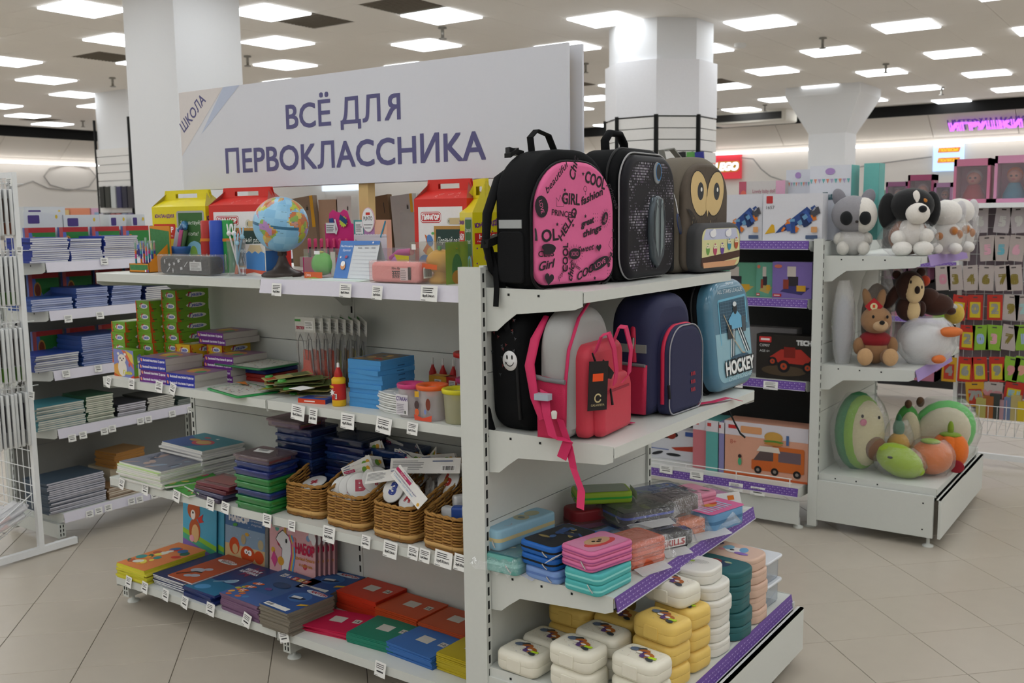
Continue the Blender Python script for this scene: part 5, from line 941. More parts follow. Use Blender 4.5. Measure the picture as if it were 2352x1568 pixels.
def hcard(loc, rx, ry, rz, w_, h, label, front=True):
    m = M(); m.box(-w_ / 2, -.0008, -h / 2, w_ / 2, .0008, h / 2, mat('e6e4e0', .5)); p = PR(m, fr((-w_ / 2, -.0008, -h / 2), (1, 0, 0), (0, 0, 1)))
    if front: p.rect(0, h * .58, w_ * .5, h * .8, mat('b8245c')); p.text('ПЛ-0784', w_ * .15, h * .63, h * .1, 'f2e4ea', w_ * .2); p.text('НАБОР ПРАВИЛЬНЫХ КАРТ', w_ * .03, h * .38, h * .1, '5a4f8a', w_ * .75); p.text('"ГЛАСНЫЕ + СОГЛАСНЫЕ"', w_ * .03, h * .2, h * .1, '4a8ac0', w_ * .7); p.text('БАЛАМУТЕ', w_ * .2, h * .85, h * .09, '4a5a86', w_ * .3); p.ell(w_ * .93, h * .2, h * .12, h * .12, 'd8a43a')
    else: p.bars(w_ * .04, h * .25, w_ * .55, h * .9, 6, '8a8a8c', 3); p.barcode(w_ * .74, h * .15, w_ * .2, h * .35, 3); p.rect(w_ * .62, h * .75, w_ * .9, h * .82, '4a5a86')
    ob('header_card', m, None, loc, 0, label, 'card', rot=(R(rx), R(ry), R(rz)))
hcard((BX[2] + .07, 2.74, Z3 + .215), -30, 33, -10, .19, .055, 'white and pink header card tilted over the third basket')
hcard((BX[2] + .03, 2.88, Z3 + .26), -20, -8, 0, .36, .06, 'long white barcode card lying across the third basket', False)
hcard((BX[2] - .1, 2.8, Z3 + .22), -35, -14, 0, .22, .05, 'white text card between the second and third baskets', False)
hcard((BX[3] + .02, 3.0, Z3 + .3), -10, -2, 0, .2, .06, 'white header card with fruit by the upright post')
for i in range(6): m = M(); m.pillow(rrect(-.035, -.02, .035, .02, .012), fr((0, 0, 0), (1, 0, 0), (0, 1, 0)), .05, .01, mat(['e0e2e4', '3a5aa8', 'd8dadc', 'e4e4e4', 'c9ccd0', 'b84a3a'][i], .35), 3); ob('plastic_cap', m, None, (BX[3] - .06 + .05 * (i % 3), 2.83 + .07 * (i // 3), Z3 + .085 + .01 * i), R(20 * i), ('white', 'blue', 'second white', 'third white', 'grey', 'red')[i] + ' plastic sharpener tub in the basket by the post', 'tub', 'tubs in the post basket')
# ---------------------------------------------------------------- second shelf
Z2 = 1.138
BOXG, BOXGD = mat('76a832', .4), mat('5f8f2a', .4)
def art_gouache(p, w_, h, small, c6=False):
    p.poly([(0, 0), (w_ * .14, 0), (w_ * .1, h * .3), (w_ * .05, h * .5), (w_ * .04, h), (0, h)], mat('cf5a24')); p.ell(w_ * .6, h * .5, w_ * .3, h * .24, 'e2e4dc'); p.text('Гуашь', w_ * .38, h * .38, h * .3, mat('5a6ac0'), w_ * .42, shear=.3, bold=.03); p.text('Г', w_ * .36, h * .38, h * .36, mat('c0392e'), shear=.3, bold=.04); p.text('6' if c6 else '9', w_ * .06, h * .5, h * .26, 'c0392e'); p.rect(w_ * .07, h * .2, w_ * .2, h * .28, '3a5a2a')
def gbox(w_, d, h, c, c6=False):
    m = M(); m.cbox(0, 0, 0, w_, d, h, mat(c, .4)); art_gouache(PR(m, face(w_, d, h, 'f')), w_, h, True, c6); art_gouache(PR(m, face(w_, d, h, 'r')), d, h, False, c6)
    p = PR(m, face(w_, d, h, 't')); p.rect(w_ * .15, d * .15, w_ * .85, d * .85, mat('a9b48a', .4)); p.ell(w_ * .5, d * .5, w_ * .25, d * .2, 'd8d4cc'); return m
gme = mesh(gbox(.108, .19, .05, '6f9f30'), 'gouache_box'); yme = mesh(gbox(.108, .17, .05, 'd8b02a', True), 'gouache_box')
for k, (l, Y0, yt, nm) in enumerate(((257, 2.79, 738, 'front'), (318, 2.85, 692, 'middle'), (377, 2.91, 667, 'rear'))):
    a = aY(l, 780, Y0); n = round((aY(l, yt, Y0).z - Z2) / .0505)
    for i in range(n): ob('gouache_box', gme, None, (a.x + .054 + random.uniform(-.002, .002), Y0 + .095 + random.uniform(-.003, .003), Z2 + i * .0505), R(random.uniform(-1.5, 1.5)), ('topmost ' if i == n - 1 else '') + 'green gouache paint box in the %s column of the green pile' % nm, 'paint box', 'green gouache boxes, %s column' % nm)
def art_animal(bear):
    def f(p, w_, h):
        p.rect(0, 0, w_, h, mat('7f86c0')); p.poly([(0, 0), (w_ * .4, 0), (w_ * .2, h * .5), (0, h * .4)], 'd8a04a'); p.poly([(w_ * .4, h), (w_ * .8, h * .9), (w_, h * .3), (w_ * .8, h * .5)], 'd86a4a'); p.poly([(w_ * .6, h), (w_ * .95, h * .85), (w_, h * .5), (w_ * .85, h * .6)], 'd8c05a'); W = mat('e4dcd2', .6)
        p.ell(w_ * .42, h * .32, w_ * .22, h * .3, W); p.ell(w_ * .42, h * .66, w_ * .2, h * .17, W)
        for s in (-1, 1):
            if bear: p.ell(w_ * (.42 + s * .17), h * .84, w_ * .06, h * .05, W)
            else: p.ell(w_ * (.42 + s * .14), h * .88, w_ * .06, h * .12, W, -s * .3); p.ell(w_ * (.42 + s * .14), h * .88, w_ * .03, h * .08, 'd88a8a', -s * .3)
            p.ell(w_ * (.42 + s * .08), h * .68, w_ * .03, h * .03, '222222')
        p.ell(w_ * .42, h * .61, w_ * .035, h * .025, '222222'); p.text('Гуашь', w_ * .45, h * .12, h * .13, 'd8d24a', w_ * .45, shear=.3, bold=.04); p.text('9' if bear else '6', w_ * .75, h * .4, h * .12, 'd8523a', bold=.04); p.poly([(0, 0), (w_ * .3, 0), (w_ * .1, h * .08), (0, h * .1)], 'cf5a24'); p.poly([(w_ * .8, 0), (w_, 0), (w_, h * .12)], 'cf3a24')
    return f
for lb, l, r, Y0, yt, yb, c, bear in (('green gouache box standing on end with a white bear cub', 235, 283, 2.735, 795, 858, '6f9f30', True), ('yellow gouache box standing on end with a white rabbit', 303, 349, 2.75, 816, 862, 'd8b02a', False)):
    a, b = aY(l, yb, Y0), aY(r, yb, Y0); w_ = b.x - a.x; h = (.13 if bear else .1); m = M(); m.cbox(0, 0, 0, w_, .055, h, mat(c, .4)); art_animal(bear)(PR(m, face(w_, .055, h, 'f')), w_, h); p = PR(m, face(w_, .055, h, 'r')); p.text('Гуашь', .04, h * .35, .026, '6a78c0', h * .5, rot=R(90), shear=.3, bold=.03); p.poly([(0, 0), (.055, 0), (.055, h * .15), (0, h * .05)], 'cf5a24')
    ob('gouache_box', m, None, (max(a.x, -4.25) + w_ / 2, Y0 + .03, Z2), R(-3), lb, 'paint box')
for i, (x, y, z) in enumerate(((-4.06, 2.93, 0), (-4.06, 2.93, .0505), (-3.93, 2.98, 0), (-3.93, 2.98, .0505), (-3.93, 2.98, .101), (-3.8, 3.06, 0), (-3.8, 3.06, .0505), (-3.8, 3.06, .101))): ob('gouache_box', yme, None, (x, y, Z2 + z), 0, 'yellow gouache paint box lying behind the plasticine sets, %s' % ('lower left', 'upper left', 'bottom of middle pile', 'second of middle pile', 'top of middle pile', 'bottom of right pile', 'second of right pile', 'top of right pile')[i], 'paint box', 'yellow gouache boxes')
# plasticine sets
def pbox(w_, d, h, c, txt):
    m = M(); m.cbox(0, 0, 0, w_, d, h, mat('b9b4ae', .5)); p = PR(m, face(w_, d, h, 'f')); p.rect(0, 0, w_, h, mat(c, .4)); p.ell(w_ * .07, h * .5, h * .22, h * .3, 'e2967a', .5); p.text(txt, w_ * .14, h * .34, h * .36, 'e6e2ee', w_ * .82, shear=.1, bold=.03); p = PR(m, face(w_, d, h, 't')); p.rect(0, 0, w_, d, mat('8a6a86', .35)); p.ell(w_ * .5, d * .5, w_ * .3, d * .25, 'c98a5a'); p.ell(w_ * .3, d * .6, w_ * .1, d * .2, 'd8c24a'); p.ell(w_ * .7, d * .4, w_ * .12, d * .15, '4a9a6a'); return m
pm = {(c, k): mesh(pbox(.195, .2, .0285, c, 'Восковой пластилин %d цветов' % k), 'plasticine_set') for c in ('6a2a86', '2a34a0') for k in (8, 12)}
for lb, x, y, z, L in (('front left pile', -3.89, 2.80, 0, [('6a2a86', 12), ('6a2a86', 12), ('2a34a0', 12), ('2a34a0', 12)]), ('low front pile', -3.70, 2.80, 0, [('2a34a0', 8), ('2a34a0', 8)]), ('rear pile', -3.67, 2.99, 0, [('6a2a86', 8)] * 2 + [('6a2a86', 8)] * 2), ('high back pile', -3.80, 3.06, .152, [('6a2a86', 12), ('6a2a86', 12)])):
    for i, kk in enumerate(L): ob('plasticine_set', pm[kk], None, (x + random.uniform(-.004, .004), y + random.uniform(-.003, .003), Z2 + z + i * .029), R(random.uniform(-2, 2)), '%s-edged wax plasticine box, %s of the %s' % ('purple' if kk[0] == '6a2a86' else 'blue', ('bottom', 'second', 'third', 'top')[i], lb), 'plasticine box', 'wax plasticine boxes')
# modelling boards and cases
def board(lb, loc, rz, w_, d, edge, seed, name='modelling_board'):
    m = M(); m.pillow(rrect(-w_ / 2, -d / 2, w_ / 2, d / 2, .015, 3), fr((0, 0, 0), (1, 0, 0), (0, 1, 0)), .008, .002, mat(edge, .3), 2); p = PR(m, fr((-w_ / 2, -d / 2, .008), (1, 0, 0), (0, 1, 0))); p.rr(.012, .012, w_ - .012, d - .012, .01, 'c9c8c0'); rd = random.Random(seed)
    for k in range(70): p.ell(rd.uniform(.08, .92) * w_, rd.uniform(.1, .9) * d, rd.uniform(.003, .009), rd.uniform(.002, .004), ['3a5a8a', 'a03a3a', '3a7a4a', 'b0903a', '5a4a6a', '2f2f33'][k % 6], rd.uniform(0, 3), 8)
    if seed == 2:
        for k, c in enumerate(('2f9a4a', '3a8ac8', 'e0c83a', 'd8823a')): p.poly([(0, d * .85 - k * .012), (.03 + k * .02, d * .7), (.045 + k * .02, d * .72), (.015, d * .88)], c)
    ob(name, m, None, loc, R(rz), lb, 'modelling board')
for i, (c, z) in enumerate((('a02a24', 0), ('a42c26', .018), ('22307a', .037), ('22307a', .0545))): m = M(); m.pillow(rrect(-.115, -.1, .115, .1, .008, 3), fr((0, 0, 0), (1, 0, 0), (0, 1, 0)), .0172, .004, mat(c, .3), 2); ob('paint_case', m, None, (-3.555, 3.065, Z2 + z), 0, ('lower red', 'upper red', 'lower dark blue', 'upper dark blue')[i] + ' plastic paint case under the patterned board', 'paint case', 'stacked paint cases')
board('patterned modelling board with a green rim lying on the dark blue cases', (-3.55, 3.0, Z2 + .0735), -3, .38, .24, '2f7a4a', 1)
board('patterned modelling board with rainbow corner lying at the shelf edge', (-3.36, 2.77, Z2), -14, .3, .2, '2f9a52', 2)
# craft sticker cards fanned in a pile
rd = random.Random(5)
for i in range(12):
    m = M(); m.cbox(0, 0, 0, .12, .2, .002, mat(['7a8a52', '9a8a5a', '6a7a42', 'b5a86a'][i % 4], .5)); PR(m, fr((-.06, -.1, .002), (1, 0, 0), (0, 1, 0))).rect(.01, .12, .11, .19, '5a6a32').rect(.01, .01, .11, .05, ['c9b52a', '8a9a3a', '5aa03a', 'b54a2a'][i % 4]); m.lathe([(.018, .002), (.018, .008), (.014, .012), (0, .012)], mat('3f9a3a', .25, coat=.6), 12, (rd.uniform(-.03, .03), -.07, 0))
    ob('blister_card', m, None, (-3.12 + rd.uniform(-.05, .06), 2.86 + rd.uniform(-.03, .05), Z2 + .003 + i * .0062), 0, 'greenish blister card in the fanned pile beside the bagged aprons', 'blister card', 'fanned blister cards', rot=(R(rd.uniform(-2, 5)), R(rd.uniform(-4, 4)), R(rd.uniform(-75, -20))))
m = M(); m.obox((0, 0, 0), (.08, -.01, 0), (.03, .05, .006), (0, 0, .0006), TAGW); ob('price_slip', m, None, (-3.02, 2.72, Z2 + .05), 0, 'white price slip lying on the fanned blister cards', 'price slip')
m = M(); m.cbox(0, 0, 0, .13, .075, .018, mat('3a4fa0', .35)); PR(m, face(.13, .075, .018, 'f')).rect(0, 0, .13, .018, 'cf4424').rect(.03, .006, .08, .011, 'f0e0dc'); PR(m, fr((-.065, -.0375, .018), (1, 0, 0), (0, 1, 0))).ell(.08, .045, .03, .014, 'b5823a', .3).rect(.0, .0, .13, .01, '3a6ac0'); ob('crayon_box', m, None, (-2.9, 2.76, Z2), R(12), 'small flat blue crayon box with a red edge at the shelf front', 'crayon box')
# bagged aprons
def apron_bag(lb, loc, ry, rz, seed, orange):
    t = thing('bagged_apron', lb, 'bag', loc, rot=(0, R(ry), R(rz)), group='bagged craft sets with header cards'); rd = random.Random(seed); w_, h = .155, .25; m = M(); g = [[((-.5 + j / 6) * w_, .015 * math.sin(math.pi * j / 6) * (1 - (i / 7) ** 2) + .003 * rd.random(), h * i / 7) for j in range(7)] for i in range(8)]
    m.sheet(g, film('ffffff', .05, .3)); m.sheet([[(x, -y, z) for x, y, z in r] for r in g], film('ffffff', .05, .3)); ob('bag', m, t)
    m = M(); C = mat('d8482c', .45) if orange else mat(['a8a060', '7f8a52', 'b08a5a'][seed % 3], .5)
    m.pillow([(-.06, 0), (.06, 0), (.055, .06), (.03, .08), (.025, .16), (-.02, .165), (-.03, .08), (-.055, .06)], fr((0, .006, 0), (1, 0, 0), (0, 0, 1)), .01, .003, C, 2); ob('cloth', m, t)
    m = M(); m.tube([(-.05, -.008, .02), (-.05, -.008, h * .8), (-.03, -.008, h * .93), (-.01, -.008, h * .8), (.0, -.008, .12), (.02, -.008, .12), (.035, -.008, h * .85), (.055, -.008, h * .85), (.06, -.008, .04)], .0018, mat('8a8a8c', .3, m=.7), 5); ob('wire_tie', m, t)
    m = M(); m.box(-w_ / 2, -.001, h - .01, w_ / 2, .001, h + .055, mat('d8d8d2', .5)); p = PR(m, fr((-w_ / 2, -.001, h - .01), (1, 0, 0), (0, 0, 1))); p.rect(0, .046, w_ * .3, .056, mat('4a9a4a')); p.text('ПЕРЕСТИОР', w_ * .06, .012, .012, mat('b83a5a'), w_ * .4, bold=.03); p.rect(w_ * .5, .01, w_ * .92, .05, 'eeeeec'); p.bars(w_ * .53, .03, w_ * .88, .046, 3, '666666', seed); p.text('4руб.38коп.', w_ * .55, .018, .007, '444444', w_ * .32); ob('header_card', m, t)
for i in range(8): apron_bag(('front clear bag with a red-orange apron and white header', 'second clear craft bag behind the red-orange apron', 'third clear craft bag with a tan handle', 'fourth clear craft bag in the leaning row', 'fifth clear craft bag in the leaning row', 'sixth clear craft bag in the leaning row', 'seventh clear craft bag in the leaning row', 'rearmost clear craft bag against the upright')[i], (-3.19 + .026 * i, 2.99 + .02 * i, Z2 + .002), -2 + 1.5 * i, -10 - 3 * i, i, i < 4)
# glue bottles
for i, (x, y) in enumerate(((-2.765, 2.75), (-2.73, 2.83))):
    t = thing('glue_bottle', ('yellow and red glue bottle with a splash label at the shelf edge', 'second yellow and red glue bottle half hidden by the blue boxes')[i], 'glue bottle', (x, y, Z2)); m = M(); m.lathe([(0, 0), (.026, 0), (.028, .004), (.028, .025), (.0275, .026), (.0275, .09), (.028, .092), (.028, .108), (.02, .114), (.016, .116)], mat('e0b01c', .35), 20); ob('body', m, t)
    m = M(); m.lathe([(.0283, .026), (.0283, .09)], mat('c02a24', .4), 24); pr = PR(m, fr((-.02, -.0285, .026), (1, 0, 0), (0, 0, 1)), .001); pr.star(.014, .03, .016, 'f0f0f0', .4, 7, .4); pr.text('ПВА', .002, .048, .009, 'e0c02a', .02, bold=.03); pr.barcode(.028, .006, .01, .02); ob('label', m, t)
    m = M(); m.lathe([(.017, .114), (.016, .13), (.008, .15), (.006, .153)], mat('b0241c', .35), 16); m.lathe([(.006, .153), (.005, .17), (0, .172)], mat('e8e4e0', .4), 12); ob('cap', m, t)
# blue boxes
bb = M(); bb.cbox(0, 0, 0, .17, .2, .0185, mat('4a94d0', .4)); PR(bb, face(.17, .2, .0185, 'r')).rect(.1, .007, .14, .011, '2a5a8a'); bbm = mesh(bb, 'paint_box'); bt = M(); bt.cbox(0, 0, 0, .17, .2, .0185, mat('4a94d0', .4)); p = PR(bt, fr((-.085, -.1, .0185), (1, 0, 0), (0, 1, 0))); p.rect(.01, .01, .16, .19, mat('7a6a5a')); cover_blobs(['c9a05a', '5a7a9a', 'a04a3a', '8a8a4a', '3a4a5a'], 5, 12)(p, .17, .2); btm = mesh(bt, 'paint_box')
for i in range(10): ob('paint_box', btm if i == 9 else bbm, None, (-2.645 + random.uniform(-.004, .004), 2.87 + random.uniform(-.004, .004), Z2 + i * .0187), R(random.uniform(-3, 3) - (2 if i > 6 else 0)), 'topmost sky-blue craft box with a painted lid' if i == 9 else 'sky-blue craft box in the stack beside the white palettes', 'craft box', 'sky-blue craft boxes')
# palettes
pp = M(); oval = []
for k in range(40):
    a = 2 * math.pi * k / 40; r_ = 1 - .22 * math.exp(-((a - 2.5) / .35) ** 2); oval.append((.18 * r_ * math.cos(a), .125 * r_ * math.sin(a)))
PW = mat('dfe0dc', .3); pp.pillow(oval, fr((0, 0, 0), (1, 0, 0), (0, 1, 0)), .007, .003, PW, 2)
for k in range(9): a = R(-150 + k * 36); pp.lathe([(.023, .0072), (.021, .009), (.017, .0075), (.0, .0073)][::-1], PW, 14, (.125 * math.cos(a), .082 * math.sin(a), 0))
for k in range(4): pp.pillow(rrect(-.06 + (k % 2) * .06, -.03 + (k // 2) * .035, -.005 + (k % 2) * .06, (k // 2) * .035, .008, 3), fr((0, 0, .0065), (1, 0, 0), (0, 1, 0)), .0022, .001, mat('cfd0cc', .3), 1)
ppm = mesh(pp, 'palette')
for i in range(9): ob('palette', ppm, None, (-2.475 + random.uniform(-.006, .006), 2.86 + random.uniform(-.004, .004), Z2 + i * .0085), R(-20 + random.uniform(-4, 4)), 'topmost white plastic paint palette' if i == 8 else 'white plastic paint palette in the stack under the topmost one', 'palette', 'stacked white palettes')
# water cups
def water_cup(lb, x, y, z, c, r_, h, art=0, tint='f4eef0'):
    t = thing('water_cup', lb, 'cup', (x, y, z)); m = M(); F = film(tint, .35, .25, .15, 0); m.lathe([(0, .001), (r_ * .84, .001), (r_ * .86, .003), (r_ * .97, h * .9)], F, 24)
    p = PR(m, fr((-r_, -r_ * .98, 0), (1, 0, 0), (0, 0, 1)), .001)
    if art == 1: p.rect(r_ * .35, h * .1, r_ * 1.5, h * .7, 'd6d2d8'); p.text('СТАКАН', r_ * .4, h * .52, .014, '6a5a8a', r_ * 1.05, bold=.03); p.bars(r_ * .45, h * .15, r_ * 1.3, h * .45, 6, '9a94a0', 4); p.barcode(r_ * 1.1, h * .12, r_ * .3, h * .12)
    if art == 2: p.poly([(r_ * .3, h * .02), (r_ * 1.7, h * .02), (r_ * 1.75, h * .2), (r_, h * .1), (r_ * .25, h * .18)], 'd8523a'); p.ell(r_ * .5, h * .45, r_ * .2, h * .12, '4a3a3a'); p.ell(r_ * 1.45, h * .5, r_ * .2, h * .17, '7a3a2a'); p.ell(r_ * .5, h * .25, r_ * .18, h * .1, 'd8663a'); p.ell(r_ * 1.2, h * .28, r_ * .1, h * .07, '7a8ac0'); p.rect(r_ * .35, h * .68, r_ * .7, h * .84, 'd8a82a')
    ob('cup', m, t); m = M(); L = mat(c, .35); m.lathe([(r_ * .98, h * .86), (r_ * 1.06, h * .87), (r_ * 1.08, h * .97), (r_ * 1.02, h), (r_ * .9, h * .985), (r_ * .5, h * .95), (r_ * .42, h * .7), (r_ * .3, h * .66), (0, h * .66)], L, 28); ob('lid', m, t)
water_cup('clear paint-water cup with a red lid set highest by the post', -2.355, 3.06, Z2 + .06, 'c8322a', .058, .145)
water_cup('paint-water cup with a magenta lid and white label', -2.385, 2.745, Z2, 'c8407a', .05, .125, 1)
water_cup('paint-water cup with an orange lid and fruit print', -2.28, 2.74, Z2, 'e0622c', .056, .13, 2)
water_cup('paint-water cup with a yellow lid beside the post', -2.165, 2.745, Z2, 'd8cf2a', .055, .125, 0, 'e8e6c0')
water_cup('low paint-water cup with a dark magenta lid behind the orange one', -2.24, 2.93, Z2, 'a82a62', .06, .13)
water_cup('paint-water cup with a green lid almost hidden by the post', -2.11, 2.94, Z2, '3a9a6a', .055, .12)
for i in range(7):
    m = M(); m.cbox(0, 0, 0, .09, .05, .045, mat(['b8322a', 'c8402c', 'b0281f', 'c84a2a', 'd8a03a', 'b8322a', 'a82a24'][i], .4)); PR(m, face(.09, .05, .045, 'f')).rect(.03, .008, .065, .032, 'e2dcd8').bars(.034, .012, .06, .03, 3, '8a8482', i); ob('clay_pack', m, None, (-2.53 + .075 * (i % 4), 3.1 - .0 * i, Z2 + .046 * (i // 4)), R(random.uniform(-6, 6)), ('first', 'second', 'third', 'fourth', 'fifth', 'sixth', 'seventh')[i] + ' small red clay pack in the row behind the palettes', 'clay pack', 'red clay packs')
for i in range(5): m = M(); m.lathe([(.016, 0), (.016, .09), (.006, .115), (.004, .135), (0, .136)], mat('c02a2a', .4), 12); m.lathe([(.0055, .118), (.004, .15), (0, .151)], mat('e4e2de', .4), 10); ob('glue_tube', m, None, (-2.62 + .055 * i, 3.155, Z2), 0, ('leftmost', 'second', 'middle', 'fourth', 'rightmost')[i] + ' red glue tube with a white tip against the back panel', 'glue tube', 'red glue tubes')
m = M(); m.cbox(0, 0, 0, .12, .025, .2, mat('b8284a', .4)); p = PR(m, face(.12, .025, .2, 'f')); p.rect(.02, .13, .075, .19, 'e4e2e0'); p.bars(.024, .14, .07, .185, 4, '777777', 3); p.ell(.105, .165, .014, .014, 'f0eeee'); ob('craft_pack', m, None, (-2.12, 3.12, Z2), 0, 'crimson card craft pack standing behind the red-lidded cup', 'craft pack')
# ================================================================ school backpacks (they face +X, so each stands turned by 90 degrees)
BK = mat('0d0e10', .8, b=.2, bs=300, spec=.15); BKF = mat('131416', .75, b=.2, bs=260, spec=.15); BUC = mat('121315', .4, spec=.2)
def pack(label, X, Yc, z, w_, h, d, c, rt, rb, rz=90, lean=0, seg=10, r=.03, parts=True):
    t = thing('school_backpack', label, 'backpack', (X, Yc, z), rot=(R(lean) if lean else 0, 0, R(rz))); m = M()
    m.pillow(arch(w_, h, rt, rb, seg), fr((0, d, 0), (1, 0, 0), (0, 0, 1)), d, r, c, 5); ob('body', m, t); return t
def front_fr(w_): return fr((-w_ / 2, 0, 0), (1, 0, 0), (0, 0, 1))
def zipline(m, pts, w_, c=BUC): m.tube(pts, w_, c, 6)
def outline(w_, h, rt, rb, y, seg=10, dx=0, dz=0): return [(x + dx, y, z + dz) for x, z in arch(w_, h, rt, rb, seg)] 
# 1 ---- pink lettered pack
w_, h, d = .395, .415, .17
t = pack('black school backpack with a bright pink lettered front, leftmost on the top shelf', -1.765, 2.88, 1.63, w_ + .02, h + .045, d, BK, .17, .05, 80)
m = M(); m.pillow(arch(w_, h - .01, .165, .055, 10), fr((0, 0, .012), (1, 0, 0), (0, 0, 1)), .022, .014, mat('e0689a', .6), 5, r0=0); p = PR(m, fr((-w_ / 2, -.022, .012), (1, 0, 0), (0, 0, 1)), .0006); I = mat('231a22', .6)
T = lambda s, x, y, hh, ww=None, rot=0, sh=0, b=.02: p.text(s, x * w_, y * h, hh * h, I, ww * w_ if ww else None, rot=R(rot), shear=sh, bold=b)
T('beautiful', .13, .72, .05, .36, 42, .3, .01); T('Chic', .47, .83, .07, .2, 75, .3); T('COOL', .6, .82, .09, .27, -14, 0, .02); T('GIRL', .31, .645, .085, .22, -4); T('fashion', .56, .63, .06, .3, 18, .3); T('PRINCESS', .18, .555, .045, .3, -6, 0, .01); T('princess', .9, .8, .05, .25, -62, .2, .01); T('OL', .06, .345, .09, .2, 4, 0, .02); T('HELLO', .3, .345, .06, .32, 50, .1, .02); T('great', .55, .45, .05, .18, 14, .3, .03); T('things', .58, .37, .05, .25, 14, .3, .03); T('COOL', .37, .1, .06, .24, 88, 0, .02); T('CESS', .01, .23, .045, .19, 0, 0, .01); T('Girl', .02, .12, .065, .2, 8, .35, .02); T('Sweet', .5, .24, .05, .22, 8, .4, .01); T('fashion', .4, .17, .03, .14, -30, .3, .01); T('chic', .42, .02, .06, .14, 75, .3, .02); T('COOL', .5, .02, .06, .28, 20, .4, .02); T('girl', .9, .12, .05, .12, 50, .3, .02); T('joyful', .25, .03, .03, .16, 45, .4, .005)
for x, y, a, b, ro, s in ((.05, .62, .09, .075, -75, 'LOVE'), (.86, .52, .06, .035, 65, 'Super'), (.45, .24, .075, .045, 0, 'XOXO'), (.78, .15, .125, .045, 20, 'LOVE')):
    p.ell(x * w_, y * h, max(a * w_, .02), b * h, I, R(ro), 20); ca, sa = math.cos(R(ro)), math.sin(R(ro)); L_ = a * 1.2 * w_; p.text(s, x * w_ - ca * L_ / 2 + sa * .018 * h, y * h - sa * L_ / 2 - ca * .018 * h, .036 * h, mat('e0689a', .6), L_, rot=R(ro))
    for k in range(18):
        if s in ('Super', 'XOXO'): q = 2 * math.pi * k / 18; r1 = (max(a * w_, .02) * 1.12, b * h * 1.25); r2 = (r1[0] + .008, r1[1] + .008); P_ = [(x * w_ + rr[0] * math.cos(q) * ca - rr[1] * math.sin(q) * sa, y * h + rr[0] * math.cos(q) * sa + rr[1] * math.sin(q) * ca) for rr in (r1, r2)]; p.line(P_, .0012, I)
p.heart(.12 * w_, .055 * h, .024, I, -.2); p.heart(.76 * w_, .28 * h, .015, I, .1); p.ell(.12 * w_, .3 * h, .034, .013, I, -.1); p.ell(.12 * w_, .272 * h, .03, .011, I, .1)
for x, y in ((.32, .75), (.72, .71), (.58, .54), (.42, .47), (.93, .22), (.7, .03), (.55, .88), (.22, .48), (.95, .42)): p.star(x * w_, y * h, .008, I)
for cx, cy in ((.3, .45), (.7, .53), (.6, .09), (.88, .06)):
    for k in range(9): a, b = cx * w_ + (k % 3 - 1) * .011, cy * h + (k // 3 - 1) * .012; p.rect(a - .0025, b - .0005, a + .0025, b + .0005, I); p.rect(a - .0005, b - .0025, a + .0005, b + .0025, I)
p.line([(.19 * w_, .62 * h), (.185 * w_, .69 * h), (.215 * w_, .66 * h), (.235 * w_, .71 * h), (.26 * w_, .665 * h), (.29 * w_, .69 * h), (.275 * w_, .62 * h)], .0016, I, True); p.line([(.86 * w_, .3 * h), (.9 * w_, .36 * h), (.95 * w_, .35 * h), (.96 * w_, .31 * h), (.91 * w_, .25 * h)], .0014, I, True); p.arc(.55 * w_, .76 * h, .008, .009, 0, 360, .002, I); p.line([(.55 * w_, .745 * h), (.555 * w_, .71 * h)], .002, I)
ob('front_panel', m, t)
m = M(); zipline(m, outline(w_ + .012, h + .005, .17, .055, -.004), .005); ob('zipper', m, t)
m = M(); m.box(-w_ / 2 - .013, .035, .2, -w_ / 2 - .0095, .14, .228, mat('a9adae', .3)); ob('reflective_strip', m, t)
m = M(); m.pillow(rrect(.01, .0, .13, .17, .02, 3), fr((-w_ / 2 - .008, .155, .02), (0, -1, 0), (0, 0, 1)), .008, .004, BKF, 2, r0=0); ob('side_pocket', m, t)
m = M()
for q in ((-.17, .335), (-.192, .21)): m.tube([(q[0], -.01, q[1]), (q[0] - .006, -.02, q[1] - .035), (q[0] - .006, -.02, q[1] - .05)], [.003, .0035, .0045], mat('26272a', .4), 6)
ob('zip_pulls', m, t, kind='stuff')
m = M(); hz = h + .03; m.ribbon([(-.055, d - .04, hz - .01), (-.06, d - .035, hz + .06), (-.03, d - .035, hz + .085), (.03, d - .035, hz + .07), (.06, d - .035, hz + .02), (.06, d - .04, hz - .015)], (0, .014, 0), BK, .0025); ob('grab_handle', m, t)
m = M(); m.tube([(-.1, d - .01, hz - .03), (-.17, d + .01, hz - .08), (-.215, d + .02, .25), (-.225, d + .02, .15), (-.21, d + .01, .06), (-.18, d, .02)], [.02, .026, .026, .02, .016, .014], BK, 10, flat=.5); ob('shoulder_strap', m, t)
m = M(); m.tube([(.1, d - .01, hz - .03), (.15, d + .02, hz - .08), (.18, d + .03, .25), (.16, d, .02)], [.02, .024, .024, .014], BK, 10, flat=.5); ob('shoulder_strap', m, t)
m = M(); m.obox((-.07, d - .015, hz - .005), (-.06, .01, .012), (.01, .03, 0), (.0, .0, .02), BUC); m.obox((-.1, d - .02, hz + .01), (-.04, .0, -.02), (0, .03, 0), (0, 0, .015), BUC); ob('buckle', m, t)
m = M(); m.obox((.1, d - .015, hz - .005), (.06, .01, .008), (-.01, .03, 0), (.0, .0, .022), BUC); m.obox((.15, d - .01, hz - .02), (.05, .0, -.015), (0, .03, 0), (0, 0, .015), BUC); ob('buckle', m, t)
m = M(); m.obox((-.235, d - .0, .135), (.055, -.02, .02), (0, .035, 0), (0, -.005, .028), BUC); ob('buckle', m, t)
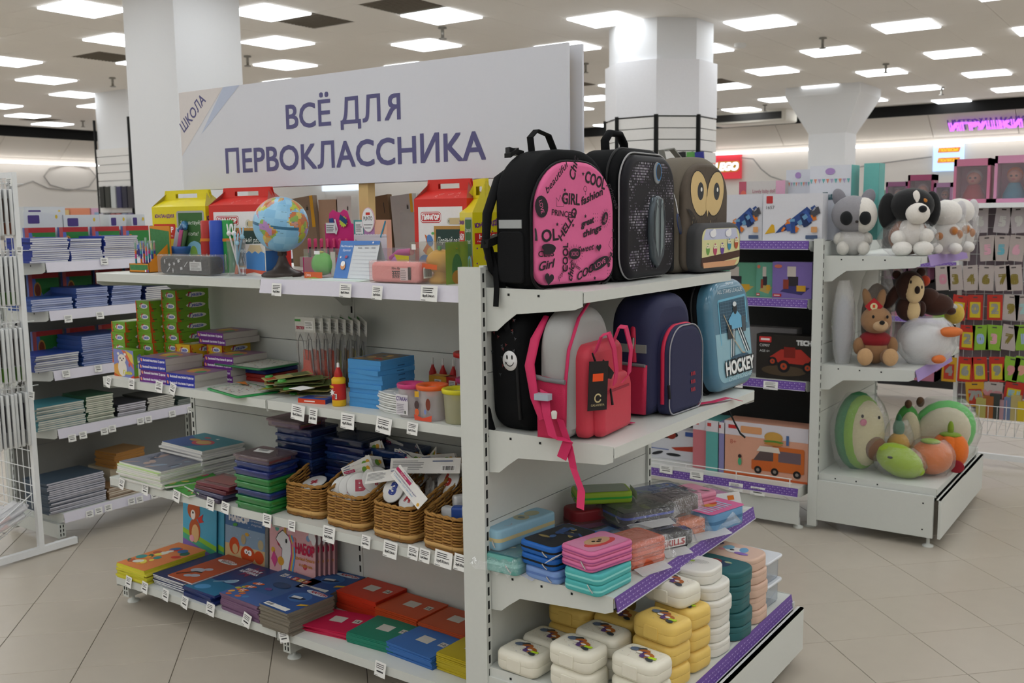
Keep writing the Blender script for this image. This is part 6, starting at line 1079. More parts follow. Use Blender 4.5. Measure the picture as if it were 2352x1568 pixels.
m = M(); m.ribbon([(-.205, d + .02, .14), (-.21, d - .01, .07), (-.225, d - .03, .0), (-.235, d - .035, -.06)], (0, .012, 0), BK); ob('loose_strap', m, t)
m = M(); m.ribbon([(-.19, d - .0, .12), (-.2, d - .03, .03), (-.205, d - .045, -.06), (-.2, d - .05, -.13), (-.19, d - .06, -.16)], (0, .015, 0), BK); ob('loose_strap', m, t)
# 2 ---- black pack with a dotted print
w_, h, d = .455, .465, .17
t = pack('black school backpack with a dotted silver print and grey piping', -1.72, 3.32, 1.63, w_ + .015, h + .01, d, BK, .12, .08, 92)
m = M(); m.pillow(arch(w_ - .02, h - .02, .115, .085, 10), fr((0, 0, .008), (1, 0, 0), (0, 0, 1)), .03, .022, mat('15131a', .5, n=.1, spec=.2), 5, r0=0); rd = random.Random(4); p = PR(m, fr((-w_ / 2, -.03, 0), (1, 0, 0), (0, 0, 1)), .0004, .0000004)
DC = [mat(x, .4) for x in ('5a5662', '8a8692', 'b9b5c0', '4a4452', '6a5a76')]; P2 = inset(arch(w_ - .02, h - .02, .115, .085, 10), .028)
for i in range(46):
    for j in range(42):
        x = -w_ / 2 + .01 * (j + .5 * (i % 2)) + .02; z = .02 + i * .0096; q = (math.sin(x * 31 + 1.3) * math.sin(z * 27) + math.sin(x * 13 - z * 41)) * .5 + rd.uniform(-.5, .5)
        if q > -.05 and inpoly(x, z - .008, P2): s = .0038 if q > .3 else .0026; p.ell(x + w_ / 2, z, s, s, DC[min(2, int((q + .05) * 3))] if rd.random() < .8 else DC[4], 0, 6)
ob('front_panel', m, t)
m = M(); m.tube([(x, -.006, z + .008) for x, z in arch(w_ - .012, h - .012, .12, .09, 10)] + [(arch(w_ - .012, h - .012, .12, .09, 10)[0][0], -.006, arch(w_ - .012, h - .012, .12, .09, 10)[0][1] + .008)], .0035, mat('9a9a9c', .4), 6); ob('piping', m, t)
m = M(); SH = [(0, .06), (.05, .1), (.066, .18), (.06, .27), (.042, .32), (.0, .33), (-.042, .32), (-.06, .27), (-.066, .18), (-.05, .1)]
m.pillow([(x + .03, z - .02) for x, z in SH], fr((0, -.03, 0), (1, 0, 0), (0, 0, 1)), .018, .012, mat('4c555c', .25, m=.4), 4, r0=0); p = PR(m, fr((.03, -.048, 0), (1, 0, 0), (0, 0, 1)), .0006)
for s in (-1, 1): p.poly([(s * .008, .08), (s * .03, .12), (s * .04, .2), (s * .022, .28), (s * .01, .26)][::s], mat('7f8e92', .25, m=.4)); p.poly([(s * .034, .13), (s * .05, .16), (s * .046, .24), (s * .04, .26)][::s], mat('2c343c', .3, m=.3)); p.poly([(s * .01, .27), (s * .03, .285), (s * .015, .3)][::s], mat('8a9aa0', .25, m=.4))
ob('relief_emblem', m, t)
m = M(); q = [(.022 * math.cos(R(a)) + .05, .03 * math.sin(R(a)) + .395) for a in range(0, 360, 15)]; m.pillow([(x - .006, z - .004) for x, z in [(.05 + (a - .05) * 1.4, .395 + (b - .395) * 1.35) for a, b in q]], fr((0, -.028, 0), (1, 0, 0), (0, 0, 1)), .006, .003, mat('8b8f92', .4), 2, r0=0); p = PR(m, fr((0, -.034, 0), (1, 0, 0), (0, 0, 1)), .0006); p.ell(.05, .395, .025, .033, mat('3a8ac8', .4), n=24); p.ell(.05, .395, .021, .029, mat('14161a', .5), n=24); ob('badge', m, t)
m = M(); zipline(m, outline(w_ + .022, h + .012, .125, .085, .035), .005, mat('0e0f11', .5)); ob('zipper', m, t)
m = M(); m.tube([(-.08, d - .05, h - .005), (-.085, d - .05, h + .045), (-.05, d - .05, h + .075), (.03, d - .05, h + .075), (.07, d - .05, h + .04), (.075, d - .05, h)], .018, BK, 10, flat=.7); ob('grab_handle', m, t)
m = M(); m.lathe([(0, 0), (.042, 0), (.042, .003), (0, .003)], mat('22335e', .4), 24); p = PR(m, fr((0, 0, .003), (1, 0, 0), (0, 1, 0))); p.ell(0, 0, .032, .032, '11141c', n=24); o = ob('round_tag', m, t, (w_ / 2 + .02, -.03, .2), rot=(R(80), 0, R(15)))
m = M(); m.tube([(w_ / 2 + .0, -.01, .33), (w_ / 2 + .01, -.02, .29), (w_ / 2 + .015, -.028, .24)], .003, mat('c8c8ca', .25, m=.9), 6); ob('clip_chain', m, t)
m = M(); m.ball((w_ / 2 + .05, .15, .36), (.06, .05, .055), mat('b8572c', .8), 12, 8); ob('pom_pom', m, t)
# 3 ---- owl pack
w_, h, d = .37, .47, .18; OW = mat('6e665a', .75, b=.2, bs=200)
t = pack('grey-brown school backpack shaped as an owl with big cream eyes', -1.70, 3.80, 1.63, w_, h, d, OW, .16, .05, 80, 0, 10, .05)
m = M(); m.pillow(arch(w_ - .05, h - .04, .13, .05, 10), fr((0, .004, .01), (1, 0, 0), (0, 0, 1)), .02, .014, mat('5b5147', .7, n=.1), 4, r0=0); p = PR(m, fr((-w_ / 2, -.016, 0), (1, 0, 0), (0, 0, 1)), .0006); CRM = mat('d8bc86', .6)
for s, cx in ((1, .36), (-1, .67)):
    p.ell(cx * w_, h * .68, .062, .095, '2a2622', s * .25, 24); p.ell(cx * w_, h * .68, .058, .091, CRM, s * .25, 24); p.ell(cx * w_ + .008, h * .7, .022, .036, '36383c', 0, 18); p.ell(cx * w_ + .014, h * .715, .006, .009, 'f0efe8')
p.poly([(.5 * w_, h * .66), (.55 * w_, h * .58), (.515 * w_, h * .48), (.48 * w_, h * .58)], CRM); rd = random.Random(7)
for k in range(36): x, z = rd.uniform(.2, .82) * w_, rd.uniform(.36, .5) * h; p.line([(x, z), (x + .001, z + .012)], .0018, '3a332c' if k % 4 else 'd8c49a')
for k in range(4): p.arc(.08 * w_, h * .34, .05 + .012 * k, .1, 10, 75, .004, '2f2a26')
ob('front_panel', m, t)
m = M(); m.pillow(arch(w_ * .86, h * .42, .06, .05, 8), fr((.02, .0, .004), (1, 0, 0), (0, 0, 1)), .075, .025, mat('4a4a4c', .7), 4, r0=0); p = PR(m, fr((.02 - w_ * .43, -.075, .004), (1, 0, 0), (0, 0, 1)), .0006); W2, H2 = w_ * .86, h * .42
p.poly([(x + W2 / 2, z) for x, z in inset(arch(W2, H2, .06, .05, 8), .022)], mat('d9d6a0', .6)); p.poly([(.03, H2 * .66), (W2 - .03, H2 * .66), (W2 - .05, H2 * .88), (.05, H2 * .88)], 'c2c6dc'); p.poly([(.02, H2 * .12), (W2 - .02, H2 * .28), (W2 - .02, H2 * .42), (.02, H2 * .3)], '4a2f26'); p.poly([(.035, H2 * .09), (W2 - .06, H2 * .1), (W2 - .04, H2 * .22), (.03, H2 * .2)], 'd8a27a')
for k, (c, z) in enumerate((('6a9a4a', .47), ('b84a6a', .46), ('6a4a9a', .47), ('3a8aa8', .55), ('b5502c', .57))):
    x = (.2 + .16 * k) * W2; z = z * H2; p.ell(x, z, .014, .024, c, 0, 14); p.ell(x - .005, z + .011, .007, .009, 'e8e0c0'); p.ell(x + .006, z + .011, .007, .009, 'e8e0c0'); p.ell(x - .004, z + .011, .002, .003, '222222', n=6); p.ell(x + .006, z + .011, .002, .003, '222222', n=6)
for x in (.3, .65): p.ell(x * W2, H2 * .78, .022, .014, 'eeeef2'); p.ell(x * W2 + .008, H2 * .82, .012, .012, 'eeeef2')
ob('front_pocket', m, t)
m = M(); m.pillow(rrect(.02, 0, .18, .19, .015, 3), fr((-w_ / 2 - .001, .19, .01), (0, -1, 0), (0, 0, 1)), .01, .005, mat('202124', .85, b=.4, bs=250), 2, r0=0); ob('side_pocket', m, t)
p_ = M(); pr = PR(p_, fr((-w_ / 2 - .0005, .14, .24), (0, -1, 0), (0, 0, 1)), .001); pr.heart(.03, .04, .013, 'c9c9c4', 2.6); pr.heart(.06, .03, .01, 'c9c9c4', 2.2); pr.heart(.04, .012, .015, 'c9c9c4', 3); ob('leaf_print', p_, t, kind='stuff')
m = M(); m.tube([(-w_ / 2 + .002, .05, .22), (-w_ / 2 + .004, .06, .3), (-.12, .07, .41), (-.04, .07, .455), (.04, .07, .46)], .006, mat('35393c', .6), 6); ob('zipper', m, t)
m = M(); m.box(-w_ / 2 - .012, .04, .135, -w_ / 2 - .006, .055, .215, mat('b9b6ae', .25, m=.9)); ob('zip_pull', m, t)
m = M(); m.ribbon([(-.06, d - .03, h - .03), (-.07, d - .02, h + .03), (.0, d - .02, h + .04), (.05, d - .03, h - .005)], (0, .014, 0), mat('8a8a84', .6), .003); ob('grab_handle', m, t)
m = M(); m.tube([(-.08, d, h - .06), (-.14, d + .02, h - .1), (-.17, d + .03, .25), (-.15, d, .05)], [.02, .024, .022, .015], mat('2a2b2d', .8), 8, flat=.5); ob('shoulder_strap', m, t)
m = M(); m.obox((-.12, d - .01, h - .04), (-.05, .01, -.01), (0, .03, 0), (0, 0, .03), mat('8a8a84', .5)); m.obox((-.1, d - .01, h - .01), (-.06, .01, -.02), (0, .03, 0), (0, 0, .012), mat('8a8a84', .5)); ob('buckle', m, t)
m = M(); m.ribbon([(-.14, d - .02, .03), (-.2, d - .05, .02), (-.22, d - .09, .035), (-.2, d - .13, .015)], (0, .0, .018), mat('77776f', .6), .002); ob('loose_strap', m, t)
# ---- second bag shelf
Z = 1.139
# 4 ---- dark smiley pack
t = pack('black patterned backpack with a white smiley face in the lower left corner', -1.80, 2.88, Z, .38, .46, .18, BK, .14, .08, 80, -3, 10, .05)
m = M(); m.lathe([(0, 0), (.034, 0), (.034, .002), (0, .002)], mat('e6e6e6', .5), 24); p = PR(m, fr((0, 0, .002), (1, 0, 0), (0, 1, 0))); p.ell(-.012, .012, .004, .008, '222222'); p.ell(.012, .012, .004, .008, '222222'); p.arc(0, .002, .02, .02, 200, 340, .003, '222222'); ob('smiley_patch', m, t, (-.192, .06, .25), rot=(R(90), 0, R(-90)))
m = M(); rd = random.Random(2); p = PR(m, fr((-.19, .15, 0), (0, -1, 0), (0, 0, 1)), .001)
for k in range(26): p.star(rd.uniform(.0, .12), rd.uniform(.17, .4), .008, ['6a2a2a', '3a3f44', '4a4a50'][k % 3], rd.random(), 3, .3)
ob('side_print', m, t, kind='stuff')
m = M(); m.tube([(-.187, .03, .05), (-.185, .035, .25), (-.14, .04, .4), (-.05, .04, .455)], .007, mat('0c0c0e', .6), 6); ob('zipper', m, t)
m = M(); m.tube([(-.19, .2, .22), (-.2, .2, .12), (-.205, .19, .04), (-.2, .17, -.02)], [.012, .025, .034, .03], BK, 10, flat=.7); m.tube([(-.19, .2, .2), (-.16, .22, .3), (-.12, .21, .38)], .02, BK, 8, flat=.5); ob('shoulder_strap', m, t)
# 5 ---- coral pack with grey top
CO = mat('c83d4e', .5, b=.15, bs=120); PKS = mat('c8285c', .55); GRC = mat('a2a2a0', .65, b=.15, bs=200)
w_, h, d = .33, .43, .125
t = pack('coral pink and grey backpack with two hanging handles and a black tag', -1.665, 2.84, Z, w_, h, d, GRC, .14, .04, 95, 0, 10, .05)
m = M(); m.pillow(arch(w_ * .86, h * .72, .05, .035, 8), fr((.02, .002, .002), (1, 0, 0), (0, 0, 1)), .05, .028, CO, 5, r0=0); ob('front_pocket', m, t)
m = M(); m.pillow(arch(w_ * .74, h * .47, .06, .03, 8), fr((.035, -.045, .004), (1, 0, 0), (0, 0, 1)), .035, .02, CO, 5, r0=0); m.box(-.06, -.083, .15, .12, -.079, .158, mat('9a2438', .5)); ob('lower_pocket', m, t)
m = M()
for s, x in ((-1, -.055), (1, .075)): m.ribbon([(x - .035, -.055, .29), (x - .03, -.075, .345), (x, -.085, .35), (x + .02, -.095, .3), (x + .03, -.1, .22), (x + .015, -.1, .18)] if s < 0 else [(x - .03, -.055, .3), (x - .02, -.075, .36), (x + .01, -.085, .355), (x + .02, -.1, .28), (x + .0, -.102, .2), (x - .045, -.1, .18)], (.013, 0, .004), PKS, .002)
ob('hanging_handles', m, t, kind='stuff')
m = M(); m.tube([(-w_ / 2 - .002, .02, .16), (-w_ / 2 + .01, .01, .3), (-.1, .0, .4), (-.03, -.002, .445)], .009, PKS, 8, flat=.5); ob('zipper', m, t)
m = M(); m.pillow([(0, 0), (.1, 0), (.105, .19), (.0, .205)], fr((-w_ / 2 - .001, .115, .01), (0, -1, 0), (0, 0, 1)), .018, .009, mat('c02450', .6, b=.8, bs=500), 3, r0=0); m.tube([(-w_ / 2 - .018, .135, .215), (-w_ / 2 - .02, .08, .205), (-w_ / 2 - .018, .01, .2)], .008, mat('77777a', .6), 8); ob('mesh_pocket', m, t)
m = M(); m.tube([(-.09, d, h - .03), (-.15, d + .01, h - .1), (-.19, d + .01, .25), (-.215, d - .02, .15), (-.22, d - .05, .08)], [.012, .02, .02, .016, .012], PKS, 8, flat=.4); ob('shoulder_strap', m, t)
m = M(); m.ribbon([(-.2, d - .05, .17), (-.225, d - .07, .1), (-.24, d - .1, .03), (-.21, d - .14, .02), (-.22, d - .12, -.04)], (0, .016, .006), PKS, .0015); m.ribbon([(-.19, d - .1, .08), (-.205, d - .14, .0), (-.215, d - .16, -.07), (-.24, d - .2, -.13), (-.27, d - .21, -.18)], (0, .013, .003), PKS, .0015); ob('loose_strap', m, t)
m = M(); m.box(-.235, d - .08, .145, -.205, d - .03, .165, mat('aab4c0', .3)); ob('buckle', m, t); m = M(); m.lathe([(.008, 0), (.01, .02), (.006, .025)], mat('d8d2cc', .5), 10, (-.23, d - .1, .09)); ob('toggle', m, t)
m = M()
for a, b, c in (((-.115, -.055, .29), (-.09, -.062, .24), 0), ((-.08, -.06, .15), (-.075, -.07, .08), 0), ((-.04, -.085, .165), (-.035, -.09, .11), 0)): m.tube([a, b], [.003, .0045], mat('151517', .5), 6)
ob('zip_pulls', m, t, kind='stuff')
m = M(); m.box(-.04, -.001, -.08, .04, .001, .08, mat('1c1718', .5)); p = PR(m, fr((-.04, -.001, -.08), (1, 0, 0), (0, 0, 1))); p.rect(.015, .095, .06, .12, mat('e8501c', .5)); p.arc(.04, .04, .013, .013, 20, 340, .005, 'c9b88a'); p.text('GALANTEYA', .012, .014, .007, 'c9b88a', .056); ob('swing_tag', m, t, (-.115, -.075, .185), rot=(0, R(3), R(-25)))
m = M(); m.box(-.04, -.001, -.05, .04, .001, .05, mat('1c1718', .5)); PR(m, fr((-.04, -.001, -.05), (1, 0, 0), (0, 0, 1))).barcode(.01, .02, .045, .05); ob('barcode_tag', m, t, (-.065, -.07, .2), rot=(0, R(40), R(-10)))
m = M(); m.ribbon([(.13, -.02, .012), (.17, -.05, .008), (.2, -.055, .004)], (.004, .018, 0), PKS, .001); ob('base_loop', m, t)
# 6 ---- navy pack
NV = mat('2a2d4e', .65, b=.2, bs=220); w_, h, d = .33, .44, .18
t = pack('navy backpack with crimson zips and mesh side pocket', -1.60, 3.32, Z, w_, h, d, NV, .12, .04, 88, 0, 10, .05)
m = M(); m.pillow(arch(w_ * .82, h * .74, .1, .04, 10), fr((.02, .002, .002), (1, 0, 0), (0, 0, 1)), .05, .02, NV, 5, r0=0); p = PR(m, fr((.02 - w_ * .41, -.05, 0), (1, 0, 0), (0, 0, 1)), .001)
for k in range(3):
    for j in range(3): p.rect(w_ * .5 + j * .012, .13 - k * .03, w_ * .5 + j * .012 + .008, .145 - k * .03, mat('a8283c'), .3)
ob('front_pocket', m, t)
A = arch(w_ * .8, h * .73, .1, .04, 10); m = M(); m.tube([(x + .02, -.046, z + .004) for x, z in A] + [(A[0][0] + .02, -.046, A[0][1] + .004)], .0028, mat('9a9aa0', .4), 6); ob('piping', m, t)
m = M(); k0 = A[14:24]; m.tube([(x * 1.04 + .02, -.02, z + .006) for x, z in A[16:34]], .008, mat('c8284a', .5), 8, flat=.6); ob('pocket_zipper', m, t)
m = M(); m.tube([(-w_ / 2 - .001, .07, .2), (-w_ / 2 + .0, .075, .32), (-.11, .08, .4), (-.05, .085, .435)], .011, mat('c8284a', .5), 8, flat=.5); ob('zipper', m, t)
m = M(); m.box(-w_ / 2 - .003, .02, .235, -w_ / 2 + .001, .18, .265, mat('8f918c', .35)); ob('reflective_strip', m, t)
m = M(); m.tube([(-w_ / 2 - .006, .07, .29), (-w_ / 2 - .008, .072, .25)], .006, mat('b9b4ac', .25, m=.8), 6); m.tube([(-w_ * .38, -.05, .12), (-w_ * .38, -.055, .07)], .005, mat('151517', .5), 6); ob('zip_pulls', m, t, kind='stuff')
m = M(); m.pillow([(0, 0), (.16, 0), (.165, .18), (.0, .19)], fr((-w_ / 2 - .001, .18, .012), (0, -1, 0), (0, 0, 1)), .018, .009, mat('c2284c', .6, b=.8, bs=500), 3, r0=0); m.tube([(-w_ / 2 - .018, .18, .2), (-w_ / 2 - .02, .1, .195), (-w_ / 2 - .018, .015, .192)], .006, mat('77777a', .6), 8); ob('mesh_pocket', m, t)
m = M(); m.ribbon([(.13, -.03, .008), (.22, -.06, .006), (.3, -.085, .012), (.35, -.115, -.005)], (.004, .012, 0), mat('c8285a', .5), .001); ob('loose_strap', m, t)
# 7 ---- hockey pack
w_, h, d = .42, .47, .2
t = pack('black hard-shell backpack with a blue hockey goalkeeper front', -1.595, 3.83, Z, w_, h, d, BK, .13, .09, 88, -6, 10, .04)
B1, B2 = mat('4f7f98', .25, coat=.4), mat('8fbccc', .25, coat=.4); m = M(); m.pillow(arch(w_ - .02, h - .02, .12, .09, 10), fr((0, .01, .01), (1, 0, 0), (0, 0, 1)), .055, .035, B1, 6, r0=0); p = PR(m, fr((-w_ / 2, -.045, .01), (1, 0, 0), (0, 0, 1)), .0006); Q = inset(arch(w_ - .02, h - .02, .12, .09, 10), .036)
p.poly([(x + w_ / 2, min(z, h * .5)) for x, z in Q], B2)
p.text('ALL STARS LEAGUE', w_ * .22, h * .84, .016, 'd6e4ea', w_ * .56); p.text('T M H', w_ * .42, h * .91, .01, 'd6e4ea', w_ * .16)
p.line([(w_ * .22, h * .4), (w_ * .22, h * .78), (w_ * .84, h * .8), (w_ * .84, h * .55)], .009, mat('6fb4d0')); p.poly([(w_ * .24, h * .5), (w_ * .82, h * .5), (w_ * .82, h * .78), (w_ * .24, h * .765)], mat('35566c'))
for k in range(10): p.line([(w_ * (.26 + .06 * k), h * .5), (w_ * (.26 + .06 * k), h * .775)], .0014, '5f8498'); p.line([(w_ * .24, h * (.51 + .028 * k)), (w_ * .82, h * (.51 + .028 * k))], .0014, '5f8498')
p.poly([(w_ * .45, h * .52), (w_ * .7, h * .52), (w_ * .74, h * .6), (w_ * .62, h * .67), (w_ * .52, h * .67), (w_ * .4, h * .6)], mat('6cb0d4')); p.ell(w_ * .57, h * .7, .02, .026, '20262c'); p.ell(w_ * .57, h * .735, .018, .01, 'd8e0e4')
for a, b in (((.46, .52), (.4, .28)), ((.6, .52), (.76, .3))):
    for k in range(4): p.line([(w_ * (a[0] + .025 * k), h * a[1]), (w_ * (b[0] + .025 * k), h * b[1])], .006, '1c2228' if k % 2 else 'e4e8ea')
p.rr(w_ * .36, h * .44, w_ * .46, h * .56, .006, '2a3238'); p.rr(w_ * .7, h * .48, w_ * .78, h * .62, .006, '4a565e'); p.line([(w_ * .3, h * .66), (w_ * .5, h * .42), (w_ * .66, h * .3), (w_ * .72, h * .29)], .005, 'b9a584'); p.ell(w_ * .6, h * .275, w_ * .2, .008, '35566c')
p.text('HOCKEY', w_ * .26, h * .14, .05, '12181c', w_ * .64, bold=.12); p.text('HOCKEY', w_ * .26, h * .14, .05, 'eef2f2', w_ * .64, bold=.03); p.text('CHAMPIONSHIP', w_ * .3, h * .08, .018, 'b4d4de', w_ * .54, shear=.2)
ob('front_shell', m, t)
m = M(); zipline(m, outline(w_ + .004, h + .002, .13, .09, .03), .006, mat('0e0f11', .5)); ob('zipper', m, t)
m = M(); m.box(-w_ / 2 - .004, .05, .24, -w_ / 2 + .001, .19, .27, mat('77787a', .35)); ob('reflective_strip', m, t)
m = M(); m.tube([(-w_ / 2 - .008, .03, .27), (-w_ / 2 - .01, .03, .2)], .006, mat('151517', .5), 6); m.tube([(-w_ / 2 - .004, .02, .29), (-w_ / 2 - .008, .022, .22)], .004, mat('2a2a2c', .5), 6); ob('zip_pulls', m, t, kind='stuff')
m = M(); m.ribbon([(-.18, -.08, -.045), (-.175, -.1, -.1), (-.16, -.115, -.15), (-.14, -.125, -.17)], (.012, .004, 0), BK, .0012); ob('loose_strap', m, t)
# ================================================================ pencil cases on the purple-edged shelf (z 0.64)
ZP = .642
def zcase(label, loc, rz, w_, d, h, c, zip_=None, top=None, art=None, layers=1, bag=False, name='pencil_case', rot=None, open_=False, r=None):
    """zip pencil case: rounded slab(s) with zipper bands; w_ along local x, d along local y"""
    t = thing(name, label, 'pencil case', loc, rot=rot or (0, 0, R(rz))); P = rrect(-w_ / 2, -d / 2, w_ / 2, d / 2, r or min(w_, d) * .16, 4); hh = h / layers
    for i in range(layers):
        m = M(); m.pillow(P, fr((0, 0, i * hh), (1, 0, 0), (0, 1, 0)), hh, min(.008, hh * .3), mat(c, .45) if isinstance(c, str) else c, 3)
        if art and i == layers - 1: art(PR(m, fr((-w_ / 2, -d / 2, h), (1, 0, 0), (0, 1, 0)), .0006), w_, d)
        ob('shell', m, t); m = M(); Q = inset(P, -.001); m.rings([[(x, y, i * hh + hh * .42) for x, y in Q], [(x, y, i * hh + hh * .6) for x, y in Q]], mat(zip_ or '3a3a3c', .5), True, False, False); ob('zipper', m, t)
    m = M(); m.tube([(-w_ / 2 - .002, -d * .2, h * .5), (-w_ / 2 - .008, -d * .3, h * .35), (-w_ / 2 - .006, -d * .36, h * .2)], .0025, mat('b0aca8', .3, m=.7), 5); ob('zip_pull', m, t)
    if bag:
        rd = random.Random(int(abs(loc[0] * 1000))); m = M(); N = 9; g = []
        for k in range(5):
            zz = h * (1.08 if k in (1, 2, 3) else .02); e = .02 if k in (0, 4) else .004
        G = [[((-.5 + j / N) * (w_ + .05), (-.5 + i / N) * (d + .05), (h + .006 + rd.uniform(0, .006)) if 0 < i < N and 0 < j < N else rd.uniform(.002, h * .5)) for j in range(N + 1)] for i in range(N + 1)]
        m.sheet(G, film('ffffff', .05, .35)); m.obox((-w_ / 2, -d / 2 - .06, .0), (w_ * .8, 0, 0), (0, .045, .012), (0, 0, .0005), film('f0f0f0', .5, .2)); ob('clear_bag', m, t)
    return t
blob = lambda cols, n, s, bg=None: cover_blobs(cols, s, n, bg)
L90 = 90
zcase('light turquoise pencil case with a glittery lid under the plush blue case', (-1.945, 2.82, ZP), 90, .3, .16, .068, '6ab0a8', '8accc4', art=blob(['3f6a7a', '4f8a8a', '2f4a6a', 'c9c2a0'], 12, 3, '3f7a82'), bag=True)
zcase('padded light blue pencil case with koala print lying on the turquoise one', (-1.975, 2.84, ZP + .071), 82, .31, .1, .075, '8fb8cc', 'c9b98a', art=lambda p, w_, d: (p.ell(w_ * .55, d * .5, .03, .03, 'a8a488'), p.ell(w_ * .75, d * .55, .032, .026, 'a8a888'), p.ell(w_ * .55, d * .5, .012, .014, '6a7a7a'), p.arc(w_ * .25, d * .3, .018, .012, 180, 360, .002, 'a88a94')), r=.02)
zcase('pale blue flat pencil case lowest under the black and blue pair', (-1.77, 2.79, ZP), 84, .21, .15, .045, '7f9fd8', '5f7fc0')
def navy_art(p, w_, d): p.rr(.01, .01, w_ - .01, d - .01, .02, mat('15181f', .4)); blob(['2f4a7a', '3a5a8a', '8a7a4a', '1f2a44'], 14, 6)(p, w_, d)
zcase('lower black pencil case with bright blue trim', (-1.775, 2.80, ZP + .047), 80, .24, .16, .04, '1f62b4', '0d0e11')
zcase('upper black starry pencil case with bright blue trim', (-1.775, 2.805, ZP + .089), 80, .25, .165, .04, '1f62b4', '0d0e11', art=navy_art)
zcase('turquoise pencil case with a pleated side at the front shelf corner', (-1.60, 2.765, ZP), 84, .2, .15, .075, '4fb4b4', '8fdcd8', layers=2)
zcase('stacked pink pencil case with a puppy in a red scarf', (-1.61, 2.775, ZP + .077), 76, .21, .15, .068, 'd872a0', 'a84f8a', layers=3, art=lambda p, w_, d: (p.rr(.012, .012, w_ - .012, d - .012, .02, mat('cf86a8', .5)), p.ell(w_ * .5, d * .42, .07, .028, 'c8484a'), p.ell(w_ * .52, d * .54, .055, .03, 'c09a7a'), p.ell(w_ * .45, d * .55, .008, .006, '3a2a22'), p.ell(w_ * .6, d * .55, .008, .006, '3a2a22'), p.ell(w_ * .52, d * .48, .01, .007, '3a2a22')))
m = M(); m.ribbon([(0, 0, 0), (-.03, -.01, .03), (-.05, -.03, .01), (-.07, -.06, .0)], (.012, .006, .01), mat('e2e2e0', .6), .0006); ob('wash_label', m, None, (-1.66, 2.72, ZP + .09), 0, 'white curled paper label between the blue-trimmed and pink cases', 'label')
zcase('coral orange pencil case stack in a clear bag', (-1.61, 3.04, ZP), 72, .18, .15, .09, 'd8623f', 'b84a2c', layers=3, bag=True, art=lambda p, w_, d: p.rr(.02, .02, w_ - .02, d - .02, .015, mat('d07a66', .5)))
zcase('blue flat pencil case with a cow-spot flap', (-1.75, 3.08, ZP + .02), 66, .27, .2, .04, '5f86b8', '4a6a98', art=lambda p, w_, d: (p.rect(0, 0, w_, d * .4, 'd8d4c8'), [p.ell((.05 + .1 * k) * w_, d * (.1 + .2 * (k % 2)), .011, .014, '1c1c1e', k) for k in range(10)], [p.ell((.1 + .1 * k) * w_, d * (.3 - .2 * (k % 2)), .009, .011, '1c1c1e', k * 2) for k in range(9)]))
zcase('purple patterned pencil case behind the padded blue one', (-1.87, 3.1, ZP), 80, .27, .15, .06, '6a3a66', '4a2a52', art=blob(['8a4a6a', 'a0603a', '7a3a5a', '55304f'], 10, 9), bag=True)
zcase('dark red upright pencil case against the rear panel', (-1.9, 3.22, ZP + .01), 60, .2, .12, .1, '7a1c22', '5a1418', r=.04)
zcase('dark navy pencil case, lower of the bagged dark pair', (-1.72, 3.28, ZP), 68, .25, .19, .07, '1c2244', '2a3f9a', bag=True)
zcase('black and blue pencil case, upper of the bagged dark pair', (-1.73, 3.29, ZP + .078), 62, .24, .18, .05, '1b1d2c', '2f45a8', art=blob(['4a4f3a', '3a4434', '5f6a3a', '22262c'], 12, 4, '3a3f38'), bag=True)
t = zcase('lime green pencil case with a white lettered label on top of the dark pile', (-1.86, 3.24, ZP + .135), 42, .22, .13, .045, '8aa82f', '2f9a3a', art=lambda p, w_, d: p.rr(.012, .012, w_ - .012, d - .012, .015, mat('8f9a8a', .4)))
m = M(); p = PR(m, fr((.1255, -.06, .004), (0, 1, 0), (0, 0, 1)), .001); p.rect(.005, .004, .115, .036, 'e4e6da'); p.text('LiveBright', .012, .014, .014, '222222', .09, shear=.3); ob('lettered_label', m, t)
zcase('blue bagged pencil case at the far back of the pile', (-1.76, 3.52, ZP + .06), 62, .24, .17, .06, '3f5f9a', '5a86c8', art=blob(['6a8a8a', '8a7a5a', '5a7a9a'], 9, 3), bag=True)
zcase('clear-bagged brown pencil case beside the pink stack', (-1.67, 3.45, ZP + .03), 70, .2, .13, .1, '4a3a34', '3a2c28', bag=True, r=.02)
zcase('pink pencil case stack with dark photo lid', (-1.66, 3.58, ZP + .02), 68, .2, .16, .1, 'd88aa4', 'b86a86', layers=3, art=blob(['3a3034', '7a6a6a', '3a6a7a', '55484c'], 10, 8))
zcase('orange pencil case lying under the pink stack in a clear bag', (-1.58, 3.48, ZP + .0), 66, .3, .12, .06, 'd8764a', 'b85a3a', bag=True)
zcase('pink and blue pencil case with a kitten lid at the shelf edge', (-1.565, 3.58, ZP), 76, .22, .2, .075, '6a9ac4', '4a78a0', art=lambda p, w_, d: (p.rr(0, 0, w_, d, .02, mat('d8649a', .45)), [p.rect(w_ * .1 + .02 * k, d * .15, w_ * .1 + .02 * k + .01, d * .85, ('c9b8d8', '9ac0d8')[k % 2]) for k in range(8)], p.ell(w_ * .5, d * .5, .035, .03, 'd8a04a'), p.ell(w_ * .62, d * .5, .02, .016, 'c8503a')))
zcase('dark blue and black pencil case with a red splash near the shelf front', (-1.635, 3.28, ZP), 58, .22, .16, .05, '1a1b22', '101114', art=lambda p, w_, d: (p.rect(w_ * .45, .01, w_ - .01, d - .01, mat('2a3f8a', .4)), p.poly([(0, d * .3), (w_ * .6, d * .5), (w_ * .2, d * .9), (0, d * .8)], 'a02a2a')))
t = zcase('black pencil tube with red and white SKILLS lettering', (-1.575, 3.23, ZP), 64, .15, .075, .06, '1c1c1f', '101012', bag=True, r=.015)
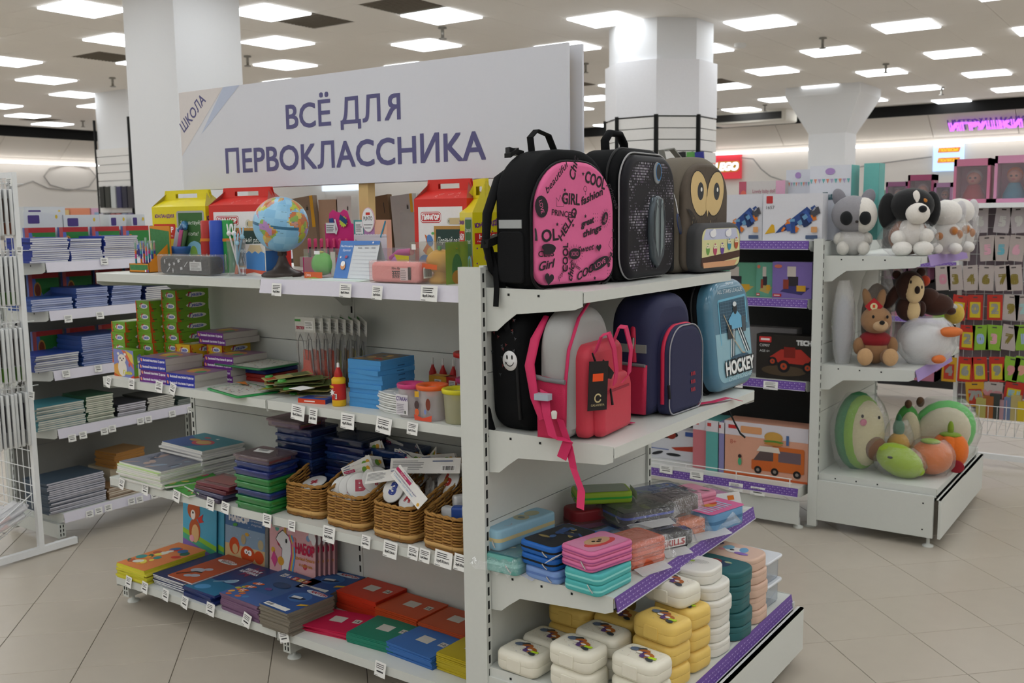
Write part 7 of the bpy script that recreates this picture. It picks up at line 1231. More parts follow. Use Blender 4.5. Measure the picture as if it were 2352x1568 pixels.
m = M(); p = PR(m, fr((-.075, -.0378, 0), (1, 0, 0), (0, 0, 1)), .001); p.rect(.02, .012, .13, .044, 'e6e2e0'); p.text('SKILLS', .026, .018, .02, 'b02a2a', .1, bold=.05); ob('lettered_band', m, t)
m = M(); m.obox((0, 0, 0), (.1, .14, .0), (-.01, -.01, .06), (.001, -.001, 0), mat('e6e4e2', .5)); PR(m, fr((.0, 0, 0), (.58, .81, 0), (-.01, -.01, .06)), .003).rect(.11, .03, .14, .05, mat('e07a2a')); ob('header_card', m, None, (-1.62, 3.68, ZP + .02), 0, 'white header card with an orange sticker leaning at the far shelf end', 'card')
zcase('pink glitter pencil case in a bag at the far end of the shelf', (-1.66, 3.76, ZP), 70, .2, .13, .06, 'c07aa8', 'a05a8a', bag=True)
# ================================================================ lunch boxes on the end cap base
ZL = .287
def lunch(c, seed, w_=.18, d=.132, h=.075, latch=True):
    t = bpy.data.objects.new('lunch_box', None); COL.objects.link(t); t['category'] = 'lunch box'; C = mat(c, .4, n=.015); P = rrect(-w_ / 2, -d / 2, w_ / 2, d / 2, .035, 5)
    m = M(); m.pillow(P, fr((0, 0, 0), (1, 0, 0), (0, 1, 0)), h * .56, .002, C, 3, r0=.018); ob('base', m, t)
    m = M(); m.pillow(P, fr((0, 0, h * .56), (1, 0, 0), (0, 1, 0)), h * .44, .02, C, 4, r0=.002); p = PR(m, fr((-w_ / 2, -d / 2, h), (1, 0, 0), (0, 1, 0)), .0004, .00006); rd = random.Random(seed)
    for k in range(40): p.rect(*(lambda x, y: (x, y, x + .004, y + .0014))(rd.uniform(.14, .82) * w_, rd.uniform(.16, .82) * d), ['b0847a', '8a8aa0', 'c0a06a', 'a0a8b0'][k % 4], rd.uniform(0, 3))
    for k, (x, y, a, b, cc, ro) in enumerate(((.32, .62, .022, .014, '5f6e86', .3), (.42, .7, .016, .01, '3a4244', .6), (.5, .6, .022, .016, 'a8602c', .5), (.55, .52, .02, .012, '4f3a72', .1), (.66, .5, .022, .015, 'b0662c', -.3), (.6, .38, .016, .011, '5a3f7a', .2), (.7, .36, .014, .008, 'b0702f', .2), (.76, .3, .018, .01, '3a4046', -.4), (.45, .5, .012, .008, 'e6e2da', 0), (.64, .46, .01, .006, 'e6e2da', 0))): p.ell(x * w_, y * d, a, b, cc, ro, 12)
    if seed % 3 != 2: p.rect(.3 * w_ + (seed % 2) * .4 * w_, .56 * d - (seed % 2) * .2 * d, .46 * w_ + (seed % 2) * .4 * w_, .66 * d - (seed % 2) * .2 * d, mat('b4d82a'), .1)
    ob('lid', m, t)
    if latch: m = M(); m.pillow(rrect(-.03, .014, .03, h * .78, .006, 3), fr((0, -d / 2, 0), (1, 0, 0), (0, 0, 1)), .004, .002, C, 2, r0=0); ob('latch', m, t)
    return t
LC = {k: [lunch(c, s) for s in (1, 2, 3)] for k, c in (('cream', 'e6e2d2'), ('yellow', 'e6c46a'))}; first = {}
def lunch_at(kind, x, y, z, rz, label, s=0):
    src = LC[kind][s]; o = src if (kind, s) not in first else dup(src); first[(kind, s)] = 1; o.location = (x, y, z); o.rotation_euler = (0, 0, R(rz)); tag(o, label, 'lunch box', kind + ' animal-print lunch boxes')
for L in LC.values():
    for o in L: o.location = (0, 0, -3)
hB = .0755
cols = [('cream', -1.88, 2.735, 1, -4, 'front corner by the post'), ('cream', -1.87, 2.875, 1, -6, 'second row by the panel'), ('cream', -1.655, 2.73, 2, -5, 'front row middle'), ('cream', -1.645, 2.875, 2, -8, 'second row middle'), ('cream', -1.44, 2.77, 2, -8, 'front row by the rail'),
        ('yellow', -1.85, 3.02, 2, -6, 'third row by the panel'), ('yellow', -1.66, 3.03, 2, -8, 'third row middle'), ('yellow', -1.445, 2.93, 3, -12, 'second row by the rail'), ('yellow', -1.8, 3.2, 3, -6, 'back corner'), ('yellow', -1.44, 3.08, 3, -10, 'third row by the rail')]
for ci, (kd, x, y, n, rz, wh) in enumerate(cols):
    for i in range(n): lunch_at(kd, x + random.uniform(-.004, .004), y + random.uniform(-.004, .004), ZL + i * hB, rz + random.uniform(-3, 3), '%s fox-print lunch box, %s layer, %s' % (kd, ('bottom', 'second', 'third')[i] if i < n - 1 else 'top', wh), (ci + i) % 3)
lunch_at('cream', -1.475, 3.07, ZL + 3 * hB, -12, 'white fox-print lunch box resting highest on the yellow boxes', 1)
def rounded_box(c, art, w_=.25, d=.165, h=.052):
    t = bpy.data.objects.new('lunch_box', None); COL.objects.link(t); C = mat(c, .42, n=.015); P = rrect(-w_ / 2, -d / 2, w_ / 2, d / 2, .06, 6)
    m = M(); m.pillow(P, fr((0, 0, 0), (1, 0, 0), (0, 1, 0)), h * .62, .001, C, 3, r0=.008); ob('base', m, t); m = M(); m.pillow(P, fr((0, 0, h * .63), (1, 0, 0), (0, 1, 0)), h * .37, .008, C, 3, r0=.001)
    if art: art(PR(m, fr((-w_ / 2, -d / 2, h), (1, 0, 0), (0, 1, 0)), .0004), w_, d)
    ob('lid', m, t); return t
def art_lunch(p, w_, d):
    p.text('lunch', w_ * .2, d * .3, .03, '2f6a62', .1, rot=R(60), bold=.02); p.rect(w_ * .42, d * .52, w_ * .6, d * .62, mat('b4d82a'), .15)
    for k in range(6): p.arc(w_ * .68, d * .42, .018 + .006 * k, .018 + .006 * k, 40, 220, .0014, '8a8a86')
    p.ell(w_ * .2, d * .8, .022, .016, '3a4648')
def art_friend(p, w_, d): p.text('FRIEND', w_ * .18, d * .22, .024, '4a3a6a', .1, rot=R(80), bold=.05); p.ell(w_ * .55, d * .5, .042, .032, 'e6e0da'); p.ell(w_ * .4, d * .6, .022, .026, '7fb0c8'); p.ell(w_ * .66, d * .62, .018, .03, '6aa0c4', .4); p.ell(w_ * .5, d * .48, .01, .008, '2a2a2e'); p.ell(w_ * .7, d * .36, .03, .014, '8a6ab0'); p.ell(w_ * .34, d * .4, .014, .01, 'd88a9a')
def art_red(p, w_, d): p.ell(w_ * .5, d * .5, .05, .04, '2a3f5a'); p.ell(w_ * .42, d * .52, .03, .036, '8a3a3a'); p.ell(w_ * .62, d * .66, .016, .008, 'a8b08a')
for nm, c, art, x, y, n, sc, wh in (('off-white', 'e2e0d8', art_lunch, -1.465, 3.24, 6, 1, 'lunch-and-rainbow stack'), ('dark teal', '2c6468', art_red, -1.455, 3.415, 5, 1, 'teal stack'), ('pale peach', 'd9b8a4', art_friend, -1.46, 3.59, 5, 1, 'peach FRIEND stack')):
    a = rounded_box(c, None); b = rounded_box(c, art)
    for i in range(n):
        o = b if i == n - 1 else (a if i == 0 else dup(a)); o.location = (x + random.uniform(-.006, .006) - (.03 if i == n - 1 and n == 6 else 0), y + random.uniform(-.004, .004), ZL + i * .0525); o.rotation_euler = (0, 0, R(-4 + random.uniform(-4, 4))); tag(o, '%s rounded lunch box, %s of the %s' % (nm, ('bottom', 'second', 'third', 'fourth', 'fifth')[i] if i < n - 1 else 'topmost', wh), 'lunch box', nm + ' rounded lunch boxes')
for i, z in enumerate((ZL, ZL + .1)):
    t = thing('food_container', ('lower', 'upper')[i] + ' clear food container with a white lid at the far end of the base', 'container', (-1.46, 3.76, z), R(-4)); m = M(); m.pillow(rrect(-.1, -.07, .1, .07, .02, 3), fr((0, 0, 0), (1, 0, 0), (0, 1, 0)), .085, 0, film('dfe6ee', .3, .25, .1, 0), 2, r0=.008); p = PR(m, fr((-.1, -.07, 0), (1, 0, 0), (0, 0, 1)), .001); p.rect(.03, .01, .17, .07, '3a5a9a'); p.rect(.09, .01, .15, .07, 'b8452c'); ob('tub', m, t)
    m = M(); m.pillow(rrect(-.112, -.082, .112, .082, .02, 3), fr((0, 0, .085), (1, 0, 0), (0, 1, 0)), .012, .004, mat('dfe3e8', .3), 2); ob('lid', m, t)
# ================================================================ boxed toys on the second gondola
def toybox(label, l, r, Y, yt, z, d, c, art=None, side=None, name='toy_box', rz=0):
    a, b = aY(l, yt, Y), aY(r, yt, Y); w_ = b.x - a.x; h = (a.z + b.z) / 2 - z; m = M(); m.cbox(0, 0, 0, w_, d, h, mat(c, .35))
    if art: art(PR(m, face(w_, d, h, 'f'), .0012, .0003), w_, h)
    if side: PR(m, face(w_, d, h, 'r'), .001).rect(0, 0, d, h, mat(side, .35))
    ob(name, m, None, ((a.x + b.x) / 2, Y + d / 2, z + .001), rz, label, 'toy box')
def art_jet(p, w_, h):
    p.rr(w_ * .06, h * .8, w_ * .17, h * .96, .004, 'c23a3a'); p.text('1657', w_ * .06, h * .68, h * .07, '5a5a5a'); rd = random.Random(3)
    p.poly([(w_ * .04, h * .14), (w_ * .22, h * .18), (w_ * .2, h * .34), (w_ * .16, h * .36)], 'd8a82a'); p.poly([(w_ * .22, h * .16), (w_ * .3, h * .28), (w_ * .75, h * .72), (w_ * .85, h * .6), (w_ * .5, h * .25)], '2f4a86')
    for k in range(26): x = rd.uniform(.3, .9); p.rect(w_ * x, h * (x * .75 - .08 + rd.uniform(-.14, .14)), w_ * (x + .08), h * (x * .75 + rd.uniform(-.1, .14)), ['2f4a86', '3a5aa0', 'd8782a', '4a4a52', '6a9ac0', '23345e', 'a8a8b0'][k % 7], rd.random())
    for k in range(6): p.rect(w_ * rd.uniform(.05, .9), h * rd.uniform(.05, .9), w_ * rd.uniform(.05, .9) * 0 + w_ * .1 * k + .02, h * .06, '3a4a8a') if 0 else None
    p.rr(w_ * .83, h * .18, w_ * .93, h * .3, .004, 'd8a06a'); p.rr(w_ * .74, h * .04, w_ * .94, h * .12, .004, '4a5a7a')
def art_tutu(p, w_, h):
    rd = random.Random(1)
    for k in range(10): p.poly([(w_ * k / 10, h * .82), (w_ * (k + .8) / 10, h * .82), (w_ * (k + .4) / 10, h * .76)], ['6ab0b0', 'd8907a', 'b0a0c0'][k % 3])
    p.ell(w_ * .5, h * .92, w_ * .12, h * .045, 'a88ac0'); p.text('Tutu', w_ * .34, h * .55, h * .085, '2f5a62', w_ * .34, bold=.05)
toybox('white brick-set box with a blue rocket jet, left of the pair on the top board', 1640, 1752, 5.76, 447, 1.70, .1, 'd6d6dc', art_jet)
toybox('white brick-set box with a blue rocket jet numbered 1657', 1753, 1890, 5.74, 445, 1.70, .1, 'dadae0', art_jet)
toybox('pale pink box reading Lovely baby doll behind the rocket boxes', 1698, 1804, 5.95, 416, 1.70, .1, 'c9c4c0', lambda p, w_, h: (p.rect(w_ * .8, 0, w_, h, 'd8a4bc'), p.rect(0, 0, w_ * .16, h, 'b8586a'), p.text('Lovely baby doll', w_ * .3, h * .8, h * .06, 'b05a72', w_ * .48), p.ell(w_ * .1, h * .75, w_ * .07, h * .1, 'd86a5a')))
toybox('white Tutu doll box with bunting, rear left', 1806, 1862, 6.0, 390, 1.70, .1, 'd2d4dc', art_tutu)
toybox('white Tutu doll box with bunting and turquoise side', 1861, 1956, 5.93, 380, 1.70, .16, 'd8dae2', art_tutu, '5fb4ae')
toybox('turquoise and white Tutu box at the right end', 1985, 2020, 6.0, 375, 1.70, .12, '6fbab4', None, '5fb4ae')
def art_room(c):
    def f(p, w_, h):
        p.rect(0, 0, w_, h, mat(c, .35)); p.poly([(w_ * .2, h * .18), (w_ * .75, h * .1), (w_ * .95, h * .3), (w_ * .4, h * .36)], 'b09a5a' if c[0] == '5' else '3a3468'); p.rect(w_ * .4, h * .34, w_ * .66, h * .6, '2f2a30'); p.rect(w_ * .38, h * .6, w_ * .6, h * .88, 'c2b8b0'); p.rect(w_ * .62, h * .2, w_ * .85, h * .36, 'c8982a'); p.rect(w_ * .28, h * .26, w_ * .42, h * .52, '8a3a2a'); p.rr(w_ * .02, h * .04, w_ * .24, h * .12, .003, 'b83030'); p.rect(w_ * .05, h * .065, w_ * .2, h * .09, 'e8e0e0'); p.ell(w_ * .15, h * .88, w_ * .1, h * .05, 'c8705a')
    return f
toybox('green miniature-room kit box, left on the second shelf', 1640, 1738, 5.78, 603, 1.36, .06, '5f9a86', art_room('5f9a80'), None); toybox('green miniature-room kit box in the middle of the second shelf', 1738, 1776, 5.76, 603, 1.36, .06, '5f9a86', art_room('5f9a86')); toybox('purple miniature-room kit box with black stove', 1775, 1866, 5.74, 602, 1.36, .06, '7a68a8', art_room('7a68a8'), '6a5a98')
def art_tech(p, w_, h):
    p.rr(w_ * .05, h * .82, w_ * .27, h * .95, .004, 'c03030'); p.rect(w_ * .08, h * .865, w_ * .24, h * .91, 'e8e0e0'); p.text('C0907', w_ * .06, h * .72, h * .06, 'd8d8d8'); p.text('AGE 6+', w_ * .06, h * .6, h * .05, 'd8d8d8'); p.text('TECH', w_ * .72, h * .8, h * .1, 'dcdcdc', w_ * .26, bold=.06); p.ell(w_ * .5, h * .2, w_ * .4, h * .12, '4a3c2c')
    p.poly([(w_ * .25, h * .5), (w_ * .45, h * .68), (w_ * .8, h * .7), (w_ * .98, h * .5), (w_ * .9, h * .36), (w_ * .4, h * .38)], 'a83026'); p.rect(w_ * .5, h * .5, w_ * .7, h * .74, '7a2018')
    for x, y, r_ in ((.5, .3, .11), (.3, .4, .08), (.92, .3, .09)): p.ell(w_ * x, h * y, w_ * r_, w_ * r_, '17171a'); p.ell(w_ * x, h * y, w_ * r_ * .55, w_ * r_ * .55, 'a84022'); p.ell(w_ * x, h * y, w_ * r_ * .2, w_ * r_ * .2, '3a3a3c')
toybox('black construction-set box with a red off-road truck reading TECH', 1738, 1868, 5.74, 770, .87, .1, '26221f', art_tech); toybox('grey construction-set box behind the truck box', 1690, 1830, 5.9, 752, .87, .1, '8a8688', None)
toybox('white construction-set box with racing car pictures', 1490, 1596, 5.85, 985, .25, .1, 'd6d6dc', lambda p, w_, h: (p.ell(w_ * .35, h * .82, w_ * .3, h * .14, '1c1a1c'), p.ell(w_ * .5, h * .8, w_ * .1, h * .13, '8a3022'), p.poly([(w_ * .5, h * .4), (w_, h * .52), (w_, h * .34), (w_ * .6, h * .32)], 'b0402c'), p.ell(w_ * .2, h * .17, w_ * .13, h * .05, '2a2a2e', .3), p.ell(w_ * .55, h * .17, w_ * .16, h * .05, '2a2a2e'), p.rect(w_ * .03, h * .3, w_ * .45, h * .33, '6a7ab0'), p.rr(w_ * .8, h * .82, w_ * .98, h * .96, .004, '3a5aa0')))
band = lambda c: (lambda p, w_, h: (p.rect(0, h * .78, w_, h, 'd8d2d8'), p.rr(w_ * .1, h * .88, w_ * .4, h * .95, .002, 'c03a3a')))
toybox('narrow salmon pink toy box with a white top band', 1592, 1625, 5.74, 962, .25, .2, 'c8747c', band(0)); toybox('narrow turquoise toy box with a white top band', 1622, 1652, 5.72, 966, .25, .2, '5fa8a4', band(0)); toybox('narrow lilac toy box beside the food truck box', 1650, 1666, 5.72, 970, .25, .2, '8a86b4', band(0))
def art_truck(p, w_, h):
    p.rect(0, h * .74, w_, h, 'd6d0d8'); p.rect(0, 0, w_, h * .04, 'c85a2a'); p.rr(w_ * .05, h * .86, w_ * .16, h * .93, .003, 'c03030'); p.rr(w_ * .2, h * .8, w_ * .46, h * .93, .01, 'd89a6a'); p.rr(w_ * .34, h * .14, w_ * .62, h * .34, .012, 'c8622a'); p.rr(w_ * .58, h * .16, w_ * .96, h * .62, .012, 'c8682c'); p.rect(w_ * .66, h * .34, w_ * .92, h * .54, '6a5a62'); p.poly([(w_ * .36, h * .32), (w_ * .6, h * .34), (w_ * .6, h * .5), (w_ * .44, h * .5)], '5a4a4a'); p.poly([(w_ * .4, h * .5), (w_ * .68, h * .5), (w_ * .66, h * .6), (w_ * .44, h * .6)], 'd8cfc4')
    for x in (.42, .62, .88): p.ell(w_ * x, h * .15, w_ * .045, w_ * .045, '1c1a1a'); p.ell(w_ * x, h * .15, w_ * .02, w_ * .02, '8a8078')
    p.ell(w_ * .6, h * .78, w_ * .11, h * .1, 'c89a4a'); p.ell(w_ * .6, h * .7, w_ * .12, h * .025, '5a8a3a'); p.ell(w_ * .6, h * .66, w_ * .11, h * .03, 'b8803a'); p.rect(w_ * .75, h * .66, w_ * .78, h * .84, '4a6a9a'); p.ell(w_ * .2, h * .36, .012, .012, '3a2a2a'); p.ell(w_ * .2, h * .26, .012, .024, '4aa87a'); p.text('8+', w_ * .08, h * .58, h * .08, 'b85a4a')
toybox('large peach box with an orange burger food truck', 1664, 1858, 5.72, 975, .25, .16, 'd8a088', art_truck)
# ================================================================ plush toys
def at3(x, y, Y): p = aY(x, y, Y); return p, (p - V((0, 0, CH))).dot(CF) / FPX
def plush(name, label, x, y, Y, z, rz, parts):
    """parts: (part name, colour, [(x, y, z, rx, ry, rz)...]) in pixel-sized units around the base centre"""
    p, s = at3(x, y, Y); t = thing(name, label, 'plush toy', (p.x, p.y, z), R(rz))
    for nm, c, L in parts:
        for e in L: m = M(); m.ball([q * s for q in e[:3]], [q * s for q in e[3:6]], mat(c, .9, b=.5, bs=90, sheen=.2, n=.08), 16, 10, Matrix.Rotation(e[6], 3, 'Y') if len(e) > 6 else None); ob(nm, m, t)
    return t, s
def bagover(t, s, w_, d, h, z0=0, seed=1, op=.05):
    rd = random.Random(seed); m = M(); rs = []
    for i in range(8):
        f_ = i / 7; k = math.sin(math.pi * (.12 + .8 * f_)) ** .5; rs.append([((w_ * k * math.cos(a) * (1 + rd.uniform(-.06, .06))) * s, d * k * math.sin(a) * (1 + rd.uniform(-.06, .06)) * s, (z0 + h * f_) * s) for a in (2 * math.pi * q / 18 for q in range(18))])
    m.rings(rs, film('ffffff', op, .4, .1, 1), True, False, False); ob('clear_bag', m, t)
t, s = plush('plush_cat', 'grey and white plush cat with huge black eyes on the upper plush shelf', 1958, 594, 5.88, 1.617, 22, [('body', 'c9c6c2', [(0, 0, 32, 34, 28, 34)]), ('head', '8f8d92', [(-3, -6, 92, 47, 40, 43)]), ('face_patch', 'ddd8d0', [(20, -14, 90, 30, 34, 40)]), ('ear', '84828a', [(-32, 0, 128, 15, 8, 24, -.35), (30, 0, 128, 15, 8, 22, .35)]), ('paw', 'd6d2ca', [(-24, -24, 16, 14, 14, 16), (20, -24, 16, 14, 14, 16), (-30, -8, 36, 14, 14, 16), (28, -8, 36, 14, 14, 16)]), ('eye', '17191c', [(-20, -42, 84, 14, 7, 16), (20, -44, 84, 13, 7, 16)]), ('nose', '2a2626', [(2, -49, 76, 4, 4, 3)])])
bagover(t, s, 42, 36, 62, 0, 3)
t, s = plush('plush_dog', 'black, white and tan plush dog in a clear bag on the upper plush shelf', 2085, 588, 5.95, 1.617, 18, [('body', '8a5230', [(0, 0, 42, 44, 38, 42)]), ('chest', 'dcd6d0', [(4, -16, 50, 30, 30, 36)]), ('head', '141416', [(4, -4, 112, 50, 44, 40)]), ('ear', '121214', [(-46, -6, 100, 22, 16, 42), (46, -2, 104, 20, 14, 40)]), ('muzzle', 'e2dcd4', [(14, -44, 94, 26, 24, 24), (10, -34, 122, 10, 12, 24)]), ('nose', '17171a', [(22, -66, 104, 9, 6, 8)]), ('brow', 'b8742e', [(-8, -38, 122, 8, 5, 6), (26, -36, 122, 8, 5, 6)]), ('paw', 'e2ded8', [(-24, -34, 40, 17, 17, 17), (34, -32, 44, 17, 17, 17), (-16, -42, 16, 22, 20, 17), (28, -42, 16, 22, 20, 17)])])
bagover(t, s, 66, 50, 84, 0, 5)
for i, (x, y, Y) in enumerate(((2170, 575, 6.2), (2198, 572, 6.45))):
    t, s = plush('plush_dog', ('white plush dog with orange spots in a bag behind the black dog', 'second white plush dog with orange spots at the far shelf end')[i], x, y, Y, 1.617, 14, [('body', 'dedad6', [(0, 0, 36, 36, 32, 38)]), ('head', 'e2ded8', [(0, -6, 92, 34, 30, 30)]), ('ear', 'c9c6c8', [(-30, 0, 96, 12, 10, 24), (30, 0, 96, 12, 10, 24)]), ('spot', 'b8743a', [(16, -28, 52, 9, 8, 10), (-14, -28, 40, 9, 8, 9), (28, -16, 44, 8, 8, 10)]), ('paw', 'e0dcd8', [(-20, -30, 12, 15, 18, 13), (20, -30, 12, 15, 18, 13)])]); bagover(t, s, 46, 38, 112, 0, 7 + i, .08)
t, s = plush('plush_rabbit', 'tan plush rabbit in a red sweater sitting on the middle plush shelf', 2008, 838, 5.86, .988, 22, [('body', '96704e', [(0, 0, 36, 32, 28, 36)]), ('sweater', '86161e', [(0, 0, 56, 36, 31, 22)]), ('head', '9c7654', [(0, -8, 102, 34, 32, 32)]), ('ear', 'a07a58', [(-18, 4, 146, 10, 8, 28, -.3), (10, 4, 146, 10, 8, 26, .2)]), ('muzzle', 'c2a27e', [(6, -34, 92, 17, 12, 13)]), ('nose', '17120f', [(8, -46, 100, 6, 4, 5)]), ('eye', '17120f', [(-10, -36, 112, 3, 3, 4), (20, -36, 112, 3, 3, 4)]), ('arm', '96704e', [(-36, -10, 42, 13, 13, 20), (36, -8, 42, 13, 13, 22)]), ('leg', '8a6646', [(-24, -26, 20, 18, 26, 18), (26, -26, 20, 18, 26, 18)]), ('foot_pad', 'c09a70', [(-26, -46, 22, 17, 8, 20), (28, -46, 22, 17, 8, 20)])])
m = M(); m.obox((-.07, -.06, .34), (.05, 0, .05), (.05, 0, -.05), (0, .001, 0), mat('b02028')); PR(m, fr((-.045, -.0605, .34), (1, 0, 0), (0, 0, 1)), .002).ell(.025, .0, .02, .02, 'd8cfa0').rect(.018, -.008, .032, .01, 'd84a2a'); ob('swing_tag', m, t)
def sack(name, label, x, y, Y, z, w_, d, h, c, seed, op=.3, inner=None):
    p, s = at3(x, y, Y); t = thing(name, label, 'plush toy', (p.x, Y, z), R(50))
    if inner: m = M(); m.ball((0, 0, h * .42 * s), (w_ * .8 * s, d * .8 * s, h * .4 * s), mat(inner, .9, b=.5, bs=60), 14, 10); ob('stuffed_body', m, t)
    bagover(t, s, w_, d, h, 0, seed, op); return t, s
sack('bagged_plush', 'grey wrapped plush standing against the upright on the middle shelf', 1935, 838, 5.80, .988, 28, 20, 190, '', 3, .3, '8a8f9c'); sack('bagged_plush', 'brown wrapped plush leaning behind the tan rabbit', 2010, 800, 6.1, .988, 46, 30, 210, '', 8, .12, '7a6450')
t, s = sack('bagged_plush', 'bulky white bag of plush with orange beaks hanging over the middle shelf edge', 2125, 850, 6.05, .988, 74, 50, 105, '', 9, .35, 'c9c9cc')
m = M()
for q in ((30, -40, 74, 34, 16, 12), (0, -44, 14, 18, 10, 10)): m.ball([k * s for k in q[:3]], [k * s for k in q[3:]], mat('d8753a', .7), 10, 8)
ob('beak', m, t, kind='stuff')
t, s = plush('plush_bear', 'dark brown plush bear with a cream face perched on the white bag', 2085, 752, 6.02, 1.25, 22, [('body', '3a1f16', [(0, 0, 22, 28, 22, 30)]), ('tummy', 'd2b88a', [(8, -17, 18, 15, 9, 24)]), ('head', '361c14', [(0, -4, 72, 32, 27, 36)]), ('face', 'd6bc90', [(8, -22, 66, 21, 12, 32)]), ('ear', '361c14', [(-28, 0, 98, 10, 7, 10), (24, 0, 104, 10, 7, 10)]), ('arm', '361c14', [(-34, 0, 50, 13, 12, 34, .5), (28, 0, 20, 10, 10, 18)]), ('nose', '241410', [(12, -35, 66, 6, 4, 9)]), ('eye', '241410', [(-2, -32, 84, 2, 2, 4), (22, -30, 72, 2, 2, 4)])])
t, s = plush('plush_bear', 'second dark brown plush bear lying face down beside the first', 2148, 750, 6.2, 1.26, 22, [('body', '40241a', [(0, 0, 22, 38, 26, 26)]), ('head', '40241a', [(-18, -4, 34, 26, 22, 26)]), ('paw', '40241a', [(30, -8, 8, 12, 10, 9)])]); plush('plush_fruit', 'small orange and green plush fruit behind the brown bears', 2110, 700, 6.3, 1.4, 0, [('fruit', 'c8482a', [(10, 0, 18, 13, 13, 13)]), ('stem', '5f6a2a', [(-14, 0, 0, 17, 15, 20)])]); plush('plush_chick', 'yellow plush with silver trim at the shelf end', 2190, 765, 6.35, 1.2, 0, [('body', 'c9ac4a', [(0, 0, 20, 22, 20, 24)]), ('trim', 'b9b9b8', [(-8, -8, 34, 18, 14, 10)])])
t, s = plush('plush_avocado', 'large green plush avocado half with a smiling cream face in a bag', 1972, 1078, 5.92, .338, 36, [('skin', '3f8a5a', [(0, 12, 86, 54, 30, 92)]), ('rim', '86b83a', [(6, -2, 86, 48, 27, 86)]), ('flesh', 'd0c8a0', [(12, -14, 86, 40, 22, 76)]), ('stone', '7a5a46', [(26, -34, 54, 24, 14, 28)]), ('cheek', 'd07a94', [(-6, -36, 116, 8, 4, 8)]), ('eye', '1c1c1e', [(-8, -35, 130, 3, 3, 4), (30, -34, 126, 3, 3, 4)])]); bagover(t, s, 66, 46, 176, 0, 4, .06)
t, s = plush('plush_avocado', 'plush avocado half with brown stem tilted at the back of the plush base', 2165, 1050, 6.35, .338, 18, [('skin', '58c25a', [(0, 10, 72, 66, 20, 74, .7)]), ('flesh', 'd2ccb0', [(-4, -8, 68, 56, 18, 66, .7)]), ('stem', '5f4430', [(-52, 0, 138, 9, 9, 12)]), ('stone', '8a5c3a', [(10, -26, 50, 22, 10, 26)])]); bagover(t, s, 80, 40, 150, 0, 12, .04)
t, s = plush('plush_avocado', 'narrow plush avocado with a leafy stem behind the pineapple', 2082, 1048, 6.25, .338, 18, [('skin', '4f9a4a', [(0, 6, 66, 30, 16, 66)]), ('flesh', 'cfc8a8', [(4, -8, 62, 24, 12, 56)]), ('stem', '5f4430', [(0, 0, 134, 8, 8, 10)])])
t, s = plush('plush_pineapple', 'yellow plush pineapple with a dark green top in a bag', 2062, 1050, 6.0, .338, 24, [('fruit', 'c2942e', [(0, 0, 46, 28, 26, 44)]), ('crown', '2f6a48', [(0, 0, 100, 13, 13, 20), (0, 0, 118, 6, 6, 14)]), ('eye', '221c14', [(10, -25, 42, 3, 3, 5), (-6, -26, 50, 3, 3, 4)])]); bagover(t, s, 36, 32, 120, 0, 13, .05)
t, s = plush('plush_lemon', 'lime green plush lemon lying at the front of the plush base', 2064, 1098, 5.88, .338, -8, [('fruit', '9ab82e', [(0, 0, 36, 56, 36, 36, .35), (44, 0, 20, 14, 13, 12, .4), (-48, 0, 50, 10, 10, 9, .4)]), ('eye', '22261c', [(-8, -32, 48, 7, 4, 3), ]), ('leaf', '3a6a4a', [(-46, 4, 64, 12, 5, 8, -.5)])]); bagover(t, s, 62, 42, 70, 0, 14, .05)
t, s = plush('plush_orange', 'orange plush tangerine in a clear bag beside the lime lemon', 2138, 1086, 6.02, .338, 0, [('fruit', 'd8742e', [(0, 0, 40, 46, 44, 40)]), ('leaf', '8aa83a', [(-2, -8, 78, 22, 18, 6)])]); bagover(t, s, 52, 48, 84, 0, 15, .05)
t, s = plush('plush_pumpkin', 'bright orange plush pumpkin with a curled green stem', 2180, 1070, 6.22, .338, 0, [('fruit', 'dd6f22', [(-14, 0, 42, 26, 34, 38), (14, 0, 42, 26, 34, 38), (0, -10, 42, 26, 30, 38)]), ('leaf', '7f9a2e', [(0, 0, 78, 24, 20, 6)]), ('stem', '7f9a2e', [(0, 0, 92, 7, 7, 18)]), ('tag', '9a2430', [(22, -36, 14, 17, 2, 15)])])
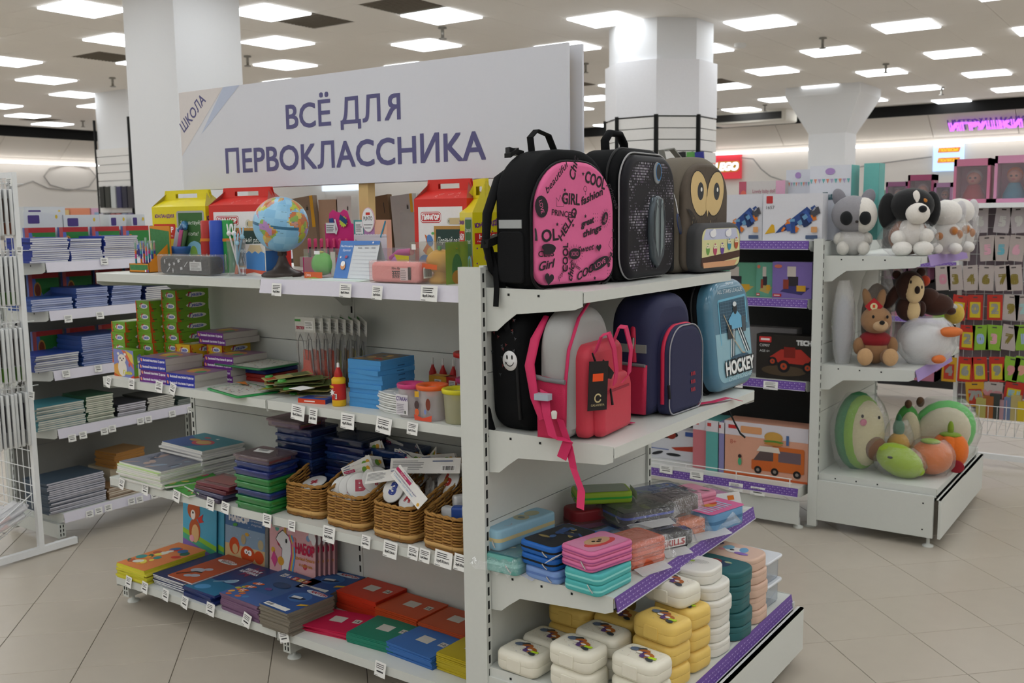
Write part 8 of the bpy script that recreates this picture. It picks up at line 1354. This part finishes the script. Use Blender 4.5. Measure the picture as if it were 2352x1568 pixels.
# ================================================================ notebook stacks on the left unit
def nstack(shelf, z, l, r, yt, yb, cov, pg, idx, t_=.0115):
    a, b = aX(l, yb, -5.40), aX(r, yb, -5.40); w_ = max(.12, b.y - a.y) * .97; n = max(2, round((aX((l + r) / 2, yt, -5.4).z - z) / t_))
    stack('notebook', 'notebook', 'topmost notebook of the %s pile on the %s' % (idx, shelf), 'notebook inside the %s pile on the %s' % (idx, shelf), '%s, %s pile' % (shelf, idx), (-5.53, (a.y + b.y) / 2, z), R(90), w_, .26, t_, n, mat(cov, .4), mat(pg, .7), 'l', None, .006, 1.6, int(l + yt))
O_ = ('first', 'second', 'third', 'fourth', 'fifth')
for sh, z, L in (('top notebook shelf', 1.642, ((70, 160, 545, 592, '2a3f9a', 'dcdce0'), (161, 236, 547, 590, '2f4aa4', 'dedee0'), (238, 318, 541, 586, '2a3f9a', 'dcdad8'))), ('second notebook shelf', 1.367, ((72, 170, 684, 727, '34579e', 'b9c0da'), (176, 252, 658, 718, '2f4f96', 'a9b2d4'), (258, 328, 655, 708, '2a4486', 'a9b2d2'), (334, 408, 656, 696, '1f2a62', 'd8d6d4'))), ('third notebook shelf', 1.022, ((80, 184, 812, 852, '25408e', 'd2d2d2'), (190, 300, 766, 840, '2a4a8e', '9aa4c4'))), ('fourth notebook shelf', .682, ((85, 200, 928, 1000, '3f7f8a', 'd2d0c4'), (202, 266, 906, 984, '2f5a42', 'd6d6c6'), (271, 338, 924, 968, '33343a', 'cdcbd4'), (341, 404, 910, 952, '4a4a48', 'd0cec6'), (408, 470, 912, 938, '2f3f3c', '8a8f8a'))), ('bottom notebook shelf', .182, ((112, 248, 1098, 1172, '3a4a5a', 'c9c8d2'), (250, 332, 1110, 1152, '8a6a4a', 'cfc4b4')))):
    for i, e in enumerate(L): nstack(sh, z, *e, O_[i])
for i in range(6): ob('notebook', book_geo(.22, .2, .016, 'b58a5a', mat('a8763a', .7)), None, (-5.62, 3.62 + .006 * (i % 2), .38 + .0165 * i - .05), R(90 + 3 * (i % 3)), 'brown paper pad in the pile behind the bottom notebook piles', 'notebook', 'brown pads')
m = M(); m.cbox(0, 0, 0, .26, .24, .15, mat('b0a48c', .7)); ob('cardboard_box', m, None, (-5.65, 3.62, .18), R(90), 'low carton under the brown pads on the bottom notebook shelf', 'box')
def art_flag(p, w_, h):
    p.rect(0, 0, w_, h, mat('5a72b8')); p.poly([(w_ * .2, h), (w_, h), (w_, h * .4), (w_ * .7, h * .5), (w_ * .45, h * .35), (w_ * .25, h * .7)], mat('2f7a3a')); p.rect(0, h * .85, w_, h, mat('b03030')); p.poly([(w_ * .45, h * .1), (w_, h * .45), (w_, 0), (w_ * .5, 0)], 'a8b4d8'); p.ell(w_ * .28, h * .5, w_ * .12, h * .24, 'b8863a'); p.ell(w_ * .28, h * .5, w_ * .09, h * .19, '7a3a26'); p.rect(0, 0, w_ * .12, h, mat('b85a5a')); p.ell(w_ * .5, h * .12, w_ * .16, h * .13, '3a2f6a')
for j, (z, xs_, hh) in enumerate(((1.642, (60, 118, 170, 248, 322), .13), (1.367, (75, 150, 225, 300), .2), (1.022, (85, 165, 240, 300), .2))):
    for i, x in enumerate(xs_):
        p = aX(x + 25, 530, -5.62); m = M(); m.cbox(0, 0, 0, .19, .02, hh + (.065 if j == 0 else 0), mat('6a78b0')); art_flag(PR(m, face(.19, .02, hh + (.065 if j == 0 else 0), 'f'), .001, .0003), .19, hh + (.065 if j == 0 else 0)); ob('diary', m, None, (-5.7 + .02 * (j > 0) * 0, 3.14 + .215 * i + .1, z + .001 + (.0 if j else .0)), R(90), '%s upright diary with green-red cover behind the piles on the %s notebook shelf' % (O_[i], ('top', 'second', 'third')[j]), 'diary', 'upright diaries, %s shelf' % ('top', 'second', 'third')[j])
for i, (y, z, h, w_) in enumerate(((3.3, 1.80, .13, .24), (3.55, 1.80, .11, .24), (3.8, 1.80, .11, .12), (3.95, 1.80, .11, .1), (3.2, 1.80, .16, .26))):
    m = M(); m.cbox(0, 0, 0, w_, .1, h + .16, mat('cfd2d2', .4)); p = PR(m, face(w_, .1, h + .16, 'f'), .001); p.rr(w_ * .1, h + .09, w_ * .4, h + .14, .006, '4a3a78'); p.ell(w_ * .85, h + .13, .008, .012, 'd8b83a'); p.ell(w_ * .5, h * .5 + .1, .03, .02, 'c8707a'); ob('craft_kit', m, None, (-5.8 if i < 4 else -5.81, y + .12 * (i == 4), 1.642), R(90), '%s white craft kit box with a purple logo above the diaries' % O_[i], 'box', 'white craft kits')
# ================================================================ hanging packs on the wire rack
rd = random.Random(9)
for r_, (z, n, h, c1, c2) in enumerate(((1.80, 7, .25, 'b5622c', '7a5a44'), (1.42, 8, .27, '6aa83a', '4a3a34'), (1.0, 8, .3, '7ab83a', '5a4a40'), (.64, 8, .3, 'd0d0d0', '4a4450'))):
    for i in range(n):
        t = thing('blister_pack', 'white hanging pouch of art supplies, %s row of the left wire rack' % ('top', 'second', 'third', 'bottom')[r_], 'pack', (-5.328 - .004 * (i % 3), 2.872 - .026 * i, z), R(-14 + rd.uniform(-6, 6)), 'pouches, %s row' % ('top', 'second', 'third', 'bottom')[r_]); m = M()
        m.pillow(rrect(-.045, 0, .045, h, .008, 2), fr((0, .008, 0), (1, 0, 0), (0, 0, 1)), .016, .005, mat('d8dada', .35), 2); p = PR(m, fr((-.045, -.008, 0), (1, 0, 0), (0, 0, 1)), .001); p.rect(.008, .01, .082, h * .28, c1); p.rect(.02, h * .3, .07, h * .8, mat(c2, .5)); ob('pouch', m, t); m = M(); m.pillow(rrect(-.03, h, .03, h + .04, .012, 3), fr((0, .001, 0), (1, 0, 0), (0, 0, 1)), .002, 0, film('f4f4f4', .35, .2), 2, r0=0); m.tube([(0, 0, h + .028), (0, .08, h + .028)], .002, WIRE, 5); ob('hang_tab', m, t)
for i in range(9): m = M(); m.pillow(rrect(-.04, 0, .04, .22, .01, 2), fr((0, 0, 0), (1, 0, 0), (0, 1, 0)), .014, .005, film('e8e8ea', .35, .35), 2); m.box(-.02, .02, .004, .02, .12, .011, mat(['c8562c', 'c9c9cc', '8a4a4a'][i % 3])); ob('blister_pack', m, None, (-5.31 - .045 * (i % 5), 2.6 + .04 * (i // 5), .17 + .03 * (i // 5)), 0, 'clear pouch lying in the basket of the left wire rack', 'pack', 'pouches in the rack basket', rot=(R(28), 0, R(rd.uniform(-30, 10))))
# ================================================================ candle packs, right rack
GO, SI = mat('a8964e', .25, m=.6), mat('b4b4b0', .25, m=.6)
CN = [(505, [(2195, 'w', '', 0), (2252, 'w', '6', 'c9c8c4'), (2303, 'w', '5', 'd0cfcb'), (2340, 'w', '9', 'd0cfcb')]), (570, [(2212, 'g', '4', 'd8a0b0'), (2268, 'g', '5', 'd8a4b4'), (2300, 'g', '5', '6ab0c0'), (2335, 'g', '6', 'd8a4b4')]), (638, [(2166, 'g', '0', 'c88a9a'), (2194, 'g', '3', GO), (2230, 'g', '4', GO), (2265, 'g', '6', GO), (2303, 'g', '7', GO), (2330, 'g', '8', GO)]), (706, [(2160, 'n', '', 0), (2203, 'r', '8', 'a8b4d0'), (2240, 'r', '0', SI), (2285, 'r', '2', SI), (2322, 'g', '9', GO), (2350, 'g', '2', 'a0c0c0')]),
      (775, [(2222, 'r', '2', SI), (2252, 'n', '0', '9ab0d8'), (2283, 'n', '3', 'd8a0a8'), (2318, 'g', '7', GO), (2349, 'n', '1', 'a0b0d8')]), (848, [(2180, 'o', '4', SI), (2217, 'r', '6', SI), (2250, 'r', '8', SI), (2290, 'r', '9', SI), (2322, 'n', '9', 'c88a8a'), (2347, 'n', '9', 'd89a8a')]), (905, [(2240, 'o', '70', SI), (2280, 'g', 'XO', 'c88a90'), (2328, 'r', '51', '8ab4c8')])]
for k, (y, L) in enumerate(CN):
    for x, kd, s, c in L:
        p = aY(x, y, 8.12); m = M(); w_, h = (.105, .19) if k < 6 else (.13, .19); bg = {'w': 'b9b0b4', 'g': 'b4a8a4', 'n': '86b03a', 'r': 'b8342a', 'o': 'c8982a'}[kd]; m.box(-w_ / 2, -.003, -h / 2, w_ / 2, .003, h / 2, mat(bg, .45)); q = PR(m, fr((-w_ / 2, -.003, -h / 2), (1, 0, 0), (0, 0, 1)), .001)
        if kd in 'ro': q.rect(w_ * .15, h * .1, w_ * .85, h * .72, mat('c9b42a' if kd == 'r' else 'b03a2a'))
        m.tube([(0, .0, h * .42), (0, .1, h * .44)], .002, WIRE, 5); q.rect(w_ * .35, h * .88, w_ * .65, h * .93, '4a4444')
        if s: q.text(s, w_ * .5, h * .28, h * .34, c if not isinstance(c, str) else mat(c, .4), al='c', bold=.06)
        ob('candle_pack', m, None, tuple(p), 0, '%s birthday candle card%s, %s hanging row' % ({'w': 'pale mauve', 'g': 'grey', 'n': 'lime green', 'r': 'red and yellow', 'o': 'yellow-edged'}[kd], ' with number ' + s if s else '', ('top', 'second', 'third', 'fourth', 'fifth', 'sixth', 'lowest')[k]), 'candle pack', 'candle cards', rot=(0, R(rd.uniform(-7, 7)), 0))
for i in range(7): p = aY(2245 + i * 16, 1000, 7.98); m = M(); m.cbox(0, 0, 0, .07, .05, .15 + .02 * (i % 3), mat(['a8a05a', '9a5a2c', '3a3f3c', 'b08a90', '6a7a9a', 'b0a06a', 'c8b02a'][i], .5)); ob('candle_box', m, None, (p.x, 8.1, .3), R(rd.uniform(-10, 10)), O_[i] + ' small box in the wire basket under the candles' if i < 5 else ('sixth', 'seventh')[i - 5] + ' small box in the wire basket under the candles', 'box', 'boxes in the candle basket')
# dolls
def doll_box(label, l, r, yt, Y, z, c, dress, hat, wn='doll_box'):
    a, b = aY(l, yt, Y), aY(r, yt, Y); w_ = b.x - a.x; h = a.z - z; t = thing(wn, label, 'doll box', ((a.x + b.x) / 2, Y + .1, z)); C = mat(c, .4); m = M(); m.box(-w_ / 2, .09, 0, w_ / 2, .1, h, C)
    for x0, x1, z0, z1 in ((-w_ / 2, -w_ / 2 + .02, 0, h), (w_ / 2 - .02, w_ / 2, 0, h), (-w_ / 2, w_ / 2, 0, .03), (-w_ / 2, w_ / 2, h * .84, h)): m.box(x0, -.1, z0, x1, .1, z1, C)
    ob('box', m, t); m = M(); m.box(-w_ / 2 + .015, -.098, .02, w_ / 2 - .015, -.096, h * .85, film('f4eef0', .08, .25, .08, 0)); ob('window', m, t); m = M(); m.lathe([(w_ * .34, .02), (w_ * .3, h * .2), (w_ * .16, h * .42), (0, h * .44)], mat(dress, .7), 14); ob('dress', m, t); m = M(); m.ball((0, -.01, h * .56), (w_ * .2, w_ * .18, h * .15), mat('d09a86', .6), 14, 10); ob('head', m, t); m = M(); m.ball((0, .014, h * .6), (w_ * .23, w_ * .19, h * .17), mat(hat, .7), 14, 10); ob('hat', m, t)
    m = M(); p = PR(m, fr((0, -.012 - w_ * .18, h * .56), (1, 0, 0), (0, 0, 1)), .001); [p.ell(q * w_ * .07, h * .01, .009, .008, '3a3436') for q in (-1, 1)]; p.ell(0, -h * .06, .012, .005, 'b04a5a'); ob('face_print', m, t, kind='stuff')
doll_box('pink window box with a baby doll in a red cape', 2192, 2276, 366, 8.1, 1.916, 'c87a96', 'a8202a', 'c9c4c0'); doll_box('pink window box with a doll in an orange hat at the frame edge', 2286, 2372, 358, 8.1, 1.916, 'd090b0', '4a9ab0', 'd8742a')
# unit beyond with doll boxes
G6, G6S = unit('shelf_gondola', 'distant dark-backed shelf unit with purple rails behind the plush end cap', (-3.2, 10.4, 0), 0, [1.3], 1.9, [('D1', 1.86, .45, [0], 'purple'), ('D2', 1.38, .45, [0], 'purple'), ('D3', .85, .45, [0], 'purple')], [.1, .6, 1.2, 1.85], pc=BACKD)
for i, (l, r, yt, z, c) in enumerate(((2035, 2085, 418, 1.86, '8a5a7a'), (2086, 2145, 402, 1.86, '9a4a6a'), (2146, 2188, 420, 1.86, 'a07a9a'), (2030, 2080, 640, 1.38, '6a4a62'), (2085, 2135, 650, 1.38, '7a4a66'), (2040, 2150, 868, .85, 'a86a80'))): doll_box('small mauve doll window box, %s on the distant unit' % ('upper left', 'upper middle', 'upper right', 'middle left', 'middle right', 'low')[i], l, r, yt, 10.0, z, c, ['7a3a5a', 'b06a8a', '5a4a7a'][i % 3], 'c9a8a8')
# ================================================================ back wall signs and far goods
t = thing('shop_sign', 'glowing violet letters ИГРУШКИ on the back wall soffit', 'sign', tuple(aY(2184, 290, 20.56))); m = M(); p = PR(m, fr((0, 0, 0), (1, 0, 0), (0, -.55, .4)), .06); p.text('ИГРУШКИ', 0, -.06, .2, mat('c86af0', .5, e=1.6), 1.22, bold=.06); ob('letters', m, t); m = M(); p = PR(m, fr((0, 0, 0), (1, 0, 0), (0, -.55, .4)), .02); p.text('ИГРУШКИ', 0, -.06, .21, mat('5a3a8a'), 1.24, bold=.12); ob('letter_backs', m, t)
a, b = aY(1640, 412, 20.9), aY(1703, 354, 20.9); t = thing('shop_sign', 'glowing red LEGO sign box on the back wall', 'sign', (a.x, 20.85, a.z)); m = M(); w_, h = b.x - a.x, b.z - a.z; m.box(0, 0, 0, w_, .09, h, mat('c8323e', .4, e=.5)); p = PR(m, fr((0, 0, 0), (1, 0, 0), (0, 0, 1)), .004, .002); p.text('LEGO', w_ * .08, h * .36, h * .3, 'd8b43a', w_ * .84, shear=.2, bold=.14); p.text('LEGO', w_ * .08, h * .36, h * .3, mat('f4f4ff', .5, e=1.2), w_ * .84, shear=.2, bold=.05); ob('light_box', m, t)
a, b = aY(2143, 394, 20.9), aY(2216, 326, 20.9); t = thing('shop_sign', 'pale blue light box reading ПОЛЕСЬЕ twice on the back wall', 'sign', (a.x, 20.85, a.z)); m = M(); w_, h = b.x - a.x, b.z - a.z; m.box(0, 0, 0, w_, .06, h, mat('b8d4f4', .4, e=.9)); p = PR(m, fr((0, 0, 0), (1, 0, 0), (0, 0, 1)), .004, .002)
for q in (.66, .3): p.poly([(w_ * .15, h * q), (w_ * .85, h * q), (w_ * .9, h * (q + .17)), (w_ * .18, h * (q + .17))], mat('d8743a', .5, e=.5)); p.text('ПОЛЕСЬЕ', w_ * .2, h * (q + .04), h * .09, mat('e8c83a', .5, e=.6), w_ * .62, bold=.06)
ob('light_box', m, t)
m = M(); m.tube([aY(x, y, 20.88) for x, y in ((1703, 362), (1730, 365), (1748, 388), (1770, 405), (1800, 415), (1860, 408), (2000, 378), (2060, 370), (2140, 360))], .012, mat('8a8886', .6), 6); ob('cable', m, None, label='loose grey cable sagging along the back wall', cat='cable')
m = M(); m.tube([aX(x, y, -21.3) for x, y in ((40, 428), (75, 416), (110, 432), (160, 437), (205, 428), (221, 406), (205, 385), (160, 377), (115, 386), (101, 405), (115, 424), (150, 434), (235, 438))], .014, mat('a8a4a0', .6), 6); ob('cable', m, None, label='looped grey cable hanging on the left wall', cat='cable')
for i, (l, r, y0, y1, c) in enumerate(((650, 720, 440, 424, '6a9ae8'), (722, 825, 440, 424, 'dbe8f4'))): a, b = aY(l, y0, 20.9), aY(r, y1 - 26, 20.9); m = M(); m.box(0, 0, 0, b.x - a.x, .06, b.z - a.z, mat(c, .4, e=1)); ob('light_box', m, None, (a.x, 20.85, a.z), 0, ('blue', 'white')[i] + ' glowing advertising light box on the far wall under the sign', 'light box')
FC = [('pink', 'c87a8a'), ('white', 'd8d2cc'), ('pale blue', '8aa4c0'), ('red', 'b05a5a'), ('sand', 'd0b07a'), ('sage', '7a9a8a'), ('mauve', 'c9a0b8'), ('ivory', 'e0dcd8'), ('slate', '6a6a78'), ('apricot', 'd88a6a')]
OR14 = 'first second third fourth fifth sixth seventh eighth ninth tenth eleventh twelfth thirteenth last'.split()
for un, X0, X1, Y, H_, ay in (('middle-aisle unit', -12.5, -6.2, 13.2, 1.85, 0), ('left-wall unit', 7.5, 13.5, -17.5, 1.85, 1), ('back-wall unit', -9.5, -3.4, 18.6, 1.9, 0)):
    t = thing('shelf_gondola', 'far light grey %s filled with colourful boxes' % un, 'shelf unit', (Y, X0, 0) if ay else (X0, Y, 0), R(90) if ay else 0); L_ = X1 - X0; m = M(); m.box(0, .3, 0, L_, .34, H_ - .02, SHELF); ob('back_panel', m, t)
    for z in (.15, .75, 1.3, H_): m = M(); m.box(0, -.2, z - .04, L_, .3, z, SHELF); ob('shelf', m, t)
    for row, z, h in (('lower', .75, .35), ('middle', 1.3, .35), ('top', H_, .3)):
        for i in range(14):
            w_ = (L_ - .1) / 14 * .94; m = M(); hh = h * rd.uniform(.7, 1.1); cn, cc = FC[rd.randrange(10)]; m.cbox(0, 0, 0, w_, .25, hh, mat(cc, .5)); PR(m, face(w_, .25, hh, 'f'), .004).rect(w_ * .15, hh * .2, w_ * .85, hh * .7, FC[rd.randrange(10)][1]); q = X0 + .05 + (L_ - .1) * (i + .5) / 14
            ob('toy_box', m, None, (Y, q, z + .002) if ay else (q, Y, z + .002), R(90) if ay else 0, '%s box, %s from the left in the %s row of the far %s' % (cn, OR14[i], row, un), 'toy box', '%s row, %s' % (row, un))
rd = random.Random(3)
for i in range(9): p = aY(1566 + i * 7, 372 + (i % 3) * 24, 9.34); m = M(); m.cbox(0, 0, -.2, .09, .03, .3, mat(['1c1c1e', '17181a', '26262a', '5a9a4a', 'b4b8ba', '2a2f7a', '2f3488', '1c1c20', '242a66'][i], .4)); m.tube([(0, 0, .1), (0, .12, .11)], .003, BLACK, 5); ob('hanging_pack', m, None, tuple(p), 0, ('first', 'second', 'third', 'fourth', 'fifth', 'sixth', 'seventh', 'eighth', 'ninth')[i] + ' hanging accessory pack from the left on the octagonal pillar', 'pack', 'packs on the octagonal pillar', rot=(0, R(rd.uniform(-5, 5)), R(15)))
for i in range(12): r_, c = divmod(i, 6); p = aY(236 + c * 13, 455 + r_ * 62, 9.24); m = M(); m.cbox(0, 0, -.15, .12, .03, .33, mat(['2a2c2a', '383a36', 'b8bcbc', '3a3a5a', '2a2a3a', '36343a', 'c9c4cc', '3a3f44', 'a83a3a', 'a8423a', '7a8aa8', '5a4a7a'][i], .5)); m.tube([(0, 0, .18), (0, .12, .19)], .003, BLACK, 5); ob('hanging_pack', m, None, tuple(p), 0, '%s row hanging pack, %s from the left on the far slat-board pillar' % (('upper', 'lower')[r_], O_[c] if c < 5 else 'sixth'), 'pack', 'packs on the far pillar')
